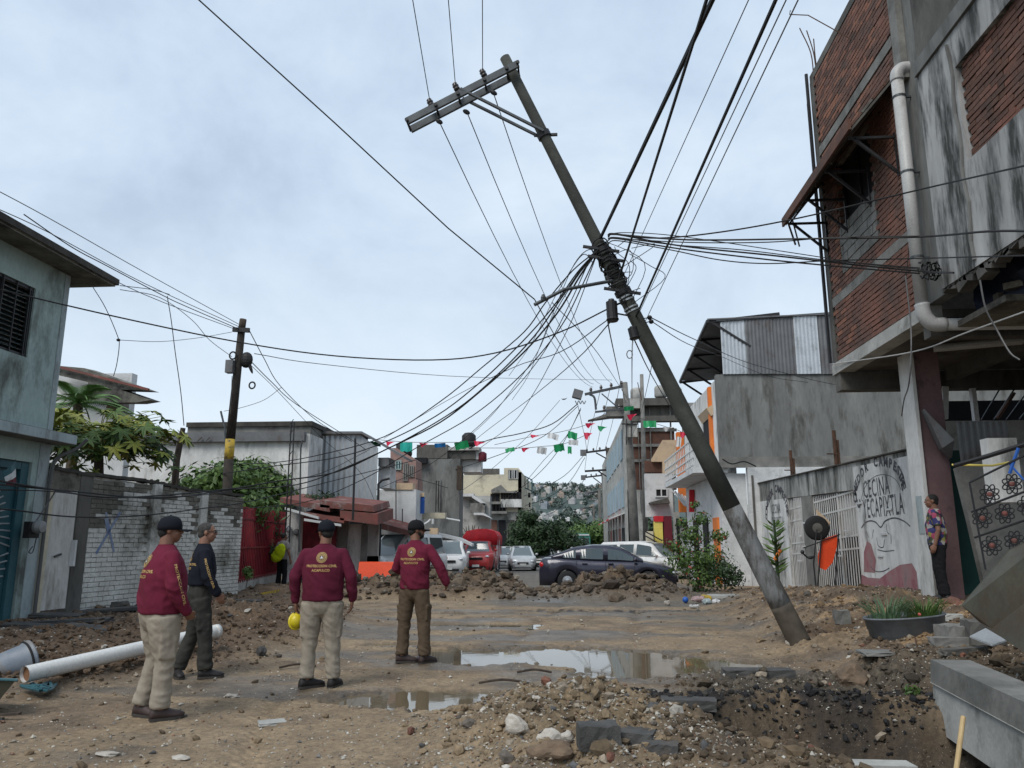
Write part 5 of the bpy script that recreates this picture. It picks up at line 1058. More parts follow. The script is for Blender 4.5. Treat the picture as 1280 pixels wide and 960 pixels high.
post('pipe_mast', 'thin pipe mast beside the lattice mast with bent top', [(374, 690), (376, 560), (378, 550)], 23.6, .025, 'steel', 'mast')
post('pipe_mast', 'black pipe mast standing above the rusty red roof', [(441, 650), (444, 560), (444, 548)], 23.5, .035, 'blacksteel', 'mast')
post('pipe_mast', 'black mast with a hooked arm at the right corner of the grey shed', [(472, 690), (473, 605), (478, 600), (487, 598)], 27, .045, 'blacksteel', 'mast')
# red fence, gate posts, rusty roofs
rf = thing('red_fence', 'dark red barred fence behind the dark-shirted man', 'fence', P(320, 722, y=22)); 
FA, FB = P(288, 722, y=19.0), P(352, 718, y=25.5); zt0, zt1 = P(291, 632, y=19.0).z, P(352, 640, y=25.5).z
for k in range(33):
    t = k/32; p = FA.lerp(FB, t); p.z = .42; b = MB(); b.bb(p-Vector((.018, .018, 0)), p+Vector((.018, .018, zt0+(zt1-zt0)*t-.42))); b.build('bar', 'redmetal', rf)
for z in (.5, 1.3, 2.05): b = MB(); b.bar(FA*1+Vector((0, 0, z-FA.z)), FB+Vector((0, 0, z-FB.z)), .04); b.build('rail', 'redmetal', rf)
b = MB(); a = FA.copy(); c = FB.copy(); a.z = c.z = 0.1; b.prism([a, c, c+Vector((0, 0, .36)), a+Vector((0, 0, .36))], (-.15, 0, 0)); b.build('plinth', 'concpale', rf)
b = MB(); a = FA+Vector((-.5, .1, 0)); c = FB+Vector((-.5, .1, 0)); a.z = c.z = .3; b.prism([a, c, c+Vector((0, 0, 1.7)), a+Vector((0, 0, 1.7))], (-.05, 0, 0)); b.build('red_screen', 'maroonwall', rf)
gp1 = thing('gatepost', 'white square gatepost at the left end of the red fence', 'gatepost', P(290, 725, y=18.9)); b = MB(); a = P(283, 640, y=18.9); b.bb((a.x, 18.8, .1), (a.x+.26, 19.06, P(290, 622, y=18.9).z)); b.build('post_shaft', 'whitewash', gp1); b = MB(); b.lathe([(.05, 0), (.08, .05), (.05, .13)], P(291, 655, y=18.7), 10, rotx(math.pi/2)); b.build('post_meter', 'sheet', gp1)
gp2 = thing('gatepost', 'white square gatepost behind the man with the yellow helmet carrying electricity meters', 'gatepost', P(367, 720, y=25.4)); b = MB(); a = P(360, 650, y=25.4); b.bb((a.x, 25.3, .1), (a.x+.42, 25.7, P(366, 640, y=25.4).z)); b.build('post_shaft', 'whitewash', gp2)
for px in (361, 371): b = MB(); b.lathe([(.10, 0), (.11, .06), (.08, .12), (.02, .13)], P(px, 661 if px < 365 else 665, y=25.25), 12, rotx(math.pi/2)); b.build('post_meter', 'sheetshiny' if px < 365 else 'sheetdull', gp2)
g2 = thing('maroon_door', 'maroon panelled gate under the rusty roof behind the man with the yellow helmet', 'gate', P(390, 722, y=26)); bbx(g2, 'gate_leaf', 'maroonwall', 372, 642, 418, 722, 26, .05)
for px in range(375, 418, 5): bbx(g2, 'gate_rib', 'redmetal', px, 644, px+1.3, 720, 25.98, .02)
wf = thing('white_fence', 'white and grey barred fence with sheet panels left of the white van', 'fence', P(440, 722, y=26.5))
bbx(wf, 'panel', 'whitewash', 436, 655, 451, 722, 26.4, .05); bbx(wf, 'panel', 'conc', 452, 656, 457, 722, 26.35, .1); bbx(wf, 'panel', 'whitewash', 418, 700, 436, 724, 26.5, .1); bbx(wf, 'panel', 'concpale', 457, 695, 474, 724, 26.5, .1)
for px in list(range(418, 436, 2))+list(range(458, 474, 2)): bbx(wf, 'bar', 'whitedoor', px, 650, px+.8, 705, 26.5, .02)
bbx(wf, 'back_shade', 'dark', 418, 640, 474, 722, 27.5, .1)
rr = thing('rusty_roof', 'patched rusty red sheet roof over the barred fence', 'roof', P(420, 650, y=25.5))
for q_ in ([(350, 622), (412, 632), (412, 640), (350, 628)], [(400, 625), (466, 632), (468, 640), (400, 634)], [(380, 640), (430, 648), (430, 654), (380, 646)], [(425, 638), (472, 642), (472, 656), (425, 650)]):
    b = MB(); b.prism([P(*t, y=24.6) for t in q_], (0, 2.2, .25)); b.build('roof_sheet', 'rustroof', rr)
for q_ in ([(356, 634), (398, 646), (398, 649), (356, 637)], [(380, 648), (426, 655), (426, 658), (380, 651)]): b = MB(); b.prism([P(*t, y=24.5) for t in q_], (0, .1, 0)); b.build('white_beam', 'white', rr)
for px, py in ((443, 640), (455, 641)): bbx(rr, 'roof_block', 'concpale', px, py-9, px+7, py-1, 24.8, .4)
v, f = leaves(900, [(P(395, 627, y=26).x, 26, P(395, 627, y=26).z, .45), (P(330, 640, y=24).x, 24, P(330, 640, y=24).z, .6), (P(412, 620, y=26).x, 26.0, P(412, 622, y=26).z, .3)], .07, 9)
o = link('vine', npmesh('vine', v, f, 'leafdark', False)); tag(o, 'dark leafy creeper spilling over the rusty roof and red fence', 'creeper', kind='stuff')
v, f = leaves(1400, [(P(p_, q_, y=24).x, 23.2+k*.2, P(p_, q_, y=24).z, .42) for k, (p_, q_) in enumerate(((318, 680), (330, 695), (345, 690), (305, 650), (335, 668)))], .06, 12)
o = link('garden_plants', npmesh('garden_plants', v, f, 'leafdark', False)); tag(o, 'dark plants growing through the red fence', 'plants', kind='stuff')
tree('weed', 'small green weed tuft at the foot of the white gatepost', P(308, 724, y=18.7), .3, [(0, 0, .2, .13), (.05, 0, .1, .12)], 160, .05, 'leaf', 'weed', seed=4, tr=.01)
# ================================================================ left row of buildings down the street
def wall(parent, nm, mt, px0, py0, px1, py1, y, dep=1.0): return bbx(parent, nm, mt, px0, py0, px1, py1, y, dep)
def win(parent, px0, py0, px1, py1, y, nm='window', fr='white', gl='dark'):
    a = P(px0, py0, y=y); c = P(px1, py1, y=y); b = MB(); b.bb((a.x, y-.03, c.z), (c.x, y-.012, a.z)); w = b.build(nm, gl, parent)
    t = .06; b = MB()
    for q0, q1 in (((a.x-t, c.z-t), (c.x+t, c.z)), ((a.x-t, a.z), (c.x+t, a.z+t)), ((a.x-t, c.z), (a.x, a.z)), ((c.x, c.z), (c.x+t, a.z)), (((a.x+c.x)/2-t/2, c.z), ((a.x+c.x)/2+t/2, a.z))): b.bb((q0[0], y-.08, q0[1]), (q1[0], y-.035, q1[1]))
    b.build('frame', fr, w); return w
B = thing('painted_house', 'white house wall with a peeling yellow strip and rusty awnings, right of the grey shed', 'house', P(496, 715, y=33))
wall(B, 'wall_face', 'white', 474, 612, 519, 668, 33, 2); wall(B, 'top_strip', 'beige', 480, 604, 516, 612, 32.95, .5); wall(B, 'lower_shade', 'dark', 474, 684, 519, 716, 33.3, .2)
b = MB(); b.prism([P(470, 652, y=31.5), P(522, 666, y=31.5), P(522, 672, y=31.5), P(470, 660, y=31.5)], (0, 1.5, .25)); b.build('awning', 'rustroof', B)
b = MB(); b.prism([P(474, 672, y=36.8), P(522, 676, y=36.8), P(522, 680, y=36.8), P(474, 678, y=36.8)], (0, .2, .0)); b.build('awning', 'rustroof', B)
for px in (483, 495, 503): b = MB(); b.bar(P(px, 655, y=32.8), P(px, 636 if px != 495 else 600, y=32.8), .04); b.build('wall_bar', 'steel', B)
B = thing('pink_house', 'faded pink brick house with a sloping roof line behind the painted house', 'house', P(505, 715, y=38))
b = MB(); b.prism([P(488, 600, y=38), P(488, 560, y=38), P(496, 560, y=38), P(520, 575, y=38), P(520, 612, y=38)], (0, 1.5, 0)); b.build('wall_face', 'pinkwall', B)
wall(B, 'lower_wall', 'pinkwall', 484, 600, 521, 640, 38.02, 1.4); win(B, 513, 583, 516, 595, 38, fr='conc'); win(B, 506, 580, 508.5, 600, 38, fr='conc'); win(B, 496, 577, 500.5, 586, 38, fr='teal', gl='tealgate')
for px, py, w_, mt, lb in ((505, 563, 9, 'cable', 'black water tank on the pink house roof'), (524, 640, 0, 'blue', ''), ):
    if w_:
        c = P(px, py+5, y=38.5); b = MB(); b.lathe([(.38, -.1), (.42, 0), (.42, .45), (.3, .55), (.1, .6)], c, 16); tag(b.build('water_tank', mt, smooth=True), lb, 'water tank')
B = thing('blue_sheet', 'bright blue plastic sheet screen between the painted house and the grey tower', 'screen', P(525, 660, y=34)); bbx(B, 'sheet_panel', 'blue', 521, 621, 530, 642, 34, .1); bbx(B, 'brown_top', 'beige', 521, 616, 530, 622, 34, .1); bbx(B, 'tank_row', 'cream', 519, 641, 556, 648, 34.5, .5)
B = thing('grey_tower', 'tall windowless grey rendered building behind the black utility pole', 'building', P(546, 715, y=42))
wall(B, 'wall_face', 'plastergrey', 519, 574, 573, 716, 42, 1.5); wall(B, 'roof_room', 'concdark', 521, 556, 559, 573, 42.3, 1.2); wall(B, 'terrace', 'dark', 518, 572, 533, 579, 41.6, .4)
wall(B, 'roof_room', 'concdark', 560, 563, 594, 574, 42.6, 1.0); wall(B, 'roof_edge', 'concpale', 559, 559, 599, 562.6, 42.4, 1.2); wall(B, 'upper_wall', 'whitewash', 573, 575, 601, 590, 43, 1); wall(B, 'upper_wall', 'whitewash', 594.5, 563, 601, 574, 42.7, 1)
win(B, 545, 601, 549, 640, 42, fr='plastergrey', gl='concdark'); wall(B, 'chimney', 'wood', 571, 582, 577, 612, 41.5, .4)
c = P(586, 558, y=42.8); b = MB(); b.lathe([(.35, 0), (.4, .1), (.4, .6), (.25, .75), (.1, .78)], c, 14); tag(b.build('water_tank', 'cable', smooth=True), 'black water tank on the roof edge above the grey tower', 'water tank')
c = P(603, 577, y=42.8); b = MB(); b.lathe([(.2, 0), (.24, .05), (.24, .45), (.1, .55)], c, 12); tag(b.build('red_drum', 'maroonwall', smooth=True), 'small dark red drum on the roof right of the grey tower', 'drum')
B = thing('white_canopy_house', 'white-edged curved canopy house left of the red truck', 'house', P(590, 715, y=52))
wall(B, 'wall_face', 'concpale', 573, 620, 612, 716, 53, 1); wall(B, 'slab_edge', 'white', 571, 617, 592, 620.5, 52.2, .8)
b = MB(); b.prism([P(590, 618, y=52), P(606, 629, y=52), P(606, 632, y=52), P(590, 622, y=52)], (0, 1, 0)); b.build('slab_edge', 'white', B)
b = MB(); b.prism([P(592, 641, y=51.8), P(604, 641, y=51.8), P(614, 648, y=51.8), P(604, 644, y=51.8), P(592, 643.5, y=51.8)], (0, 1.2, 0)); b.build('curved_canopy', 'white', B)
wall(B, 'balcony_wall', 'conc', 588, 629, 606, 641, 52, .6)
b = MB(); b.prism([P(530, 662, y=41), P(574, 672, y=41), P(590, 680, y=41), P(590, 683, y=41), P(574, 676, y=41), P(530, 667, y=41)], (0, .9, 0)); tag(b.build('low_roof', 'white'), 'low white lean-to roof edge in front of the grey tower', 'roof')
wall(B, 'base', 'concdark', 573, 676, 600, 716, 54.2, .5)
b = MB(); b.tube(cat([P(527, 657, y=37), P(536, 652, y=37), P(541, 645, y=37), P(541, 655, y=37)], 4), .06, 7); b.tube([P(541, 645, y=37), P(575, 651, y=37)], .04, 6); tag(b.build('white_bracket', 'white'), 'white curved street bracket beside the bearded man cap', 'bracket'); 
b = MB(); b.bb(P(537, 660, y=38), P(548, 700, y=38.4)); tag(b.build('yellow_post', 'beige'), 'ochre post behind the bearded man', 'post')
B = thing('cream_building', 'cream plastered building with balconies and a lattice window near the dark tree', 'building', P(625, 712, y=64))
Yc_ = 64
b = MB(); b.prism([P(573, 640, y=Yc_), P(573, 594, y=Yc_), P(630, 593, y=Yc_), P(630, 585, y=Yc_), P(648, 585, y=Yc_), P(652, 590, y=Yc_), P(652, 640, y=Yc_)], (0, .8, 0)); b.build('wall_face', 'cream', B)
wall(B, 'parapet_shade', 'concdark', 580, 586, 624, 593, Yc_+.3, .4); wall(B, 'lower_wall', 'concpale', 600, 636, 653, 716, Yc_+.1, .8)
a = P(652, 592, y=Yc_); c = P(665, 606, y=78); b = MB(); b.prism([(a.x, Yc_, -.6), (c.x, 78, -.7), (c.x, 78, c.z), (a.x, Yc_, P(652, 590, y=Yc_).z)], (-.3, 0, 0)); b.build('side_wall', 'cream', B)
w = win(B, 636, 588, 647, 598, Yc_, fr='concpale', gl='dark')
for k in range(4): b = MB(); a_ = P(637+k*3, 588, y=Yc_-.05); c_ = P(637+k*3, 598, y=Yc_-.05); b.bar(a_, c_, .05); b.build('lattice', 'white', w)
b = MB(); b.prism([P(614, 612, y=Yc_-.4), P(626, 606, y=Yc_-.4), P(634, 614, y=Yc_-.4), P(646, 613, y=Yc_-.4), P(646, 616, y=Yc_-.4), P(614, 616, y=Yc_-.4)], (0, .39, 0)); b.build('balcony_hood', 'conc', B)
win(B, 614, 618, 624, 630, Yc_, fr='wood'); win(B, 627, 617, 632, 626, Yc_, fr='wood'); win(B, 636, 616, 645, 624, Yc_, fr='wood'); 
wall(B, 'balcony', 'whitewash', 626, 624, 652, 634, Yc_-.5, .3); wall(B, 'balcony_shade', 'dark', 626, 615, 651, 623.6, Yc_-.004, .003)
wall(B, 'slab', 'conc', 606, 627, 626, 630, Yc_-.8, .7); wall(B, 'slab', 'conc', 606, 639, 634, 642, Yc_-.8, .7); 
for px in range(608, 634, 4): b = MB(); b.bar(P(px, 630, y=Yc_-.7), P(px, 639, y=Yc_-.7), .05); b.build('baluster', 'blacksteel', B)
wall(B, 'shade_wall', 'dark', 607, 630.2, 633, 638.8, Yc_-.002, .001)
for k in range(3): wall(B, 'shop_opening', ['brick', 'dark', 'concdark'][k], 612+k*11, 650, 621+k*11, 714, Yc_-.1, .05)
for q0, q1 in (((650, 592), (665, 600)), ((665, 600), (665, 618)), ((652, 608), (665, 614)), ((656, 595), (656, 610)), ((660, 597), (660, 612))):
    b = MB(); b.bar(P(*q0, y=68), P(*q1, y=68), .09); b.build('roof_rail', 'tealgate', B)
for k, (p0, q0, p1, q1) in enumerate(((655, 612, 658, 618), (655, 625, 658, 632), (660, 616, 663, 622), (660, 628, 663, 634))): wall(B, 'side_window', 'dark', p0, q0, p1, q1, 69.5+k*1.2, .05)
b = MB(); b.bb(P(618, 675, y=47), P(624.5, 690, y=47.2)); b.bar(P(622, 690, y=47.1), P(622, 712, y=47.1), .08); tag(b.build('white_sign', 'white'), 'blank white box sign on a post right of the red truck', 'sign')
# trees down the street
tree('street_tree', 'large dark round tree in front of the cream building', P(664, 704, y=61), 4.6, [(-.8, 0, 2.5, 1.0), (.5, 0, 2.3, 1.1), (-.3, 0, 3.4, .85), (1.1, 0, 1.5, .9), (-1.1, 0, 1.5, .9), (.3, 0, 1.1, 1.1)], 7000, .16, 'leafdark', seed=31, tr=.2)
tree('street_tree', 'lower mid-green tree right of the dark round tree', P(694, 703, y=76), 3.6, [(-1, 0, 2.2, 1.4), (1.0, 0, 2.0, 1.4), (.1, 0, 3.0, 1.1), (2.3, 0, 1.4, 1.1)], 4200, .20, 'leafdark', seed=32, tr=.2)
tree('street_tree', 'green tree crown behind the bus at the end of the street', P(752, 703, y=86), 4, [(-2.2, 0, 2.8, 1.5), (0, 0, 3.2, 1.6), (2, 0, 3.0, 1.6), (3.6, 0, 2.4, 1.2), (-3.4, 0, 2.0, 1.1)], 5200, .24, 'leaf', seed=33, tr=.22)
v, f = leaves(9000, [(-14+k*3.1, 118+(k*7) % 9, 2.2+(k % 3)*.5, 2.5) for k in range(12)], .4, 34); o = link('far_trees', npmesh('far_trees', v, f, 'leafdark', False)); tag(o, 'dark tree mass closing the end of the street', 'trees', kind='stuff')
pa = thing('bare_tree', 'dark spiky-leaved tree behind the red truck', 'tree', P(590, 712, y=50)); c0 = P(590, 687, y=50)
b = MB(); b.tube([P(590, 712, y=50), c0], .12, 6); b.build('trunk', 'bark', pa)
r = random.Random(5)
for k in range(15):
    a = R(-80+160*k/14); tip = c0+Vector((math.sin(a)*1.15, r.uniform(-.4, .4), .55+1.0*math.cos(a))); b = MB(); b.tube(cat([c0, (c0+tip)/2+Vector((r.uniform(-.15, .15), 0, .15)), tip], 3), [.07, .06, .05, .045, .04, .03, .02], 5); b.build('limb', 'bark', pa)
v, f = leaves(700, [(c0.x+dx, 50, c0.z+dz, .45) for dx, dz in ((-.9, 1.0), (-.3, 1.5), (.4, 1.5), (.9, 1.0), (0, .8))], .09, 6); link('crown', npmesh('crown', v, f, 'leafdark', False), pa)
# ================================================================ hill with houses
def hill_z(x, y):
    d = np.exp(-(((x+60)/420)**2+((y-980)/330)**2)*1.0); return -1.0+66*d*(1+.10*fbm(x/60, y/60, 3, 40))+10*np.exp(-(((x+20)/60)**2+((y-760)/70)**2))
gx, gy = np.meshgrid(np.linspace(-900, 800, 160), np.linspace(520, 1500, 90), indexing='ij'); gz = hill_z(gx, gy)-1.2
i = np.arange(gx.size).reshape(gx.shape); f = np.stack([i[:-1, :-1], i[1:, :-1], i[1:, 1:], i[:-1, 1:]], -1).reshape(-1, 4)
M['hill'] = pm('hazy_green_hillside', (.085, .11, .10), (.06, .085, .08), scale=.05, bump=0, rough=.95)
tag(link('hill', npmesh('hill', np.stack([gx, gy, gz], -1).reshape(-1, 3), f, 'hill')), kind='structure')
protos = []
for k, (mt, mr_) in enumerate([('c1', 0), ('c2', 0), ('c3', 0), ('c4', 0), ('c5', 0), ('c6', 0)]):
    col = [(.42, .42, .42), (.50, .49, .46), (.33, .31, .29), (.40, .32, .27), (.27, .30, .33), (.58, .58, .57)][k]; M[mt] = pm('far_house_wall', col, rough=.9, bump=0, fine=0, scale=.2)
    b = MB(); b.box((0, 0, 2.2), (7, 6, 6.4)); b.box((1.2, .5, 6.1), (3.6, 4, 1.6)); 
    b.box((0, -3.02, 3.6), (7.3, .3, .5)); me = b.mesh('hillside_house', mt); me.materials.append(M['dark'])
    b2 = MB(); 
    for wx in (-2.1, 0.1, 2.1): b2.box((wx, -3.05, 2.0), (1.1, .1, 1.3)); b2.box((wx, -3.05, 4.6), (1.1, .1, 1.1))
    bb_ = MB(); bb_.v = [tuple(q) for q in b.v]; bb_.f = b.f; bb_.add(b2.v, b2.f); me = bb_.mesh('hillside_house', mt); me.materials.append(M['dark'])
    for p in me.polygons:
        if p.index >= len(b.f): p.material_index = 1
    protos.append(me)
r = random.Random(77); pts = []
while len(pts) < 290:
    y = r.uniform(600, 960); x = r.uniform(-.125, .115)*y
    z = float(hill_z(np.array([x]), np.array([y]))[0])
    if fbm(np.array([x/38]), np.array([y/38]), 2, 50)[0] > .30: continue
    if any(abs(x-q[0]) < 7.5 and abs(y-q[1]) < 9 for q in pts): continue
    pts.append((x, y, z))
for x, y, z in pts:
    o = link('hillside_house', r.choice(protos), None, (x, y, z-1.2)); o.rotation_euler = (0, 0, r.uniform(-.5, .5)); s_ = r.uniform(.42, .85); o.scale = (s_*r.uniform(.8, 1.3), s_, s_*r.uniform(.7, 1.1)); tag(o, 'tiny pale house among many on the distant hillside', 'house', 'houses scattered over the distant hillside')
v, f = leaves(16000, [(x+r.uniform(-14, 14), y+r.uniform(-12, 4), z+1.5, r.uniform(2.5, 5)) for x, y, z in pts[::1] for _ in (0,)]+[(r.uniform(-.12, .11)*yy, yy, float(hill_z(np.array([0.]), np.array([yy]))[0])+2, 4) for yy in np.linspace(620, 960, 60)], 1.5, 44)
M['leaffar'] = leafmat('hazy_far_leaves', (.075, .105, .085), (.055, .08, .07))
o = link('hill_trees', npmesh('hill_trees', v, f, 'leaffar', False)); tag(o, 'hazy tree cover between the distant hillside houses', 'trees', kind='stuff')
# ================================================================ right row of buildings
G = thing('grey_building', 'grey rendered building topped with corrugated sheets behind the restaurant wall', 'building', (7.5, 27, 0))
yG = 27.6; xG = 5.35
b = MB(); b.bb((xG, yG, P(900, 584, y=yG).z), (16, yG+.3, P(900, 468, y=yG).z)); b.build('wall_face', 'plastergrey', G)
b = MB(); b.bb((xG+.0, yG+.3, P(900, 584, y=yG).z), (xG+.2, 35.8, 7.2)); b.build('street_wall', 'whitewash', G)
for k, (x0, x1, mt) in enumerate([(900, 931, 'sheetshiny'), (931, 962, 'sheetdull'), (962, 991, 'sheetdull'), (991, 1018, 'sheetshiny'), (1018, 1042, 'sheetdull')]):
    a = P(x0, 401-k*2.2, y=yG-.05-.02*(k % 2)); c = P(x1+1, 467, y=yG); a2 = P(x1+1.5, 401-k*2.2, y=yG); b = MB(); corrugated(b, (a.x, a.y, a.z), (0, 0, -1), (1, 0, 0), a.z-c.z+.02, a2.x-a.x, .13, .018); b.build('roof_sheet', mt, G)
b = MB(); a = P(895, 401, y=yG-.1); c = P(1042, 391, y=yG-.1); b.bar(a, c, .06); b.build('ridge_trim', 'steel', G)
zr = P(895, 401, y=yG).z
b = MB(); e0 = Vector((xG-.22, yG-.15, zr)); e1 = P(850, 476, y=36.0); b.prism([e0, e1, e1+Vector((4.6, 0, .12)), e0+Vector((4.6, 0, .12))], (0, 0, .05)); b.build('roof', 'sheetdull', G)
for k in range(5):
    t = k/4; p = e0.lerp(e1, t)-Vector((0, 0, .06)); b = MB(); b.bar(p+Vector((0, .1, 0)), p+Vector((2.6, .1, .26)), .10); b.build('rafter', 'blacksteel', G); b = MB(); b.bar(p+Vector((.15, .1, 0)), p+Vector((1.5, .1, -.95)), .08); b.build('strut', 'blacksteel', G)
b = MB(); b.bar(e0-Vector((0, 0, .05)), e1-Vector((0, 0, .05)), .1); b.build('eave_beam', 'blacksteel', G)
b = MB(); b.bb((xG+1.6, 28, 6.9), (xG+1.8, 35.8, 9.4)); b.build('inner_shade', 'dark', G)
zb = P(905, 584, y=yG).z
b = MB(); b.bb((xG-.95, yG+.1, zb-.18), (xG+.25, 36, zb)); b.build('balcony_slab', 'white', G)
b = MB(); b.bb((xG-.02, yG-.04, zb-.02), (16, yG+.0, zb+.35)); b.build('stained_band', 'conc', G)
b = MB(); b.bb((xG+.9, yG-.12, -.2), (16, yG+.2, zb-.022)); b.bb((xG+.05, yG+.25, -.2), (xG+.9, yG+.4, zb-.2)); b.build('ground_floor_wall', 'white', G)
b = MB(); b.bb((xG+.0, yG+.3, -.2), (xG+.22, 36, zb-.2)); b.build('street_front', 'white', G)
b = MB(); b.bb((6.35, yG-.16, .2), (6.42, yG-.1, zb-.3)); b.build('corner_strip', 'concdark', G)
for y0, y1, mt in ((28.4, 29.4, 'orange'), (30.6, 31.6, 'dark'), (33, 34, 'dark')): b = MB(); b.bb((xG-.06, y0, -.2), (xG-.003, y1, 2.3)); b.build('doorway', mt, G)
for k in range(19):
    y = yG+.2+k*.44; b = MB(); b.bb((xG-.93, y, zb+.08), (xG-.90, y+.03, zb+1.05)); b.build('baluster', 'white', G)
for z in (.08, .35, .62, 1.0): b = MB(); b.bb((xG-.94, yG+.1, zb+z), (xG-.895, 36, zb+z+.05)); b.build('rail', 'white', G)
b = MB(); b.prism([P(883, 510, y=28.5), P(902, 500, y=28.5), P(902, 512, y=28.5), P(889, 520, y=28.5)], (0, 2, 0)); b.build('canopy', 'beige', G)
b = MB(); b.bb((xG-.12, 28.6, zb), (xG+.02, 28.85, 7.1)); b.build('orange_jamb', 'orange', G)
b = MB(); b.bb((xG-.05, 29.2, zb+.1), (xG-.003, 30.4, zb+2.1)); b.build('doorway', 'dark', G)
for q_ in ((540, 6.9),): 
    b = MB(); b.tube(cat([P(903, 574, y=27.3), P(915, 580, y=27.3), P(930, 577, y=27.3), P(945, 583, y=27.3)], 4), .025, 5); tag(b.build('wall_cable', 'cable'), 'black cable drooping across the grey building face', 'cable')
# orange column house and neighbours
def wx(parent, nm, mt, px0, py0, px1, py1, x, thick=.2):
    """street wall seen edge-on, on a plane x="""
    a = P(px0, py0, x=x); c = P(px1, py1, x=x); b = MB(); y0, y1 = sorted((a.y, c.y)); zt = max(a.z, c.z); zb_ = min(a.z, c.z); b.bb((x, y0, zb_), (x+thick, y1, zt)); return b.build(nm, mt, parent)
O = thing('orange_column_house', 'house with a bright orange column and a beige flared canopy on the right', 'house', (5.8, 38, -.3))
b = MB(); a = P(846, 540, y=37); c = P(859, 640, y=37); b.bb((a.x, 37, c.z), (c.x, 37.5, a.z)); b.build('orange_column', 'orange', O)
b = MB(); b.bb((c.x, 37.1, -.3), (c.x+2.4, 37.5, 8)); b.bb((c.x-.3, 37.55, -.3), (c.x-.1, 40, 2.2)); b.build('wall_face', 'plaster', O)
b = MB(); b.prism([P(828, 550, y=39), P(846, 550, y=39), P(846, 554, y=39), P(846, 577, y=39), P(814, 577, y=39), P(814, 574, y=39)], (.3, 1.6, 0)); b.build('flared_canopy', 'beige', O)
bbx(O, 'pale_wall', 'white', 806, 592, 842, 646, 38.5, .4); bbx(O, 'beige_wall', 'beige', 828, 577, 846, 592, 39, .4); bbx(O, 'brick_panel', 'brickdark', 806, 576, 836, 590, 39.3, .4)
win(O, 820, 612, 833, 620, 38.5, fr='white'); b = MB(); b.prism([P(812, 628, y=37.9), P(835, 622, y=37.9), P(838, 629, y=37.9), P(813, 630, y=37.9)], (0, .6, 0)); b.build('small_awning', 'concdark', O)
bbx(O, 'yellow_wall', 'yellowwall', 818, 652, 830, 702, 38.0, .5); bbx(O, 'maroon_wall', 'maroonwall', 829.5, 645, 842, 704, 37.9, .5); bbx(O, 'cream_wall', 'cream', 808, 664, 818, 704, 38.1, .5); bbx(O, 'red_lintel', 'red', 818, 645, 829.4, 652, 37.95, .5)
for q0, q1 in (((806, 664), (828, 676)), ((807, 670), (828, 682))): b = MB(); b.bar(P(*q0, y=37.8), P(*q1, y=37.8), .06); b.build('handrail', 'blacksteel', O)
bbx(O, 'grey_wall', 'concpale', 842, 640, 852, 706, 37.6, .3); bbx(O, 'doorway', 'dark', 845, 648, 851, 702, 37.55, .02)
b = MB(); b.bar(P(838, 604, y=36.9), P(880, 590, y=33), .08); b.bar(P(839, 610, y=36.9), P(880, 597, y=33), .08); b.build('stair_rail', 'white', O)
for k in range(5): b = MB(); b.bar(P(840+k*4, 612+k*2, y=36.8), P(856+k*2, 632+k, y=36.2), .05); b.build('stair_tread', 'white', O)
b = MB(); b.prism([P(862, 612, y=33.5), P(868, 612, y=33.5), P(868, 640, y=33.5), P(862, 640, y=33.5)], (0, .2, 0)); b.build('red_panel', 'red', O)
K = thing('unfinished_brick_building', 'unfinished brick building with concrete frame, roof tanks and pale blue front on the right', 'building', (5.3, 46, -.4)); yK = 44
bbx(K, 'brick_face', 'brickdark', 784, 535, 846, 612, yK, .4)
for py in (536, 555, 574): bbx(K, 'floor_beam', 'conc', 790, py, 846, py+3, yK-.12, .1)
for px in (797, 812, 838): bbx(K, 'column', 'conc', px, 500, px+4, 640, yK-.15, .12)
bbx(K, 'roof_slab', 'concdark', 770, 498, 850, 506, yK-.6, 1.5); bbx(K, 'upper_shade', 'concdark', 786, 506, 850, 522, yK-.1, .1); bbx(K, 'slab', 'concdark', 786, 520, 850, 526, yK-.5, .6)
bbx(K, 'grey_blocks', 'conc', 758, 508, 786, 520, yK-.2, 1); bbx(K, 'white_box', 'concpale', 787, 498, 800, 510, yK-.7, .5)
b = MB(); b.prism([P(735, 525, y=yK), P(770, 513, y=yK), P(786, 513, y=yK), P(786, 519, y=yK), P(770, 520, y=yK)], (0, .8, 0)); b.build('projecting_slab', 'conc', K)
Y0, Y1 = yK, 74
b = MB(); xk = P(782, 600, y=yK).x; b.bb((xk, yK, -.5), (xk+.3, Y1, P(782, 520, y=yK).z)); b.build('front_wall', 'concpale', K)
bbx(K, 'lower_face', 'concpale', 784, 612, 810, 704, yK, .3)
for k in range(6):
    y = yK+1.5+k*3.4
    for z in (3.4, 6.2): b = MB(); b.bb((xk-.05, y, z), (xk-.003, y+2.2, z+1.7)); b.build('blue_panel', 'lightblue', K)
    b = MB(); b.prism([(xk-.8, y, 2.7), (xk, y, 3.0), (xk, y+2.6, 3.0), (xk-.8, y+2.6, 2.7)], (0, 0, .08)); b.build('awning', 'red' if k % 2 else 'white', K)
    b = MB(); b.bb((xk-.04, y+.2, -.4), (xk-.003, y+2.3, 2.2)); b.build('shopfront', ['dark', 'rustroof', 'concdark'][k % 3], K)
for px, py in ((796, 500), (826, 497), (845, 499)):
    c = P(px, py, y=yK); b = MB(); b.lathe([(.3, 0), (.36, .06), (.36, .55), (.3, .66), (.1, .72)], c, 14); tag(b.build('water_tank', 'concpale', smooth=True), {796: 'grey water tank at the left end of the unfinished building roof', 826: 'pale water tank in the middle of the unfinished building roof', 845: 'pale water tank nearest the leaning pole on the unfinished building roof'}[px], 'water tank')
F = thing('shop_row', 'row of low shops with red and white awnings behind the dark sedan', 'shops', (4.8, 60, -.5))
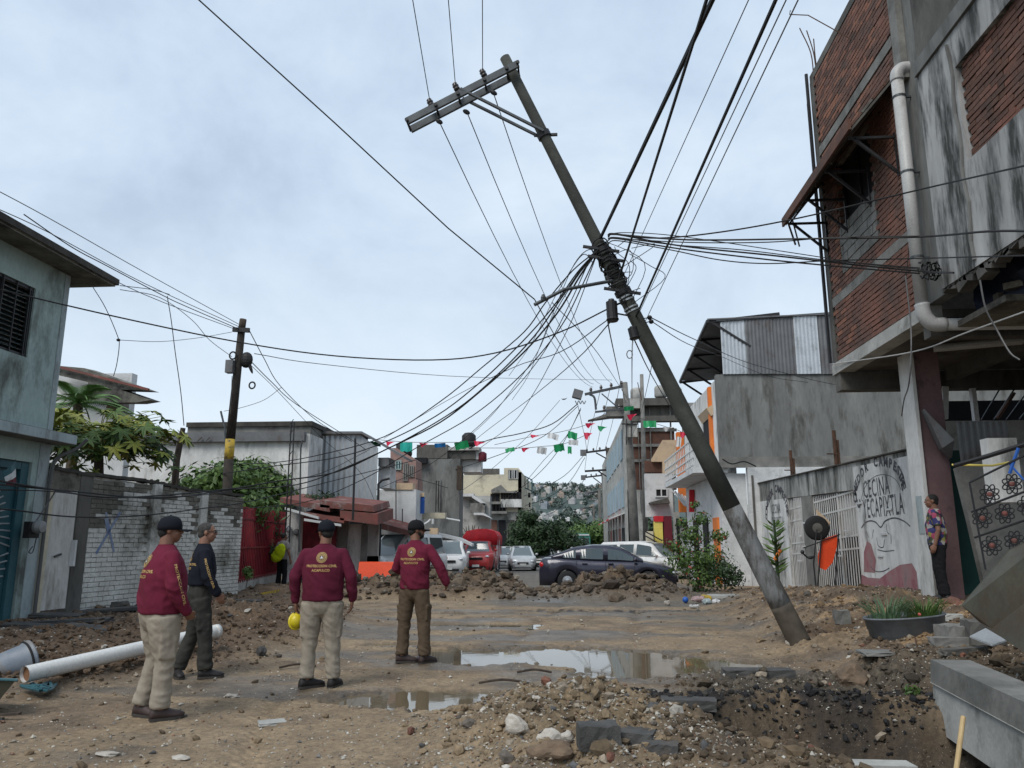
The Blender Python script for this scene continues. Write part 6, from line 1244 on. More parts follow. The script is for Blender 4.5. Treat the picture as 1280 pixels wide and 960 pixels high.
for k, (px0, px1, y, mt, aw) in enumerate([(792, 806, 46, 'concpale', 'red'), (782, 792, 52, 'white', 'white'), (774, 783, 60, 'concdark', 'rustroof'), (764, 775, 74, 'brickdark', 'red'), (755, 765, 88, 'conc', 'white')]):
    bbx(F, 'wall_face', mt, px0, 660, px1+4, 700, y, .4); bbx(F, 'shop_opening', 'dark', px0+2, 674, px1+1, 699, y-.05, .03)
    b = MB(); b.prism([P(px0-4, 665, y=y-1), P(px1+3, 658, y=y-1), P(px1+3, 662, y=y-1), P(px0-4, 669, y=y-1)], (0, 1, 0)); b.build('awning', aw, F)
# bushes and planting in front of the grey building
tree('flowering_bush', 'tall leafy bush with small red flowers left of the leaning pole', P(872, 742, y=23.0), 3.0, [(-.35, 0, .9, .6), (.35, 0, .95, .6), (-.1, 0, 1.6, .45), (.2, 0, 2.1, .30), (.05, 0, 2.5, .16), (-.6, 0, 1.3, .3), (-.35, 0, 2.0, .2), (.7, .1, 1.6, .3), (.2, 0, .4, .6)], 3600, .055, 'leaf', 'bush', seed=61, tr=.04, flowers=90)
tree('low_bush', 'low dark shrub with pale flowers at the right foot of the flowering bush', P(905, 742, y=22.5), 1.2, [(0, 0, .6, .5), (.3, 0, .4, .35)], 1100, .05, 'leafdark', 'bush', seed=62, tr=.03)
cp = thing('cactus_plant', 'upright spiky green plant with orange flowers at the restaurant wall', 'plant', P(973, 733, y=22.2)); c0 = P(973, 733, y=22.2)
b = MB(); r = random.Random(9)
for k in range(46):
    z = .25+1.45*(k/46)**.9; a = r.uniform(0, 6.28); p = c0+Vector((.05*math.cos(a), .05*math.sin(a), z)); L_ = .34*(1.1-.8*abs(k/46-.45)); q1 = p+Vector((math.cos(a)*L_, math.sin(a)*L_, .16)); sd_ = Vector((-math.sin(a), math.cos(a), 0))*.03; b.rings([[p-sd_, p+sd_, p+Vector((0, 0, .03))], [(p+q1)/2-sd_*1.3+Vector((0, 0, -.02)), (p+q1)/2+sd_*1.3+Vector((0, 0, -.02)), (p+q1)/2+Vector((0, 0, .03))], [q1-sd_*.1, q1+sd_*.1, q1+Vector((0, 0, .005))]])
b.build('blade_clump', 'leaf', cp); b = MB(); b.tube([c0-Vector((0, 0, .1)), c0+Vector((0, 0, 1.8))], [.06, .03], 7); b.build('stem', 'leafdark', cp)
for k in range(3): b = MB(); b.ell(c0+Vector((-.08+.07*k, -.18, .75+.1*k)), (.05, .05, .06), 8, 6); b.build('flower', 'orange', cp)
# broken kerb box and litter
kb = thing('kerb_block', 'broken hollow concrete kerb block with a yellow end on the right side of the street', 'kerb', P(925, 757, y=19.6))
a = P(888, 745, y=19.5); b = MB(); b.bb((a.x, 19.4, -.12), (a.x+1.25, 19.9, .12)); b.build('kerb_body', 'mossbrick', kb); b = MB(); b.bb((a.x-.01, 19.35, .123), (a.x+1.28, 20.0, .19)); b.build('kerb_top', 'concpale', kb); b = MB(); b.bb((a.x-.16, 19.3, -.15), (a.x-.012, 19.9, .18)); b.build('kerb_end', 'yellowpaint', kb)
x, y = gp(862, 759, 0)
for k, (px, py, rr_, mt, lb) in enumerate([(857, 750, (.075, .075, .075), 'blue', 'small blue ball among the litter left of the kerb block'), (876, 749, (.24, .12, .07), 'pinkpaint', 'crumpled pink plastic bag in the litter by the kerb block'), (884, 752, (.12, .10, .07), 'paleteal', 'crumpled pale green bag in the litter by the kerb block'), (834, 753, (.07, .06, .05), 'palestone', 'white scrap left of the blue ball'), (868, 756, (.12, .08, .03), 'white', 'flattened white wrapper in the litter below the pink bag'), (895, 751, (.10, .07, .05), 'white', 'white cup beside the yellow kerb end')]):
    p = P(px, py+3, z=zg(*gp(px, py+3, 0))+.02); b = MB(); b.ell(p+Vector((0, 0, rr_[2]*.8)), rr_, 14, 9)
    if mt != 'blue': b.v = [tuple(Vector(q)+Vector([random.uniform(-.018, .018) for _ in range(3)])) for q in b.v]
    tag(b.build('ball' if mt == 'blue' else 'litter', mt, smooth=mt == 'blue'), lb, 'ball' if mt == 'blue' else 'litter')
p = P(745, 746, z=.05); b = MB(); cc = []
for k in range(8):
    row_ = []
    for j in range(5): row_.append(p+Vector((-.75+k*.21, j*.09-.1, .04+.09*abs(math.sin(k*1.7+j))+(.06 if k > 5 else 0))))
    cc.append(row_)
b.rings(cc, cap=False, closed=False); tag(b.build('crumpled_cloth', 'palestone'), 'crumpled pale sack lying at the foot of the earth berm', 'sack')
p = P(905, 745, y=20.6)
# orange barrier
ob = thing('road_barrier', 'orange plastic road barrier with white slanted stripes left of the bearded man', 'barrier', P(478, 730, y=24.5)); a = P(452, 702, y=24.5); c = P(503, 722, y=24.5)
b = MB(); b.prism([(a.x, 24.2, a.z-.02), (a.x, 24.32, a.z), (a.x, 24.42, a.z), (a.x, 24.54, a.z-.02), (a.x, 24.75, c.z-.4), (a.x, 24.0, c.z-.4)], (c.x-a.x, 0, 0)); b.build('barrier_body', 'orangeplastic', ob)
for k in range(3): x = a.x+.5+k*.47; b = MB(); b.prism([(x-.09, 24.195, a.z-.16), (x+.04, 24.195, a.z-.16), (x+.14, 24.13, a.z-.46), (x+.01, 24.13, a.z-.46)], (0, -.008, 0)); b.build('stripe', 'white', ob)
M['roadsheet'] = M['conc']
# ================================================================ vehicles
def vehicle(name, lb, cat_, loc, yaw, L_, Wd, prof, roof, mt, g=.17, whl=.32, axles=(.18, .80), lights='lamp', rear='taillight', grille='rubber', side=((.0, 1),), group=None, mirror=True):
    """prof: (t, z) line of bonnet, belt and boot from front t=0 to rear t=1; roof: (t, z) line of the cabin from windscreen foot to rear-window foot"""
    t = thing(name, lb, cat_, loc, yaw, group); Hw = Wd/2; n = 56; ts = np.linspace(0, 1, n)
    zb = np.interp(ts, [p[0] for p in prof], [p[1] for p in prof]); fr = min(p[0] for p in roof); bk = max(p[0] for p in roof)
    zr = np.interp(ts, [p[0] for p in roof], [p[1] for p in roof]); cab = (ts >= fr) & (ts <= bk)
    X = lambda q: (q-.5)*L_
    def half(q): return Hw*(1-.30*max(0, .10-q)/.10*.9-.22*max(0, q-.93)/.07*.8) if L_ < 9 else Hw
    rg = []
    for i, q in enumerate(ts):
        w = half(q); b0 = g
        for ax in axles:
            d = (X(q)-X(ax)); 
            if abs(d) < whl*1.13: b0 = max(b0, math.sqrt((whl*1.13)**2-d*d)+whl*.95)
        z1 = zb[i]; zs = min(max(.42, b0+.03), z1-.12); bs = min(b0, z1-.2)
        if q == 0 or i == n-1: z1 -= .10
        rg.append([(X(q), y*s, z) for s, y, z in ((-1, w*.90, bs), (-1, w*.985, zs), (-1, w, (zs+z1)/2), (-1, w*.97, z1-.06), (-1, w*.86, z1), (-1, w*.45, z1+.025), (1, w*.45, z1+.025), (1, w*.86, z1), (1, w*.97, z1-.06), (1, w, (zs+z1)/2), (1, w*.985, zs), (1, w*.90, bs))])
    b = MB(); b.rings(rg); body = b.build('body', mt, t, True, local=True)
    # cabin: pillars and roof as one shell, glass set on it
    idx = [i for i in range(n) if cab[i]]; rg = []; A = {}
    for i in idx:
        q = ts[i]; w = half(q)*.90; z0 = zb[i]-.03; z1 = max(zr[i], z0+.02); k = min(1, (z1-z0)/.42); wr = w*(1-.22*k); A[i] = (w, z0, wr, z1)
        rg.append([(X(q), -w, z0), (X(q), -wr, z1-.04*k), (X(q), -wr*.86, z1), (X(q), 0, z1+.02*k), (X(q), wr*.86, z1), (X(q), wr, z1-.04*k), (X(q), w, z0)])
    b = MB(); b.rings(rg); b.build('cabin', mt, t, True, local=True)
    for (s0, s1) in side:
        for sg in (-1, 1):
            ii = [i for i in idx if s0 <= ts[i] <= s1 and A[i][3]-A[i][1] > .12]
            if len(ii) < 2: continue
            o = []; lo = []
            for i in ii:
                w, z0, wr, z1 = A[i]; q = ts[i]; f0 = .14; f1 = .86-.0
                hgt = z1-.04-z0; o.append((X(q), sg*(w+(wr-w)*f1+.012), z0+hgt*f1)); lo.append((X(q), sg*(w+(wr-w)*f0+.012), z0+.03+hgt*f0*.6))
            b = MB(); b.rings([lo, o, [(p[0], p[1]-sg*.012, p[2]) for p in o], [(p[0], p[1]-sg*.012, p[2]) for p in lo]], cap=False, closed=False); b.build('side_window', 'carglass', t, local=True)
    def screen(i0, i1, nm, mt_):
        m0 = ts[idx[0]] if i0 == 'f' else ts[idx[-1]]
        seq = [i for i in idx if (i0 == 'f' and zr[i] < max(zr[idx])*.985 and ts[i] < (fr+bk)/2) or (i0 == 'b' and zr[i] < max(zr[idx])*.985 and ts[i] > (fr+bk)/2)]
        if len(seq) < 2: return
        sg = -1 if i0 == 'f' else 1; r0 = []
        for i in seq:
            w, z0, wr, z1 = A[i]; r0.append([(X(ts[i])+sg*.014, y, z1+.012) for y in (-wr*.80, -wr*.4, 0, wr*.4, wr*.80)])
        b = MB(); b.rings(r0, cap=False, closed=False); b.build(nm, mt_, t, local=True)
    screen('f', 0, 'windscreen', 'windshield'); screen('b', 0, 'rear_window', 'carglass')
    for ax in axles:
        for sg in (-1, 1):
            c = (X(ax), sg*(Hw-.10), whl); w_ = MB(); w_.lathe([(whl*.55, -.09), (whl*.93, -.10), (whl, -.07), (whl, .07), (whl*.93, .10), (whl*.55, .09)], c, 22, rotx(math.pi/2)); wo = w_.build('wheel', 'rubber', t, True, local=True)
            b = MB(); b.lathe([(.03, -.105), (whl*.25, -.095), (whl*.60, -.088), (whl*.60, .088), (whl*.25, .095), (.03, .105)], c, 14, rotx(math.pi/2)); b.build('rim', 'chrome', wo, local=True)
    zf = np.interp(.03, [p[0] for p in prof], [p[1] for p in prof]); zk = np.interp(.985, [p[0] for p in prof], [p[1] for p in prof])
    for sg in (-1, 1):
        w0 = half(.02)*.80
        b = MB(); b.ell((X(.035), sg*w0, zf-.13), (.20, .14, .075), 12, 8, rotz(-sg*.45)); b.build('headlight', lights, t, True, local=True)
        b = MB(); b.ell((X(.978), sg*half(.98)*.86, zk-.17), (.10, .13, .12), 12, 8, rotz(sg*.3)); b.build('tail_light', rear, t, True, local=True)
        if mirror: b = MB(); b.ell((X(fr+.07), sg*(half(.4)+.05), np.interp(fr+.07, [p[0] for p in prof], [p[1] for p in prof])+.06), (.06, .10, .07), 10, 6); b.build('mirror', mt, t, True, local=True)
    b = MB(); b.box((X(0)-.012, 0, zf-.24), (.05, half(0)*1.1, .12)); b.build('grille', grille, t, local=True)
    b = MB(); b.box((X(0)-.03, 0, .34), (.06, half(0)*1.6, .10)); b.build('bumper', grille if L_ > 4.2 else mt, t, local=True)
    b = MB(); b.box((X(0)-.07, 0, .42), (.02, .40, .13)); b.build('number_plate', 'plate', t, local=True)
    b = MB(); b.box((0, 0, g+.12), (L_*.93, Wd*.82, .12)); b.build('underbody', 'rubber', t, local=True)
    return t, X, half
M['navy'] = pm('dark_blue_grey_paint', (.028, .028, .048), rough=.28, bump=0, fine=0, metal=.3, coat=.6, coord='obj', dirt=(.10, .09, .08), dscale=3, dpos=(.6, .9))
M['silverwhite'] = pm('silver_white_paint', (.55, .57, .58), rough=.3, bump=0, fine=0, coat=.4, metal=.2)
M['whitecar'] = pm('white_car_paint', (.70, .70, .69), rough=.35, bump=0, fine=0, coat=.3, dirt=(.4, .37, .33), dscale=2, dpos=(.6, .85))
M['redcar'] = pm('red_truck_paint', (.50, .05, .05), rough=.35, bump=0, fine=0, coat=.3)
M['greycar'] = pm('dark_grey_paint', (.06, .065, .075), rough=.3, bump=0, fine=0, coat=.5)
M['busgreen'] = pm('bus_green_paint', (.05, .22, .16), rough=.4, bump=0, fine=0)
sedan = ([(0, .62), (.02, .70), (.10, .80), (.26, .93), (.60, .96), (.86, 1.03), (.97, 1.02), (1, .95)], [(.22, .93), (.27, 1.05), (.40, 1.36), (.48, 1.43), (.60, 1.44), (.74, 1.37), (.92, 1.08)])
x0 = (P(683, 735, y=25.6).x+P(838, 735, y=25.6).x)/2
t, X_, hf = vehicle('sedan', 'dark blue-grey sedan parked across the street behind the earth berm, facing right', 'car', (x0+.02, 26.1, -.10), math.pi-R(4), 4.35, 1.72, *sedan, 'navy', axles=(.20, .79), side=((.30, .50), (.515, .70), (.715, .82)))
b = MB(); 
for q in (.30, .508, .72): b.box((X_(q), .862, .70), (.008, .006, .5)); b.box((X_(q), -.862, .70), (.008, .006, .5))
o = b.build('door_seam', 'rubber', t, local=True); o['kind'] = 'stuff'
for q in (.47, .66):
    for sg in (-1, 1): b = MB(); b.box((X_(q), sg*.868, .86), (.17, .03, .03)); b.build('door_handle', 'navy', t, local=True)
hatch = ([(0, .60), (.02, .72), (.10, .88), (.24, .98), (.6, 1.0), (.97, 1.02), (1, .9)], [(.16, .92), (.22, 1.05), (.36, 1.42), (.55, 1.52), (.85, 1.46), (.97, 1.05)])
def road_z(y): return float(base_z(0, y))
def at(px, y): q = P(px, 700, y=y); return (q.x, y, road_z(y))
vehicle('hatchback', 'silver-white hatchback facing the camera in the middle of the street', 'car', at(652, 50.5), math.pi/2+R(6), 3.8, 1.72, *hatch, 'silverwhite', side=((.24, .50), (.53, .78)))
vehicle('small_car', 'small white car half hidden between the red truck and the silver hatchback', 'car', at(630, 57), math.pi/2, 3.8, 1.65, *hatch, 'whitecar', side=((.24, .50), (.53, .78)))
vehicle('dark_car', 'dark grey car facing the camera just left of the sedan tail', 'car', at(679, 62), math.pi/2-R(8), 4.3, 1.74, *sedan, 'greycar', side=((.30, .50), (.53, .72)))
suv = ([(0, .70), (.03, .85), (.2, .98), (.97, 1.08), (1, 1.0)], [(.17, .98), (.24, 1.2), (.32, 1.58), (.45, 1.68), (.9, 1.64), (.985, 1.1)])
vehicle('suv', 'white family car with a dark roof behind the bonnet of the dark sedan', 'car', at(803, 37.5), math.pi-R(35), 4.6, 1.8, *suv, 'whitecar', side=((.26, .48), (.5, .68), (.7, .92)))
vehicle('pale_car', 'pale car roof showing over the rear window of the dark sedan', 'car', at(722, 66), math.pi/2, 4.2, 1.7, *hatch, 'silverwhite', side=((.24, .50), (.53, .78)))
van = ([(0, .75), (.03, .95), (.16, 1.08), (.97, 1.12), (1, 1.0)], [(.12, 1.05), (.22, 1.45), (.34, 1.92), (.45, 1.98), (.92, 1.95), (.99, 1.1)])
vehicle('van', 'white minivan with a sloping windscreen left of the bearded man', 'van', (P(503, 715, y=33.5).x, 33.9, -.2), math.pi/2-R(22), 4.7, 1.85, *van, 'whitecar', side=((.24, .42), (.44, .66), (.68, .92)), whl=.34)
pick = ([(0, .78), (.03, .98), (.22, 1.08), (.48, 1.10), (.97, 1.10), (1, 1.0)], [(.18, 1.05), (.23, 1.25), (.30, 1.66), (.36, 1.72), (.47, 1.70), (.505, 1.15)])
vehicle('pickup', 'white pickup truck facing the camera right of the bearded man', 'pickup', (P(556, 712, y=38.5).x, 40.3, -.26), math.pi/2+R(6), 5.0, 1.82, *pick, 'whitecar', side=((.25, .34), (.35, .46)), whl=.36)
t, X_, hf = vehicle('truck', 'red cargo truck with a tall red tarpaulin hood, facing the camera', 'truck', (P(600, 712, y=46).x, 46.5, -.33), math.pi/2, 5.2, 1.9, [(0, .85), (.03, 1.05), (.20, 1.2), (.40, 1.22), (1, 1.0)], [(.16, 1.15), (.20, 1.3), (.25, 1.74), (.30, 1.78), (.40, 1.76), (.42, 1.2)], 'redcar', side=((.22, .30), (.31, .38)), whl=.38)
b = MB(); rg = []
for q in (.40, .42, .60, .80, .99, 1.0):
    x = X_(q); e_ = .04*math.sin(q*31); rg.append([(x, -1.02, 1.55+e_), (x, -1.03, 2.05), (x, -.85, 2.33+e_), (x, -.35, 2.48), (x, .2, 2.46+e_), (x, .8, 2.36), (x, 1.03, 2.05+e_), (x, 1.02, 1.5)])
b.rings(rg); b.build('tarpaulin_hood', 'red', t, True, local=True)
b = MB(); b.box((X_(.70), 0, 1.2), (3.0, 2.0, .55)); b.build('cargo_box', 'redcar', t, local=True)
for sg in (-1, 1): b = MB(); b.bar((X_(.41), sg*.99, .9), (X_(.41), sg*.99, 2.1), .07); b.build('hood_post', 'white', t, local=True)
# bus and far box truck
def boxy(name, lb, cat_, px, y, Wd, Hh, L_, mt, glassz):
    x, yy, z = at(px, y); t = thing(name, lb, cat_, (x, yy, z), 0)
    b = MB(); b.rings([[(-Wd/2, yv, .35), (-Wd/2, yv, Hh-.25), (-Wd/2+.2, yv, Hh), (Wd/2-.2, yv, Hh), (Wd/2, yv, Hh-.25), (Wd/2, yv, .35)] for yv in (0, L_)]); b.build('body', mt, t, local=True)
    b = MB(); b.box((0, -.02, (glassz[0]+glassz[1])/2), (Wd*.9, .05, glassz[1]-glassz[0])); b.build('windscreen', 'carglass', t, local=True)
    for sg in (-1, 1):
        b = MB(); b.lathe([(.2, -.12), (.45, -.14), (.48, 0), (.45, .14), (.2, .12)], (sg*(Wd/2-.2), 1.2, .46), 18, roty(math.pi/2)); b.build('wheel', 'rubber', t, local=True)
        b = MB(); b.ell((sg*Wd*.38, -.03, .85), (.16, .06, .12), 10, 6); b.build('headlight', 'lamp', t, local=True)
        for k in range(5): b = MB(); b.box((sg*(Wd/2+.01), 1.2+k*1.4, (glassz[0]+glassz[1])/2), (.04, 1.2, .8)); b.build('side_window', 'carglass', t, local=True)
    return t
t = boxy('bus', 'green bus seen end-on over the rear of the dark sedan', 'bus', 722, 82, 2.7, 2.95, 9, 'busgreen', (1.5, 2.5)); 
b = MB(); b.box((0, -.05, 2.8), (2.5, .1, .14)); b.build('roof_strip', 'white', t, local=True); b = MB(); b.box((0, -.04, .8), (2.7, .04, .7)); b.build('white_panel', 'white', t, local=True)
for x in (-.5, .5): b = MB(); b.box((x, -.06, 2.0), (.05, .04, 1)); b.build('window_post', 'white', t, local=True)
t = boxy('box_truck', 'white box truck partly hidden behind the tree left of the bus', 'truck', 689, 88, 2.3, 2.9, 5, 'white', (1.3, 1.9))
# ================================================================ utility poles
PT, PB_ = P(631, 72, y=11.35), P(1001, 806, y=11.7)
lp = thing('leaning_pole', 'long concrete utility pole leaning steeply left with its crossarm high over the street', 'utility pole', PB_)
ax_ = (PT-PB_); LP = ax_.length; au = ax_.normalized(); base = PB_-au*.5
def rad(t): return .085+.078*max(0, 1-t)**1.5
split = [.0, .055, .36, 1.0]
def polepart(t0, t1, nm, mt):
    b = MB(); m_ = 8; b.tube([PB_+ax_*(t0+(t1-t0)*i/m_) for i in range(m_+1)], [rad(t0+(t1-t0)*i/m_) for i in range(m_+1)], 14); return b.build(nm, mt, lp, True)
tP = lambda px, py: ((P(px, py, y=11.5)-PB_).dot(au))/LP
t1_ = tP(975, 760); t2_ = tP(921, 632)
b = MB(); b.tube([base, PB_], [rad(0)*1.02, rad(0)], 14); b.build('buried_foot', 'polemud', lp, True)
polepart(0, t1_, 'muddy_butt', 'polemud'); polepart(t1_, t2_, 'painted_section', 'polebase'); polepart(t2_, 1, 'shaft', 'polecon')
def onpole(px, py): return PB_+ax_*tP(px, py)
side_ = Vector((0, -1, 0))
# crossarm: two channels, braces, insulators
A0_, A1_ = P(511, 157, y=11.3), P(648, 86, y=11.3)
cu = (A1_-A0_).normalized()
for dy in (-.13, .13): b = MB(); b.bar(A0_+Vector((0, dy, 0)), A1_+Vector((0, dy, 0)), .055, .11, up=au); b.build('crossarm', 'steel', lp)
for k, p in enumerate((A0_, A1_, A0_.lerp(A1_, .26), A0_.lerp(A1_, .46), A0_.lerp(A1_, .70), A0_.lerp(A1_, .9))): b = MB(); b.bar(p+Vector((0, -.17, 0)), p+Vector((0, .17, 0)), .03); b.lathe([(.03, -.02), (.03, .02)], p+Vector((0, -.18, 0)), 6, rotx(math.pi/2)); b.build('bolt', 'blacksteel', lp)
for dy in (-.14, .14): b = MB(); b.bar(P(577, 117, y=11.3)+Vector((0, dy, 0)), onpole(681, 172)+Vector((0, dy*.9, 0)), .05, .035); b.build('brace', 'steel', lp)
q_ = onpole(681, 172); b = MB(); b.tube([q_-au*.05, q_+au*.05], rad(.85)+.025, 14); b.bar(q_+Vector((-.16, 0, 0)), q_+Vector((.22, 0, 0)), .04); b.build('collar', 'blacksteel', lp)
INS = [(541, 135), (573, 115), (607, 98)]; insp = []
for px, py in INS:
    p = P(px, py, y=11.3); insp.append(p); q3 = au.to_track_quat('Z', 'Y').to_matrix(); b = MB(); b.lathe([(.015, -.12), (.015, -.02), (.05, -.02), (.055, .01), (.03, .025), (.05, .04), (.055, .06), (.035, .075), (.045, .10), (.02, .12)], p+au*.06, 12, q3); b.build('insulator', 'porcelain', lp, True)
for px, py in ((549, 152), (583, 140), (617, 116)): p = P(px, py, y=11.35); b = MB(); b.ell(p, (.07, .03, .04), 8, 6, roty(.6)); b.build('wire_clamp', 'blacksteel', lp)
# tangle band of straps and coils
r = random.Random(12)
for k in range(26):
    t_ = tP(752+k*.8, 306+k*2.0); c = PB_+ax_*t_; rr_ = rad(t_)+.015+r.uniform(0, .035); a0_ = r.uniform(-.25, .25); e1_ = Vector((0, 1, 0)); e2_ = au.cross(e1_); b = MB(); b.tube([c+(e1_*math.cos(a)+e2_*math.sin(a))*rr_+au*a0_*math.cos(a)*.5 for a in np.linspace(0, 2*math.pi, 17)], .011, 5, cap=False); b.build('cable_wrap', 'cable', lp)
for dx, dy in ((0, 0), (12, 9), (25, 52)): c = onpole(757+dx, 312+dy); b = MB(); b.tube([c-au*.04, c+au*.04], rad(.6)+.03, 14); b.bar(c+Vector((-.3, -.1, .04)), c+Vector((.26, -.1, -.06)), .04); b.build('collar', 'blacksteel', lp)
for px, py in ((786, 370), (788, 374), (793, 383), (795, 387)): c = onpole(px, py); b = MB(); b.tube([c-au*.012, c+au*.012], rad(.55)+.012, 14); b.build('steel_band', 'sheetshiny', lp)
b = MB(); b.tube([P(765, 351, y=11.4), P(705, 362, y=11.2), P(668, 381, y=11.1)], .028, 8); b.build('bracket_arm', 'steel', lp)
b = MB(); b.tube([P(758, 346, y=11.45), P(768, 352, y=11.45)], .05, 8); b.lathe([(.03, -.05), (.04, 0), (.02, .05)], P(679, 372, y=11.1), 8); b.build('arm_end', 'steel', lp)
def closure(px0, py0, px1, py1, rr_, lb, mt='blacksteel'):
    a = P(px0, py0, y=11.25); c = P(px1, py1, y=11.25); b = MB(); m_ = (a+c)/2; b.tube([a, a.lerp(c, .08), a.lerp(c, .12), a.lerp(c, .85), a.lerp(c, .9), c], [rr_*.5, rr_*.6, rr_, rr_, rr_*1.15, rr_*.9], 12); o = b.build('splice_closure', mt); return tag(o, lb, 'splice box')
closure(764, 374, 766, 402, .085, 'upper black cable splice canister left of the leaning pole'); closure(790, 408, 794, 424, .075, 'lower black cable splice canister tight against the leaning pole')
b = MB(); b.bar(P(768, 382, y=11.3), P(782, 376, y=11.4), .03); b.bar(P(766, 391, y=11.3), P(788, 395, y=11.4), .02); b.build('closure_bracket', 'blacksteel', lp)
b = MB(); b.tube([P(787+7*math.cos(a)*.5, 443+5*math.sin(a), y=11.2) for a in np.linspace(0, 6.28, 14)], .008, 5); b.tube([P(791, 425, y=11.25), P(790, 438, y=11.2)], .008, 5); tag(b.build('hanging_clamp', 'sheetdull'), 'metal ring hanging on a strap below the lower splice canister', 'clamp')
for px, py, lb in ((812, 397, 'upper'), (814, 402, 'lower')): p = P(px, py, y=11.4); b = MB(); b.ell(p, (.04, .05, .035), 10, 6); b.bar(p, onpole(px-12, py), .012); tag(b.build('wire_anchor', 'blacksteel'), lb+' little wire anchor on the right side of the leaning pole', 'anchor')
# small pole on the left
sp_ = thing('utility_pole', 'short black utility pole with a yellow band behind the brick wall, carrying a grey box', 'utility pole', P(281, 700, y=19.5))
def small(px, py): return P(px, py, y=19.5)
def seg(nm, mt, a, c, r0, r1, parent=sp_): b = MB(); b.tube([a, (a+c)/2, c], [r0, (r0+r1)/2, r1], 12); return b.build(nm, mt, parent, True)
M['blackpole'] = pm('tarred_pole', (.022, .018, .015), (.04, .032, .025), scale=5, rough=.85, bump=.4)
seg('shaft', 'blackpole', small(279, 720), small(286, 574), .13, .12); seg('yellow_band', 'yellowpaint', small(286, 574), small(288, 549), .122, .12); seg('shaft', 'blackpole', small(288, 549), small(302, 412), .12, .095); seg('red_top', 'wood', small(302, 412), small(304, 399), .095, .09)
b = MB(); p = small(303, 413); b.bar(p+Vector((-.22, -.1, 0)), p+Vector((.24, -.1, -.03)), .07, .12); b.build('clamp_bar', 'blacksteel', sp_)
b = MB(); p = small(291, 460); b.bb(p-Vector((.1, .25, .17)), p+Vector((.10, -.05, .17))); b.build('grey_box', 'sheetdull', sp_)
b = MB(); p = small(308, 450); b.ell(p, (.18, .12, .22), 10, 8); b.ell(p+Vector((.1, 0, -.15)), (.05, .05, .25), 8, 6, roty(-.4)); b.build('cable_bundle', 'cable', sp_)
for px, py, rr_ in ((294, 446, .09), (318, 483, .08)): b = MB(); c = small(px, py)-Vector((0, .15, 0)); b.tube([c+Vector((rr_*math.cos(a), 0, rr_*math.sin(a)*1.1)) for a in np.linspace(0, 6.28, 16)], .022, 6, cap=False); b.build('cable_coil', 'cable', sp_)
# dark pole by the grey tower
dp_ = thing('utility_pole', 'dark utility pole with a yellow band standing before the grey tower', 'utility pole', P(554, 700, y=43)); dq = lambda px, py: P(px, py, y=43)
seg('shaft', 'blackpole', dq(554, 700), dq(556, 641), .17, .16, dp_); seg('yellow_band', 'yellowpaint', dq(556, 641), dq(557, 630), .161, .16, dp_); seg('shaft', 'blackpole', dq(557, 630), dq(561, 570), .16, .11, dp_); b = MB(); b.ell(dq(561, 585), (.2, .15, .45), 10, 8); b.build('cable_bundle', 'cable', dp_); b = MB(); b.lathe([(.11, 0), (.05, .2)], dq(561, 571), 8); b.build('pole_cap', 'concpale', dp_)
# poles down the right side
def crossarm(parent, c, w, y, px0, py0, px1, py1, nI=4, mt='steel', th=.1, ins='porcelain'):
    a = P(px0, py0, y=y); e = P(px1, py1, y=y); b = MB(); b.bar(a, e, th); b.build('crossarm', mt, parent)
    for k in range(nI): p = a.lerp(e, (k+.6)/nI); b = MB(); b.lathe([(.03, 0), (.09, .05), (.06, .12), (.09, .18), (.05, .3)], p, 8); b.build('insulator', ins, parent)
pA = thing('utility_pole', 'tall grey concrete utility pole with transformer box and crossarms before the unfinished building', 'utility pole', P(793, 705, y=41)); y_ = 41
b = MB(); b.tube([P(795, 710, y=y_), P(789, 590, y=y_), P(781, 478, y=y_)], [.26, .22, .14], 12); b.build('shaft', 'conc', pA, True)
crossarm(pA, None, 0, y_, 731, 493, 782, 482, 4, th=.13); b = MB(); b.bar(P(752, 492, y=y_), P(780, 516, y=y_), .06); b.build('brace', 'steel', pA)
b = MB(); b.tube(cat([P(737, 493, y=y_), P(743, 497, y=y_), P(745, 512, y=y_)], 4), .06, 6); b.build('drop_pipe', 'steel', pA); crossarm(pA, None, 0, y_, 744, 515, 782, 511, 2, th=.1)
b = MB(); c = P(722, 493, y=y_); b.box(c, (.5, .5, .45), roty(.3)); b.build('lamp_box', 'sheetdull', pA); b = MB(); b.tube(cat([P(719+k*2.2, 501+4*(k % 2), y=y_) for k in range(7)], 3), .03, 5); b.build('wire_clump', 'sheet', pA)
b = MB(); b.bb(P(781, 530, y=y_-.3), P(797, 546, y=y_-.7)); b.build('transformer_box', 'concpale', pA)
for px in (783, 789): b = MB(); b.bar(P(px, 524, y=y_-.8), P(px, 556, y=y_-.8), .05); b.build('bracket_leg', 'blacksteel', pA)
b = MB(); b.bar(P(777, 530, y=y_-.75), P(798, 530, y=y_-.75), .06); b.build('bracket_bar', 'blacksteel', pA)
pB = thing('utility_pole', 'slim concrete pole directly right of the tall pole with the transformer bracket', 'utility pole', P(805, 700, y=43)); b = MB(); b.tube([P(808, 705, y=42.5), P(802, 468, y=42.5)], [.16, .10], 10); b.build('shaft', 'conc', pB, True); b = MB(); b.bar(P(802, 500, y=42.4), P(797, 478, y=42.4), .04); b.build('peg', 'rebar', pB)
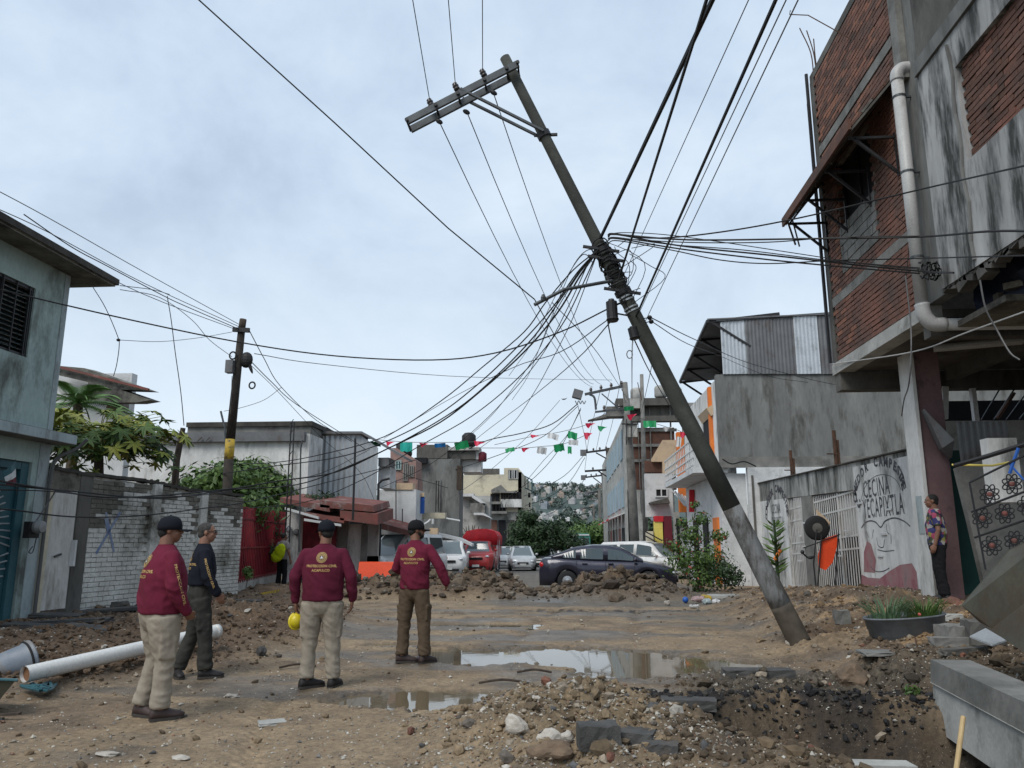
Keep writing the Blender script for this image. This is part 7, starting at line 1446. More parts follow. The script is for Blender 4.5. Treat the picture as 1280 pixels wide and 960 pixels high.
for k, (ptx, pty, pbx, y, arms, lb) in enumerate([
    (760, 560, 767, 66, [(729, 566, 761, 562, 4), (731, 589, 765, 587, 2)], 'second pole down the right side, dark, with two crossarms'),
    (754, 592, 759, 84, [(729, 597, 754, 594, 4)], 'third pole down the right side with one crossarm'), (749, 612, 752, 108, [(733, 617, 750, 614, 3)], 'fourth pole down the right side, thin and pale'), (742, 632, 744, 140, [(727, 636, 744, 634, 3)], 'fifth and farthest visible pole on the right side')]):
    t = thing('utility_pole', lb, 'utility pole', P(pbx, 703, y=y)); b = MB(); b.tube([P(pbx, 704, y=y), P(ptx, pty, y=y)], [.30, .2], 10); b.build('shaft', 'blackpole' if k == 0 else 'concdark', t, True)
    for q in arms: crossarm(t, None, 0, y, *q, th=.16, mt='blacksteel'); b = MB(); b.bar(P((q[0]+q[2])/2, q[1], y=y), P(q[2]+2, q[3]+14, y=y), .1); b.build('brace', 'blacksteel', t)
    b = MB(); p = P(arms[0][0], arms[0][1], y=y); b.box(p, (.5, .4, .5)); b.build('lamp_box', 'sheetdull', t)
# ================================================================ cables
def sagline(a, c, sag, n=14): return [a.lerp(c, k/n)-Vector((0, 0, sag*4*(k/n)*(1-k/n))) for k in range(n+1)]
def ext(p, pts):
    """carry a line that leaves the view on past it"""
    p = list(p)
    if pts[0][0] < 0 or pts[0][1] < 0: d = (p[0]-p[3]).normalized(); p = [p[0]+d*14]+p
    if pts[-1][0] < 0 or pts[-1][0] > 1290: d = (p[-1]-p[-4]).normalized(); p = p+[p[-1]+d*14]
    return p
def wire(lb, pts, r_=.008, mt='cable', group=None):
    b = MB(); b.tube(pts, r_, 5); return tag(b.build('cable', mt), lb, 'cable', group)
def cpx(lb, pts, r_=.009, mt='cable', n=5, group=None): return wire(lb, ext(cat([P(a, c, y=y) for a, c, y in pts], n), pts), r_, mt, group)
def overhead(lb, a, px, py, r_=.008, mt='cable', dz=.2, ext=7):
    e = P(px, py, z=a.z+dz); d = e-a; wire(lb, [a, e, a+d*2.2, a+d*ext], r_, mt)
for k, ((px, py), w_) in enumerate(zip(((515, -5), (560, -5), (603, -5)), ('left', 'middle', 'right'))): overhead(w_+' thin line running up out of the picture from the crossarm of the leaning pole', insp[k]+au*.12, px, py, .007)
far = [P(741, 484, y=41), P(752, 481, y=41), P(764, 479, y=41)]
for k, ((px, py), w_) in enumerate(zip(((550, 154), (584, 141), (617, 117)), ('left', 'middle', 'right'))): wire(w_+' of three thin lines descending from the crossarm towards the tall right-hand pole', sagline(P(px, py, y=11.35), far[k], .9), .009)
overhead('heavy twisted cable rising right from the bundle to the top of the picture', P(751, 297, y=11.35), 893, -5, .026, dz=.1); overhead('second heavy cable, right of the twisted one, leaving at the top', P(777, 338, y=11.35), 885, -5, .017, dz=.3); overhead('third heavy cable slanting from mid-pole up to the top right', P(794, 398, y=11.5), 972, -5, .016, dz=.6)
overhead('thin grey line between the heavy cables at the top', P(778, 348, y=14), 938, -5, .006, 'cablegrey', .3); overhead('pale thin line right of the third heavy cable', P(790, 410, y=14), 985, -5, .006, 'cablegrey', .3); overhead('palest thin line nearest the brick house roof', P(796, 424, y=14), 1000, -5, .006, 'cablegrey', .3)
wire('long black line slanting down from the top left to the bracket arm', [P(240, -8, y=8.0)+(P(240, -8, y=8)-P(420, 155, y=9)).normalized()*14, P(240, -8, y=8.0), P(420, 155, y=9.0), P(560, 285, y=10.2), P(668, 374, y=11.1)], .010)
wire('thin continuation from the bracket arm down to the right', sagline(P(668, 374, y=11.1), P(742, 480, y=36), .3), .009)
cpx('black cable sagging across the sky from the teal house to the leaning pole', [(-40, 352, 9.5), (0, 362, 10), (150, 397, 11), (300, 428, 12), (420, 445, 12.5), (540, 450, 12.5), (620, 441, 12.3), (700, 415, 12), (762, 385, 11.5)], .012)
cpx('faint grey line crossing the sky below the sagging black cable', [(318, 442, 19.4), (400, 455, 24), (560, 470, 30), (690, 474, 43), (765, 475, 41)], .012, 'cablegrey')
r = random.Random(3)
bd = [(([(768, 292), (820, 298), (900, 290), (1000, 272), (1150, 237), (1330, 196)], .012), 'highest cable from the pole bundle rising across the brick house'), (([(770, 294), (860, 299), (1000, 299), (1150, 296), (1240, 289), (1330, 290)], .014), 'thick cable running level from the pole bundle across the drain pipe'), (([(770, 297), (860, 303), (960, 302), (1040, 297), (1150, 295)], .009), 'thin cable twisting under the level one'),
    (([(772, 294), (850, 307), (960, 318), (1060, 330), (1150, 339), (1192, 341)], .013), 'cable from the bundle to the black clump on the brick house'), (([(772, 298), (850, 312), (960, 324), (1060, 334), (1150, 342)], .012), 'second cable of the group ending at the black clump'), (([(774, 302), (840, 312), (900, 325), (960, 329), (1040, 325), (1150, 323), (1330, 318)], .009), 'low sagging cable that crosses the facade below the level one'), (([(772, 296), (840, 306), (930, 312), (1040, 326), (1150, 335)], .008), 'thin middle cable of the bundle right of the pole'), (([(780, 290), (830, 294), (900, 303), (1000, 318), (1090, 330), (1155, 337)], .007), 'thinnest wavy cable of the bundle right of the pole')]
for (pts, rr_), lb in bd:
    x0_, x1_ = 765, 1155; wire(lb, cat([P(px, py+r.uniform(-1, 1), y=11.35-.9*min(1, max(0, (px-765)/390))) if px < 1130 else P(px, py, x=XF-.26) for px, py in [(760, pts[0][1]+2)]+pts], 6), rr_) if pts[-1][0] < 1300 else wire(lb, ext(cat([P(px, py+r.uniform(-1, 1), y=11.35-.9*min(1, max(0, (px-765)/390))) if px < 1130 else P(px, py, x=XF-.26) for px, py in [(760, pts[0][1]+2)]+pts], 6), pts), rr_)
for k in range(9):
    a0_, b0_ = r.uniform(755, 790), r.uniform(290, 330); cpx('loose curl of wire number-less tangle' if False else ['small loop of wire at the top of the cable tangle', 'wire curl left of the tangle', 'wire curl right of the tangle', 'thin bow of wire over the tangle', 'wire bow hanging right of the pole', 'fine wire drooping under the tangle', 'stray wire at the pole collar', 'stray wire crossing the bracket arm', 'fine wire loop near the upper canister'][k], [(a0_, b0_, 11.25), (a0_+r.uniform(-25, 30), b0_+r.uniform(-15, 20), 11.2), (a0_+r.uniform(-20, 45), b0_+r.uniform(0, 45), 11.2), (a0_+r.uniform(0, 20), b0_+r.uniform(20, 70), 11.3)], .006)
# the clump of wire on the brick house
b = MB()
for k in range(14): c = P(1150+k*3.2, 338+r.uniform(-5, 7), y=10.45-.03*k); b.tube([c+Vector((0, .10*math.cos(a), .09*math.sin(a)))*r.uniform(.5, 1) for a in np.linspace(r.uniform(0, 3), 6, 9)], .012, 5)
b.v = [(min(v[0], XF-.13), v[1], v[2]) for v in b.v]; o = tag(b.build('wire_clump', 'cable'), 'black clump of coiled wires fixed to the brick house facade beside the drain pipe', 'wire clump', kind='stuff')
# fan of cables left of the pole
J = (748, 312)
lf = [(([J, (722, 340), (690, 385), (650, 430), (600, 478), (545, 520), (480, 553), (420, 572), (340, 583), (278, 592)], .011), 'upper cable of the thick fan sweeping down left from the leaning pole'), (([J, (725, 345), (696, 392), (655, 440), (604, 486), (550, 528), (486, 560), (420, 590), (350, 601), (280, 612), (150, 622), (60, 611), (-30, 596)], .014), 'thick cable of the fan running on over the brick wall to the left edge'),
    (([J, (728, 335), (702, 372), (668, 420), (620, 470), (570, 512), (500, 553), (430, 585), (370, 606), (290, 612), (200, 623), (90, 614), (-30, 603)], .012), 'second long cable over the brick wall top'), (([J, (735, 330), (712, 380), (680, 440), (640, 490), (590, 540), (530, 585), (470, 612)], .008), 'thin inner cable of the fan ending over the rusty roof'),
    (([J, (738, 340), (715, 400), (690, 450), (668, 490), (640, 530), (600, 560)], .008), 'steep thin cable of the fan ending at the bunting'), (([J, (720, 348), (690, 398), (672, 440), (645, 480), (614, 520), (580, 552), (560, 575)], .010), 'cable of the fan reaching the dark pole by the grey tower'), (([J, (716, 338), (682, 378), (655, 415), (604, 458), (550, 502), (480, 546), (402, 568), (345, 578), (290, 580)], .010), 'outermost cable of the fan on its left side'),
    (([J, (730, 352), (700, 410), (650, 470), (590, 520), (520, 560), (452, 600), (380, 628), (300, 636)], .009), 'low cable of the fan passing over the man with the yellow helmet'), (([(742, 330), (732, 318), (722, 325), (705, 352), (690, 378), (664, 430), (636, 470)], .007), 'looping thin wire beside the fan just left of the pole'), (([(748, 322), (736, 312), (718, 330), (700, 370), (680, 420), (660, 470), (640, 500)], .007), 'second looping thin wire beside the fan')]
for (pts, rr_), lb in lf:
    n_ = len(pts); ln_ = [0]
    for a, c in zip(pts, pts[1:]): ln_.append(ln_[-1]+math.hypot(a[0]-c[0], a[1]-c[1]))
    far_y = {True: 12.0, False: 19.0}[pts[-1][0] < 0] if pts[-1][0] < 200 else (19.4 if pts[-1][0] < 320 else (43 if pts[-1][0] == 560 else 26))
    def yy_(s, px):
        if pts[-1][0] < 0: return float(np.interp(px, [-30, 60, 290, 480, 748], [10.2, 11.8, 17.0, 16.2, 11.35]))
        return 11.35+(far_y-11.35)*(s/ln_[-1])**1.3
    wire(lb, ext(cat([P(px, py, y=yy_(s, px)) for (px, py), s in zip(pts, ln_)], 5), pts), rr_*1.1)
cpx('cable crossing the middle of the brick wall to the right', [(-30, 634, 10.5), (20, 638, 11.2), (90, 646, 12.4), (170, 645, 14.2), (250, 636, 16.5), (320, 625, 18.5), (420, 600, 22), (520, 575, 26)], .013)
cpx('thin second cable just above the middle wall cable', [(-30, 612, 10.5), (60, 614, 11.6), (150, 622, 13.4), (260, 618, 16), (330, 604, 18.6), (400, 592, 22), (462, 562, 26)], .010)
# service lines at the small pole
for k, (y0_, y1_, lb) in enumerate([(240, 405, 'uppermost of the thin parallel lines reaching the small pole from the upper left'), (262, 408, 'second thin parallel line from the upper left to the small pole'), (284, 413, 'third thin parallel line from the upper left to the small pole')]): cpx(lb, [(-30, y0_-16+k*3, 11), (60, y0_+32-k*4, 13), (180, y0_+100-k*8, 16), (298, y1_, 19.4)], .009, 'cablegrey')
cpx('black line from above the eave down to the small pole clamp', [(30, 268, 11.5), (90, 309, 13), (135, 333, 14.5), (205, 370, 16.5), (235, 384, 18), (300, 412, 19.4)], .011)
cpx('thin line drooping from the eave corner past the hanging splice', [(150, 357, 13.6), (190, 362, 15), (212, 368, 16.5)], .008); cpx('wire hanging down the sky between the teal house and the small pole', [(209, 370, 16.5), (214, 400, 16.6), (219, 440, 16.8), (226, 490, 17), (230, 532, 17.3)], .010)
cpx('wire hanging off the eave with a small splice', [(115, 357, 13.5), (132, 385, 13.8), (147, 420, 14.2), (149, 432, 14.2), (146, 455, 14.4), (142, 470, 14.6)], .008); b = MB(); b.ell(P(148, 425, y=14.2), (.04, .04, .03), 8, 6); tag(b.build('splice', 'cable'), 'small black splice on the wire hanging off the eave', 'splice')
cpx('thin line from the hanging splice to the small pole', [(148, 425, 14.2), (200, 427, 16), (250, 422, 17.8), (290, 415, 19.3)], .007, 'cablegrey'); cpx('curved line from the upper left to the grey box on the small pole', [(150, 362, 13.8), (200, 372, 15), (240, 400, 17.5), (262, 425, 18.5), (290, 446, 19.3)], .008, 'cablegrey')
cpx('steep cable from the small pole top down to the shed roof', [(311, 412, 19.3), (330, 448, 21), (350, 482, 23.5), (395, 525, 26), (440, 552, 28)], .012); cpx('second steep cable from the pole bundle to the shed roof', [(312, 450, 19.3), (340, 478, 22), (370, 505, 24.5), (440, 550, 28), (500, 590, 32), (560, 610, 35)], .013); cpx('third thin cable from the small pole crossing the grey shed', [(312, 455, 19.3), (345, 487, 22), (400, 545, 25), (450, 590, 27), (470, 630, 27.2)], .008)
cpx('line from the cable span back to the roof bracket post', [(352, 484, 23), (330, 500, 22.5), (300, 510, 22), (280, 514, 22)], .008); cpx('thin vertical wire down the left of the small pole', [(290, 470, 19.3), (288, 520, 19.4), (283, 600, 19.4)], .008, 'cablegrey')
# service drops from the tall pole over the street to the left
for k, (pts, rr_, lb) in enumerate([
    ([(722, 505, 41), (690, 530, 41), (650, 542, 41), (605, 552, 42), (560, 576, 43)], .035, 'thick pair of lines from the tall pole lamp to the dark pole'), ([(722, 508, 41), (680, 545, 40), (620, 570, 38), (560, 590, 43)], .022, 'lower line from the tall pole lamp to the dark pole'),
    ([(726, 512, 41), (700, 560, 43), (670, 595, 45), (630, 625, 48)], .022, 'line from the tall pole down to the cream building'), ([(726, 510, 41), (708, 545, 45), (680, 575, 50), (655, 605, 54)], .020, 'line from the tall pole to the cream building roof rail'), ([(700, 500, 41), (660, 545, 41), (610, 590, 40), (560, 625, 38)], .016, 'long thin line crossing behind the bunting'),
    ([(729, 570, 66), (705, 595, 62), (668, 615, 58), (655, 620, 55)], .030, 'line from the second pole to the cream building'), ([(731, 572, 66), (712, 602, 64), (685, 622, 60), (657, 632, 56)], .030, 'lower line from the second pole to the cream building'), ([(730, 600, 84), (715, 620, 80), (695, 638, 76), (680, 645, 72)], .035, 'line from the third pole down into the trees'),
    ([(752, 482, 41), (738, 540, 60), (733, 566, 66)], .02, 'left conductor between the tall pole and the second pole'), ([(764, 480, 41), (752, 530, 56), (745, 564, 66)], .02, 'middle conductor between the tall pole and the second pole'), ([(775, 480, 41), (765, 530, 56), (756, 562, 66)], .02, 'right conductor between the tall pole and the second pole'), ([(722, 505, 41), (733, 560, 62), (731, 588, 66)], .02, 'lamp cable between the tall pole and the second pole')]): cpx(lb, pts, rr_*.8, 'cable' if k not in (4,) else 'cablegrey')
for pts, rr_, lb in [([(759, 392, 11.3), (763, 420, 16), (775, 475, 30), (781, 500, 41)], .014, 'black cable from the upper canister to the tall pole'), ([(791, 425, 11.2), (790, 450, 14), (790, 500, 30)], .010, 'straight thin cable hanging below the ring'), ([(793, 425, 11.3), (815, 470, 17), (850, 530, 25), (866, 560, 30)], .011, 'black cable from the lower canister to the balcony house'), ([(817, 440, 12), (812, 470, 17), (800, 520, 28), (790, 545, 41)], .008, 'thin crossing wire right of the leaning pole'), ([(812, 396, 11.4), (870, 425, 15), (940, 455, 22), (1040, 480, 24), (1080, 478, 20)], .009, 'thin line from the pole anchor across the corrugated sheets'), ([(812, 400, 11.4), (860, 430, 15), (900, 445, 24), (960, 470, 26), (1010, 478, 26)], .008, 'second thin line from the pole anchor over the sheets'),
    ([(690, 378, 11.1), (730, 420, 13), (760, 460, 18), (785, 500, 30)], .007, 'thin wire running down from the bracket arm'), ([(765, 400, 11.3), (720, 450, 15), (660, 500, 22), (600, 545, 30), (560, 580, 43)], .010, 'cable from the canister descending left to the dark pole'), ([(762, 398, 11.3), (700, 440, 14), (640, 460, 18), (560, 500, 24), (480, 548, 28)], .009, 'cable from the canister to the shed gutter')]: cpx(lb, pts, rr_)
# cables on the right house
b = MB(); b.tube(cat([P(1062, 400, x=4.98), P(1140, 455, x=4.99)] if False else [P(1040, 455, y=14.5), P(1140, 440, y=11.5), P(1210, 415, y=10.0), P(1330, 372, y=8.0)], 6), .010, 5); tag(b.build('cable', 'cablewhite'), 'pale line sagging under the brick house from the corner to the right edge', 'cable')
cpx('pale wire hanging down past the slab edge to the pier', [(1132, 345, 10.9), (1138, 400, 10.8), (1139, 440, 10.7), (1136, 480, 10.9), (1130, 500, 12.0), (1127, 520, 12.6)], .010, 'cablegrey')
cpx('wire loops hanging from the near facade corner', [(1225, 350, 8.8), (1232, 385, 8.8), (1245, 410, 8.8), (1262, 440, 8.7), (1275, 450, 8.6)], .010, 'cablegrey')
cpx('thin black wire drooping down the brick facade', [(1120, 270, 10.9), (1136, 290, 10.8), (1133, 345, 10.8)], .006)
# ================================================================ bunting
def flagmesh(kind, w, h_):
    b = MB(); n = 5; top = [(-w/2+w*k/n, .02*math.sin(k*2.1), 0) for k in range(n+1)]
    if kind == 'tri': bot = [(-w/2+w*k/n*.55+.1*w, .03*math.sin(k*1.3+1), -h_*(1-abs(k/n-.35)*1.3)) for k in range(n+1)]
    else: bot = [(-w/2+w*k/n, .04*math.sin(k*1.6+1), -h_*(1+.12*(k % 2))) for k in range(n+1)]
    b.rings([top, bot, [(p[0], p[1]+.006, p[2]) for p in bot], [(p[0], p[1]+.006, p[2]) for p in top]], cap=False, closed=False); return b
M['pgreen'] = pm('green_plastic_flag', (.01, .30, .10), rough=.5, bump=0, fine=0); M['pred'] = pm('red_plastic_flag', (.60, .01, .06), rough=.5, bump=0, fine=0); M['pwhite'] = pm('white_plastic_flag', (.65, .66, .66), rough=.5, bump=0, fine=0)
M['pteal'] = pm('turquoise_plastic_flag', (.02, .42, .34), rough=.5, bump=0, fine=0); M['pblue'] = pm('blue_plastic_flag', (.01, .16, .42), rough=.5, bump=0, fine=0); M['ppurple'] = pm('purple_plastic_flag', (.12, .02, .22), rough=.5, bump=0, fine=0); M['pyellow'] = pm('yellow_plastic_flag', (.75, .45, .03), rough=.5, bump=0, fine=0)
def bunting(lb, line, flags, y, n=6):
    t = thing('bunting', lb, 'bunting', P(line[0][0], line[0][1], y=y)); b = MB(); b.tube(cat([P(px, py, y=y) for px, py in line], n), .012, 5); b.build('string', 'cablegrey', t)
    for px, py, w, h_, c, kd in flags:
        p = P(px, py, y=y-.02); s = y/FPX; f = flagmesh(kd, w*s, h_*s); o = link('flag', f.mesh('flag', c), t, p-wloc(t)); o.rotation_euler = (random.uniform(-.3, .3), random.uniform(-.25, .25), random.uniform(-.5, .5))
bunting('left string of coloured paper flags from the grey shed to the grey tower', [(392, 536), (375, 565), (420, 545), (448, 547), (500, 552), (540, 553), (600, 552), (618, 548)], [(391, 540, 8, 12, 'pgreen', 'tri'), (376, 560, 9, 11, 'pyellow', 'rect'), (426, 546, 14, 8, 'pblue', 'rect'), (452, 547, 16, 8, 'ppurple', 'rect'), (469, 552, 14, 6, 'pgreen', 'rect'), (488, 552, 13, 7, 'pred', 'tri'), (508, 553, 16, 11, 'pteal', 'rect'), (530, 554, 14, 6, 'pred', 'tri'), (550, 554, 14, 5, 'pblue', 'rect'), (576, 552, 18, 9, 'pgreen', 'rect'), (600, 552, 15, 8, 'pred', 'tri')], 30)
bunting('upper string of red, green and white flags over the street', [(618, 556), (668, 545), (700, 540), (735, 530), (760, 515), (790, 506)], [(669, 544, 13, 5, 'pred', 'tri'), (692, 542, 14, 7, 'pwhite', 'rect'), (716, 540, 13, 9, 'pgreen', 'rect'), (738, 529, 13, 7, 'pred', 'tri'), (753, 533, 14, 8, 'pgreen', 'tri'), (790, 518, 13, 8, 'pred', 'tri'), (786, 508, 14, 5, 'pgreen', 'rect')], 33)
bunting('lower string of red, green and white flags over the street', [(600, 560), (637, 560), (656, 560), (678, 558), (700, 556), (718, 550), (736, 542)], [(637, 560, 12, 5, 'pgreen', 'rect'), (657, 560, 11, 6, 'pred', 'tri'), (678, 559, 12, 8, 'pwhite', 'rect'), (698, 555, 13, 9, 'pgreen', 'rect'), (717, 550, 12, 6, 'pwhite', 'rect'), (735, 541, 12, 11, 'pred', 'tri'), (712, 558, 5, 9, 'pgreen', 'rect')], 32)
bunting('short string with green, white and red flags by the orange column', [(798, 522), (815, 528), (834, 534), (852, 540), (870, 556), (890, 580)], [(812, 526, 16, 8, 'pgreen', 'rect'), (835, 534, 14, 6, 'pwhite', 'tri'), (856, 541, 12, 9, 'pred', 'tri'), (849, 546, 6, 12, 'pwhite', 'rect')], 31)
b = MB(); p = P(705, 499, y=30); b.ell(p, (.07, .02, .025), 8, 6); b.add([p, p+Vector((-.12, 0, .03)), p+Vector((-.05, 0, -.03))], [(0, 1, 2)]); b.add([p, p+Vector((.14, .02, .07)), p+Vector((.06, .02, -.01))], [(0, 1, 2)]); b.add([p, p+Vector((.0, 0, .03)), p+Vector((-.05, .05, -.05))], [(0, 1, 2)]); tag(b.build('bird', 'cable'), 'small dark bird flying left of the tall pole lamp', 'bird')
# ================================================================ people
M['skin'] = pm('brown_skin', (.20, .098, .062), (.165, .078, .05), scale=6, rough=.55, bump=.05, coord='obj', fine=.05)
M['skin2'] = pm('lighter_brown_skin', (.26, .135, .09), (.21, .105, .07), scale=6, rough=.55, bump=.05, coord='obj', fine=.05)
def cloth(nm, c, c2=None, sc=7): return pm(nm, c, c2 or tuple(v*.8 for v in c), scale=sc, rough=.92, bump=.25, coord='obj', bscale=260, fine=.08, bd=.002, spec=.2)
M['maroon'] = cloth('maroon_jersey', (.135, .015, .036)); M['maroon2'] = cloth('dark_maroon_jersey', (.10, .012, .030)); M['navyshirt'] = cloth('navy_black_jersey', (.010, .012, .020)); M['khaki'] = cloth('khaki_trousers', (.30, .265, .215), (.26, .225, .18), 4); M['olive'] = cloth('dark_olive_trousers', (.042, .042, .036), (.03, .03, .027), 4); M['brownpants'] = cloth('brown_trousers', (.105, .076, .05), (.085, .06, .04), 4)
M['blackcloth'] = cloth('black_cloth', (.012, .012, .014)); M['capnavy'] = cloth('navy_black_cap', (.010, .012, .018)); M['greyshirt'] = cloth('grey_shirt', (.22, .20, .20)); M['hair'] = pm('black_hair', (.010, .009, .008), rough=.6, bump=.8, coord='obj', bscale=200); M['greyhair'] = pm('greying_short_hair', (.07, .065, .062), (.03, .028, .027), scale=30, rough=.8, bump=.8, coord='obj', bscale=250)
M['shoe'] = pm('dark_shoe', (.02, .018, .018), rough=.6, bump=.1, coord='obj'); M['shoebrown'] = pm('brown_shoe', (.05, .032, .03), rough=.6, bump=.1, coord='obj'); M['sole'] = pm('shoe_sole', (.05, .045, .04), rough=.9, coord='obj'); M['gold'] = pm('gold_print', (.50, .33, .13), rough=.8, bump=0, coord='obj', fine=0); M['printblack'] = pm('black_print', (.02, .02, .022), rough=.8, bump=0, coord='obj', fine=0); M['printwhite'] = pm('white_print', (.65, .65, .66), rough=.8, bump=0, coord='obj', fine=0); M['eye'] = pm('eye_white', (.35, .33, .3), rough=.2, bump=0, coord='obj', fine=0)
M['hivis'] = cloth('yellow_green_bag_cloth', (.42, .50, .01)); M['yellowhelmet'] = pm('yellow_helmet_plastic', (.62, .50, .015), rough=.35, bump=.03, coord='obj')
m = bpy.data.materials.new('patterned_shirt'); Nn, Ll, bs = nodes(m); vo = Nn.new('ShaderNodeTexVoronoi'); vo.inputs['Scale'].default_value = 17; tcn = Nn.new('ShaderNodeTexCoord'); Ll.new(tcn.outputs['Object'], vo.inputs['Vector']); rr_ = Nn.new('ShaderNodeValToRGB'); rr_.color_ramp.interpolation = 'CONSTANT'; e_ = rr_.color_ramp.elements; e_[0].color = (.28, .05, .10, 1); e_[1].position = .25; e_[1].color = (.03, .03, .12, 1)
for p, c in ((.42, (.35, .33, .30)), (.55, (.06, .07, .03)), (.68, (.24, .22, .05)), (.82, (.02, .02, .03))): q = e_.new(p); q.color = (*c, 1)
sp3 = Nn.new('ShaderNodeSeparateColor'); Ll.new(vo.outputs['Color'], sp3.inputs[0]); Ll.new(sp3.outputs[0], rr_.inputs[0]); Ll.new(rr_.outputs[0], bs.inputs['Base Color']); bs.inputs['Roughness'].default_value = .9; M['patterned'] = m
def V3(*a): return Vector(a)
def limb(b, pts, radii, side=(1, 0, 0), n=14, rnd=True):
    """tapered tube, radii (across, fore-aft) at each joint, rounded at both ends"""
    pts = [Vector(p) for p in pts]; rg = []; m_ = len(pts); fine = []
    for i in range(m_-1):
        for k in range(4): t = k/4; fine.append((pts[i].lerp(pts[i+1], t), [radii[i][j]*(1-t)+radii[i+1][j]*t for j in (0, 1)]))
    fine.append((pts[-1], radii[-1]))
    sdv = Vector(side)
    for i, (p, r_) in enumerate(fine):
        d = (fine[min(i+1, len(fine)-1)][0]-fine[max(i-1, 0)][0]).normalized(); u = sdv-d*sdv.dot(d); u.normalize(); w = d.cross(u)
        rg.append([p+u*r_[0]*math.cos(2*math.pi*k/n)+w*r_[1]*math.sin(2*math.pi*k/n) for k in range(n)])
    if rnd:
        for e, i, j in ((0, 0, 1), (1, -1, -2)):
            c = fine[i][0]; d = (c-fine[j][0]).normalized(); r0 = min(fine[i][1]); ring = rg[i]
            ex = [[c+(q-c)*f+d*r0*g_ for q in ring] for f, g_ in ((.8, .5), (.35, .8))]
            if e == 0: rg = [ex[1], ex[0]]+rg
            else: rg = rg+ex
    b.rings(rg)
def remesh(b, vox, smooth=3, folds=None, seed=0):
    me = b.mesh('tmp'); o = bpy.data.objects.new('tmp', me); S.collection.objects.link(o); md = o.modifiers.new('r', 'REMESH'); md.mode = 'VOXEL'; md.voxel_size = vox
    ms = o.modifiers.new('s', 'SMOOTH'); ms.factor = .6; ms.iterations = smooth
    dg = bpy.context.evaluated_depsgraph_get(); dg.update(); m2 = bpy.data.meshes.new_from_object(o.evaluated_get(dg)); bpy.data.objects.remove(o); bpy.data.meshes.remove(me)
    if folds:
        n = len(m2.vertices); co = np.empty(n*3, np.float32); m2.vertices.foreach_get('co', co); nr = np.empty(n*3, np.float32); m2.vertices.foreach_get('normal', nr); co = co.reshape(-1, 3); nr = nr.reshape(-1, 3); out = co.copy()
        for i in range(n):
            p = Vector(co[i]); d = 0
            for (amp, sx_, sy_, sz_, zc, zw) in folds:
                w = math.exp(-((p.z-zc)/zw)**2); 
                if w < .03: continue
                q = Vector((p.x*sx_+seed+p.z*5, p.y*sy_-p.z*4, p.z*sz_*.55+p.x*7)); v_ = mn.noise(q); d += amp*w*(1-2.2*abs(v_))
            out[i] = co[i]+nr[i]*d
        m2.vertices.foreach_set('co', out.ravel()); m2.update()
    m2.polygons.foreach_set('use_smooth', [True]*len(m2.polygons)); return m2
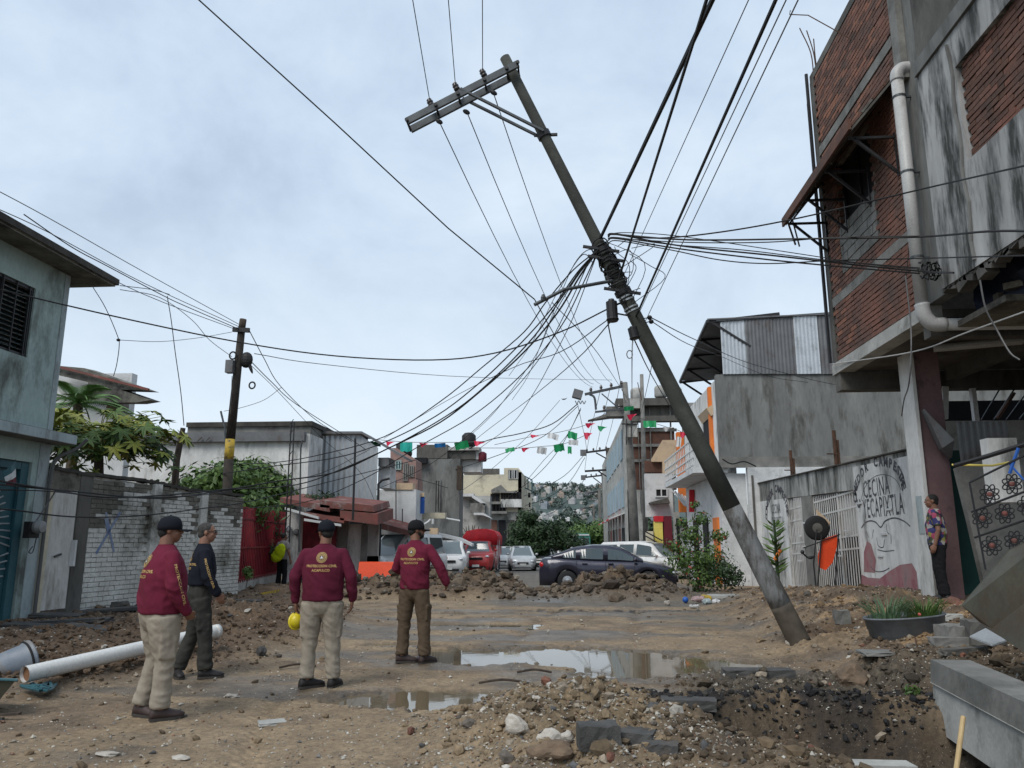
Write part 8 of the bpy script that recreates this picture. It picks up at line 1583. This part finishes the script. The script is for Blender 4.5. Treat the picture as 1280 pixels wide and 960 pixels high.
def person(name, lb, loc, yaw, H=1.72, girth=1.0, shirt='maroon', pants='khaki', head_yaw=0, cap=None, hair='hair', arms=None, legs=None, shoe='shoe', skin='skin', tuck=False, sleeve=1.0, back=None, sleevetext=True, beard=False, vox=.011, lean=0, glasses=False):
    t = thing(name, lb, 'person', loc, yaw); s = H/1.72; g = girth
    arms = arms or {}; legs = legs or {}
    def A(sd):   # shoulder, elbow, wrist, knuckles
        d = dict(e=(.27, -.02, 1.12), w=(.29, .05, .88), h=(.29, .08, .80)); d.update(arms.get(sd, {})); k = 1 if sd == 'R' else -1
        return [V3(k*.172*g**.5, 0, 1.385)]+[V3(k*d[q][0], d[q][1], d[q][2]) for q in ('e', 'w', 'h')]
    def G(sd):
        d = dict(k=(.105, .01, .49), a=(.11, -.03, .09), f=(.14, .22)); d.update(legs.get(sd, {})); k = 1 if sd == 'R' else -1
        return [V3(k*.095, 0, .90), V3(k*d['k'][0], d['k'][1], d['k'][2]), V3(k*d['a'][0], d['a'][1], d['a'][2])], V3(k*d['f'][0]-k*d['a'][0]*0, d['f'][1], 0)
    sc = lambda b: (b.v.__setitem__(slice(None), [(v[0]*s, v[1]*s, v[2]*s) for v in b.v]), b)[1]
    # ---- body: head, neck, trunk, limbs, hands with five fingers: one surface
    b = MB(); hr = rotz(head_yaw); hc = V3(0, .02, 1.605)
    def hp_(x, y, z): return hc+hr @ V3(x, y, z)
    b.ell(hp_(0, -.010, .028), (.074, .094, .083), 18, 12, hr); b.ell(hp_(0, .028, -.035), (.060, .066, .074), 16, 10, hr); b.ell(hp_(0, .052, -.078), (.036, .032, .028), 12, 8, hr)
    limb(b, [hp_(0, .088, .012), hp_(0, .104, -.018)], [(.009, .009), (.015, .012)], n=8); b.ell(hp_(0, .086, -.052), (.024, .014, .010), 10, 6, hr); b.ell(hp_(0, .078, .026), (.052, .016, .012), 12, 6, hr)
    for k in (-1, 1): b.ell(hp_(k*.073, -.004, -.004), (.013, .020, .031), 10, 8, hr); b.ell(hp_(k*.040, .062, -.028), (.020, .020, .018), 8, 6, hr)
    limb(b, [V3(0, -.01, 1.42), hp_(0, -.018, -.055)], [(.066, .066), (.058, .062)], n=14)
    limb(b, [V3(0, 0, .90), V3(0, .0, 1.10), V3(0, 0, 1.35), V3(0, 0, 1.42)], [(.13*g, .09*g), (.12*g, .09*g), (.15*g, .09*g), (.10, .07)])
    for sd in 'LR':
        a = A(sd); limb(b, [a[0], a[1], a[2]], [(.045, .045), (.038, .038), (.027, .027)], n=12)
        d = (a[3]-a[2]).normalized(); k = 1 if sd == 'R' else -1; sx_ = V3(0, 1, 0)-d*d.y; sx_.normalize(); nx_ = d.cross(sx_)*k
        limb(b, [a[2], a[2]+d*.045, a[2]+d*.095], [(.026, .020), (.040, .019), (.042, .017)], side=sx_, n=12)
        for j in range(4):
            o_ = a[2]+d*.085+sx_*(.030-.020*j); ln = (.062, .072, .068, .052)[j]; c1 = o_+d*ln*.45+nx_*-.004; c2 = o_+d*ln*.82+nx_*-.018*k*k; c3 = o_+d*ln*.98+nx_*-.036; limb(b, [o_, c1, c2, c3], [(.0095, .0095), (.009, .009), (.0082, .0082), (.007, .007)], n=8)
        th_ = a[2]+d*.025+sx_*.026; limb(b, [th_, th_+d*.03+sx_*.022-nx_*.008, th_+d*.058+sx_*.026-nx_*.016], [(.012, .012), (.0105, .0105), (.008, .008)], n=8)
        lg, ft = G(sd); limb(b, lg, [(.075, .08), (.055, .055), (.04, .045)], n=12)
    sc(b); me = remesh(b, .0075*s, 2); me.materials.append(M[skin]); link('body', me, t)
    # ---- face details
    for k in (-1, 1): e_ = MB(); e_.ell(hp_(k*.030, .080, .008), (.012, .008, .008), 10, 6, hr); sc(e_).build('eye', 'eye', t, True, local=True); e_ = MB(); e_.ell(hp_(k*.031, .090, .027), (.018, .006, .004), 8, 6, hr); sc(e_).build('eyebrow', 'hair', t, True, local=True)
    e_ = MB(); e_.ell(hp_(0, .098, -.053), (.020, .006, .004), 8, 6, hr); sc(e_).build('mouth', 'maroonwall', t, True, local=True)
    if beard: e_ = MB(); e_.ell(hp_(0, .052, -.072), (.050, .046, .042), 14, 10, hr); e_.ell(hp_(0, .03, -.045), (.066, .045, .045), 14, 10, hr); sc(e_); link('beard', remesh(e_, .006, 2), t).data.materials.append(M['hair'])
    if glasses:
        e_ = MB(); e_.tube([hp_(.076, .0, .012), hp_(.07, .09, .012), hp_(0, .108, .012), hp_(-.07, .09, .012), hp_(-.076, 0, .012)], .003, 5)
        for k in (-1, 1): e_.tube([hp_(k*.034+.022*math.cos(a), .098, .006+.016*math.sin(a)) for a in np.linspace(0, 6.28, 12)], .0025, 5)
        sc(e_).build('glasses', 'blacksteel', t, local=True)
    # ---- hair
    e_ = MB(); e_.ell(hp_(0, -.020, .036), (.080, .094, .084), 18, 12, hr); e_.ell(hp_(0, -.052, -.012), (.067, .056, .066), 14, 10, hr); sc(e_)
    hm = remesh(e_, .008, 2); keep = hm.copy(); bpy.data.meshes.remove(keep); ho = link('hair', hm, t); hm.materials.append(M[hair])
    if cap:
        e_ = MB(); rg = []
        for (f, z) in ((1.0, -.005), (1.02, .03), (.95, .065), (.78, .095), (.5, .115), (.12, .123)): rg.append([hp_(.089*f*math.cos(a), -.008+.105*f*math.sin(a), z+.008) for a in np.linspace(0, 2*math.pi, 24, endpoint=False)])
        e_.rings(rg); e_.ell(hp_(0, -.008, .133), (.010, .010, .006), 8, 5, hr); co_ = sc(e_).build('cap', cap, t, True, local=True)
        e_ = MB(); r0 = []; r1 = []
        for a in np.linspace(-1.05, 1.05, 13): x_ = math.sin(a); r0.append(hp_(x_*.088, .060+.034*math.cos(a), .012)); r1.append(hp_(x_*.082, .085+.095*math.cos(a), .006-.022*x_*x_))
        e_.rings([r0, r1, [p-V3(0, 0, .006) for p in r1], [p-V3(0, 0, .006) for p in r0]], cap=False, closed=False); sc(e_).build('cap_brim', cap, co_, True, local=True)
    # ---- trousers
    b = MB(); limb(b, [V3(0, 0, .84), V3(0, -.01, .92), V3(0, 0, 1.04)], [(.165*g, .125*g), (.172*g, .135*g), (.155*g, .125*g)], n=20)
    for sd in 'LR':
        lg, ft = G(sd); k = 1 if sd == 'R' else -1; lg[0] = V3(k*.088*g, -.005, .86); an = lg[2].copy(); an.z = .10; kn = lg[1]
        limb(b, [lg[0], lg[0].lerp(kn, .5), kn, kn.lerp(an, .5), an], [(.098*g, .108*g), (.088*g, .095*g), (.074*g**.5, .078), (.070, .074), (.072, .080)], n=16, rnd=False)
        if pants in ('khaki', 'olive', 'brownpants'): c = lg[0].lerp(kn, .72)+V3(k*.066*g, 0, 0); b.box(c, (.030, .13, .16)); b.box(c+V3(k*.004, 0, .075), (.032, .135, .04))
    sc(b); me = remesh(b, vox, 2, [(.008, 7, 7, 15, .45, .22), (.010, 9, 9, 24, .17, .10), (.008, 7, 7, 12, .80, .13), (.004, 20, 20, 30, .5, .6)], seed=loc[0]); me.materials.append(M[pants]); link('trousers', me, t)
    if tuck: e_ = MB(); limb(e_, [V3(0, -.002, 1.005), V3(0, -.002, 1.04)], [(.168*g, .136*g), (.166*g, .134*g)], n=24, rnd=False); sc(e_).build('belt', 'rubber', t, True, local=True)
    # ---- jersey
    b = MB(); hem = 1.02 if tuck else .885
    limb(b, [V3(0, -.005, hem), V3(0, -.005, 1.08), V3(0, -.002, 1.22), V3(0, -.004, 1.34), V3(0, -.005, 1.425), V3(0, -.008, 1.472)], [(.178*g, .142*g), (.176*g, .145*g), (.186*g, .140*g), (.186*g**.7, .122*g**.7), (.128*g**.5, .092), (.070, .072)], n=22, rnd=False)
    for sd in 'LR':
        a = A(sd); w_ = a[1].lerp(a[2], sleeve) if sleeve > 0 else a[0].lerp(a[1], .6)
        pts_ = [a[0]+V3(0, 0, -.005), a[0].lerp(a[1], .5), a[1], a[1].lerp(a[2], .5), w_] if sleeve > 0 else [a[0]+V3(0, 0, -.005), a[0].lerp(a[1], .35), w_]
        rd_ = [(.056, .064), (.059, .063), (.056, .058), (.052, .052), (.040, .040)] if sleeve > 0 else [(.066, .072), (.064, .068), (.062, .064)]
        limb(b, pts_, rd_, n=14, side=(0, 1, 0)); b.ell(a[0]+V3(-.02*(1 if sd == 'R' else -1), 0, -.012), (.066, .070, .056), 12, 8)
    sc(b); me = remesh(b, vox, 3, [(.013, 6, 6, 13, .97, .12), (.010, 8, 8, 14, 1.12, .13), (.007, 5, 5, 9, 1.29, .15), (.003, 20, 20, 26, 1.15, .4)], seed=loc[1]); me.materials.append(M[shirt]); so = link('jersey', me, t)
    b = MB(); limb(b, [V3(0, -.010, 1.452), V3(0, -.010, 1.480)], [(.068, .070), (.063, .066)], n=20, rnd=False); sc(b).build('collar', shirt, so, True, local=True)
    # ---- print pressed onto the back and sleeve
    bv = BVHTree.FromPolygons([v.co.copy() for v in me.vertices], [tuple(p.vertices) for p in me.polygons])
    def press(vs, fs, org, u, v, dr, nm, mt, off=.0035):
        org, u, v, dr = (Vector(q) for q in (org, u, v, dr)); out = []
        for q in vs:
            p = (org+u*q[0]+v*q[1])*s; h_ = bv.ray_cast(p-dr*.6, dr); out.append(tuple((h_[0]-dr*off) if h_[0] else p))
        b = MB(); b.add(out, fs); b.build(nm, mt, so, local=True)
    def disc(r0, r1, n=28): return [(rr*math.cos(2*math.pi*k/n), rr*math.sin(2*math.pi*k/n)) for rr in (r0, r1) for k in range(n)], [(k, (k+1) % n, n+(k+1) % n, n+k) for k in range(n)]
    if back:
        D = (0, 1, 0); O = (0, 0, 1.335)
        for (r0, r1), mt, of in (((.050, .056), 'gold', .0035), ((.028, .050), 'printblack', .0035), ((.004, .028), 'gold', .0035)): vs, fs = disc(r0, r1); press(vs, fs, O, (1, 0, 0), (0, 0, 1), D, 'emblem_ring', mt, of)
        for k in range(26): a = 2*math.pi*k/26; vs = [(.039*math.cos(a)+.0045*x_, .039*math.sin(a)+.0055*y_) for x_, y_ in ((-1, -1), (1, -1), (1, 1), (-1, 1))]; press(vs, [(0, 1, 2, 3)], O, (1, 0, 0), (0, 0, 1), D, 'emblem_letter', 'gold', .005)
        vs, fs = disc(.002, .021); press(vs, fs, O, (1, 0, 0), (0, 0, 1), D, 'emblem_ring', 'printblack', .0055); press([(-.017, -.011), (.017, -.011), (0, .019)], [(0, 1, 2)], O, (1, 0, 0), (0, 0, 1), D, 'emblem_triangle', 'printwhite', .0075)
        for tx, z, sz in ((back[0], 1.235, .036), (back[1], 1.190, .036)):
            vs, fs = text_mesh(tx, sz, off=.0012); press([(v.x, v.y) for v in vs], fs, (0, 0, z), (1, 0, 0), (0, 0, 1), D, 'lettering', 'gold')
    if sleevetext and sleeve > 0:
        a = A('R'); dn = (a[2]-a[0]).normalized(); vs, fs = text_mesh('PROTECCION CIVIL', .034, off=.001, align='LEFT'); ext = max(v.x for v in vs); L_ = (a[2]-a[0]).length*.72
        press([(v.x/ext*L_, v.y) for v in vs], fs, a[0]+dn*.08-V3(0, .012, 0), dn, V3(0, 1, 0)-dn*dn.y, (-1, .25, 0), 'sleeve_lettering', 'gold')
    # ---- shoes
    for sd in 'LR':
        lg, ft = G(sd); k = 1 if sd == 'R' else -1; an = lg[2]; d = V3(k*ft.x*0+(ft.x-abs(an.x))*k, ft.y, 0).normalized(); z0 = an.z-.09; pr_ = V3(-d.y, d.x, 0); rg = []
        for q, w_, h_ in ((-.075, .030, .07), (-.05, .038, .105), (.0, .042, .115), (.06, .044, .085), (.12, .050, .060), (.17, .044, .048), (.205, .022, .030)): c = V3(an.x, an.y, z0)+d*q; rg.append([c+pr_*w_*x_+V3(0, 0, .018+h_*z_) for x_, z_ in ((-1, 0), (-1, .45), (-.7, .85), (0, 1), (.7, .85), (1, .45), (1, 0))])
        b = MB(); b.rings(rg); sh_ = sc(b).build('shoe', shoe, t, True, local=True)
        b = MB(); rg = [[(c[0], c[1], z0) for c in (r_[0]+(r_[0]-r_[6])*.06, r_[6]-(r_[0]-r_[6])*.06)]+[(c[0], c[1], z0+.024) for c in (r_[6]-(r_[0]-r_[6])*.06, r_[0]+(r_[0]-r_[6])*.06)] for r_ in rg]; b.rings([[Vector(q)*1 for q in r_] for r_ in rg]); sc(b).build('sole', 'sole', sh_, local=True)
    return t
def stand(px, py, dz=.0):
    x, y = gp(px, py); return (x, y, zg(x, y)+dz)
# 1: maroon jersey, facing right-away, hands together in front
p1_ = stand(190, 898); person('person', 'stocky man in maroon jersey, khaki trousers and dark cap at the far left, looking right', p1_, R(-46), 1.70, 1.30, head_yaw=R(-22), cap='capnavy', shoe='shoebrown', back=('PROTECCION CIVIL', 'ACAPULCO'), arms=dict(R=dict(e=(.285, .0, 1.12), w=(.245, .14, .90), h=(.19, .20, .84)), L=dict(e=(.285, -.01, 1.12), w=(.24, .16, .90), h=(.18, .21, .84))), legs=dict(R=dict(k=(.12, .03, .49), a=(.12, .02, .09), f=(.14, .24)), L=dict(k=(.13, .03, .49), a=(.16, -.05, .09), f=(.17, .18))))
# 2: navy jersey, facing right
p2_ = stand(243, 847); person('person', 'grey-haired man in black long-sleeved jersey and dark olive trousers looking right, bareheaded', p2_, R(-62), 1.72, 1.0, shirt='navyshirt', pants='olive', head_yaw=R(-12), hair='greyhair', tuck=True, skin='skin2', back=('PROTECCION CIVIL', 'ACAPULCO'), glasses=True, arms=dict(R=dict(e=(.26, .03, 1.13), w=(.25, .16, .93), h=(.23, .20, .86)), L=dict(e=(.26, -.05, 1.12), w=(.26, .06, .90), h=(.25, .10, .82))), legs=dict(R=dict(k=(.10, .07, .50), a=(.10, .10, .09), f=(.12, .32)), L=dict(k=(.10, -.04, .48), a=(.11, -.18, .09), f=(.14, .05))))
# 3: back to camera, helmet in the left hand
p3_ = stand(398, 860); t3 = person('person', 'man in maroon jersey seen from behind holding a yellow helmet in his left hand', p3_, R(6), 1.72, 1.2, shirt='maroon2', head_yaw=R(32), cap='capnavy', back=('PROTECCION CIVIL', 'ACAPULCO'), sleevetext=False, arms=dict(R=dict(e=(.30, -.02, 1.13), w=(.31, .04, .89), h=(.30, .06, .81)), L=dict(e=(.30, -.03, 1.13), w=(.29, .02, .88), h=(.28, .03, .80))), legs=dict(R=dict(k=(.12, .02, .49), a=(.14, .03, .09), f=(.19, .24)), L=dict(k=(.12, .02, .49), a=(.13, .0, .09), f=(.15, .22))))
hp3 = Matrix.Rotation(R(6), 3, 'Z') @ Vector((-.28, .03, .70))+Vector(p3_)
hh = thing('helmet', 'yellow safety helmet hanging from the left hand of the man in the middle', 'helmet', hp3); q_ = rotx(R(70)) @ roty(R(30))
b = MB(); b.lathe([(.064, 0), (.069, .013), (.067, .037), (.053, .062), (.031, .077), (.01, .082)], (0, 0, -.03), 20, q_, 1, 1.15); b.build('shell', 'yellowhelmet', hh, True, local=True)
b = MB(); b.lathe([(.065, -.006), (.080, -.004), (.079, .004), (.065, .008)], (0, 0, -.03), 20, q_, 1, 1.2); b.build('brim', 'yellowhelmet', hh, True, local=True)
b = MB(); b.tube([(-.02, .0, .05), (.01, 0, .10), (.03, 0, .05)], .006, 5); b.build('strap', 'rubber', hh, local=True)
# 4: bearded man
p4_ = stand(516, 829); person('person', 'bearded man in maroon jersey, brown trousers and black cap looking right, standing by the puddle', p4_, R(-12), 1.76, 1.02, shirt='maroon', pants='brownpants', head_yaw=R(-58), cap='blackcloth', beard=True, back=('PROTECCION CIVIL', 'ACAPULCO'), sleevetext=False, shoe='shoebrown', arms=dict(R=dict(e=(.33, .0, 1.16), w=(.40, .06, .96), h=(.38, .13, .90)), L=dict(e=(.27, .04, 1.13), w=(.14, .20, 1.08), h=(.06, .22, 1.08))), legs=dict(R=dict(k=(.13, .01, .49), a=(.15, 0, .09), f=(.23, .2)), L=dict(k=(.13, .01, .49), a=(.15, 0, .09), f=(.24, .18))))
# 5: person with the yellow bag by the gatepost
x5 = P(352, 718, y=23.2); t5 = person('person', 'distant person in grey shirt by the white gatepost with a yellow-green bag', (x5.x, 23.2, zg(x5.x, 23.2)), R(-25), 1.62, .95, shirt='greyshirt', pants='blackcloth', sleeve=0, sleevetext=False, vox=.016, legs=dict(R=dict(k=(.10, .03, .48), a=(.10, .02, .09), f=(.12, .2)), L=dict(k=(.10, .0, .48), a=(.12, -.04, .09), f=(.14, .2))))
b = MB(); c = P(349, 691, y=22.95); b.ell(c, (.17, .11, .28), 14, 10, roty(.35)); b.ell(c+Vector((-.08, 0, -.12)), (.17, .12, .16), 12, 8); me = remesh(b, .02, 2, [(.012, 9, 9, 14, c.z, .5)]); me.materials.append(M['hivis']); o = link('bag', me); o.location = (0, 0, 0); tag(o, 'yellow-green cloth bag on the back of the person by the gatepost', 'bag')
# 6: person in the doorway on the right
person('person', 'person in bright patterned shirt and black trousers standing in the doorway behind the mauve pier', (5.56, 12.35, zg(5.56, 12.35)), R(70), 1.58, 1.0, shirt='patterned', pants='blackcloth', head_yaw=R(10), sleeve=0, sleevetext=False, arms=dict(R=dict(e=(.24, -.02, 1.13), w=(.25, .03, .90), h=(.25, .05, .82)), L=dict(e=(.24, -.02, 1.13), w=(.24, .05, .90), h=(.24, .08, .82))))
# pale plank across the pit, weeds, sticks
a = P(935, 953, y=6.0); c = P(1140, 958, y=6.1); b = MB(); b.bar(a, c, .16, .04); tag(b.build('concrete_plank', 'concpale'), 'pale concrete plank at the bottom edge inside the pit', 'plank')
for px, py, L_, rz_, lb in ((628, 855, .5, .15, 'dark stick on the mud just left of the gravel heap'), (668, 842, .4, .05, 'second dark stick nearer the large puddle'), (1120, 905, .35, -.4, 'dark stick half buried on the right slope of the pit'), (372, 835, .4, .4, 'short stick in the rubble near the man with the helmet')):
    x, y = gp(px, py); z = zg(x, y)+.015; b = MB(); b.tube(cat([(x-L_/2, y-L_*rz_/2, z), (x, y, z+.03), (x+L_/2, y+L_*rz_/2, z)], 4), .013, 6); tag(b.build('stick', 'wood'), lb, 'stick')
for px, py, n_, lb in ((1142, 882, 60, 'tiny green weed on the right slope of the pit'), (900, 733, 120, 'small weed tuft beside the kerb block')):
    x, y = gp(px, py); v, f = leaves(n_, [(x, y, zg(x, y)+.06, .09)], .025, px); o = link('weed', npmesh('weed', v, f, 'leaf', False)); tag(o, lb, 'weed')
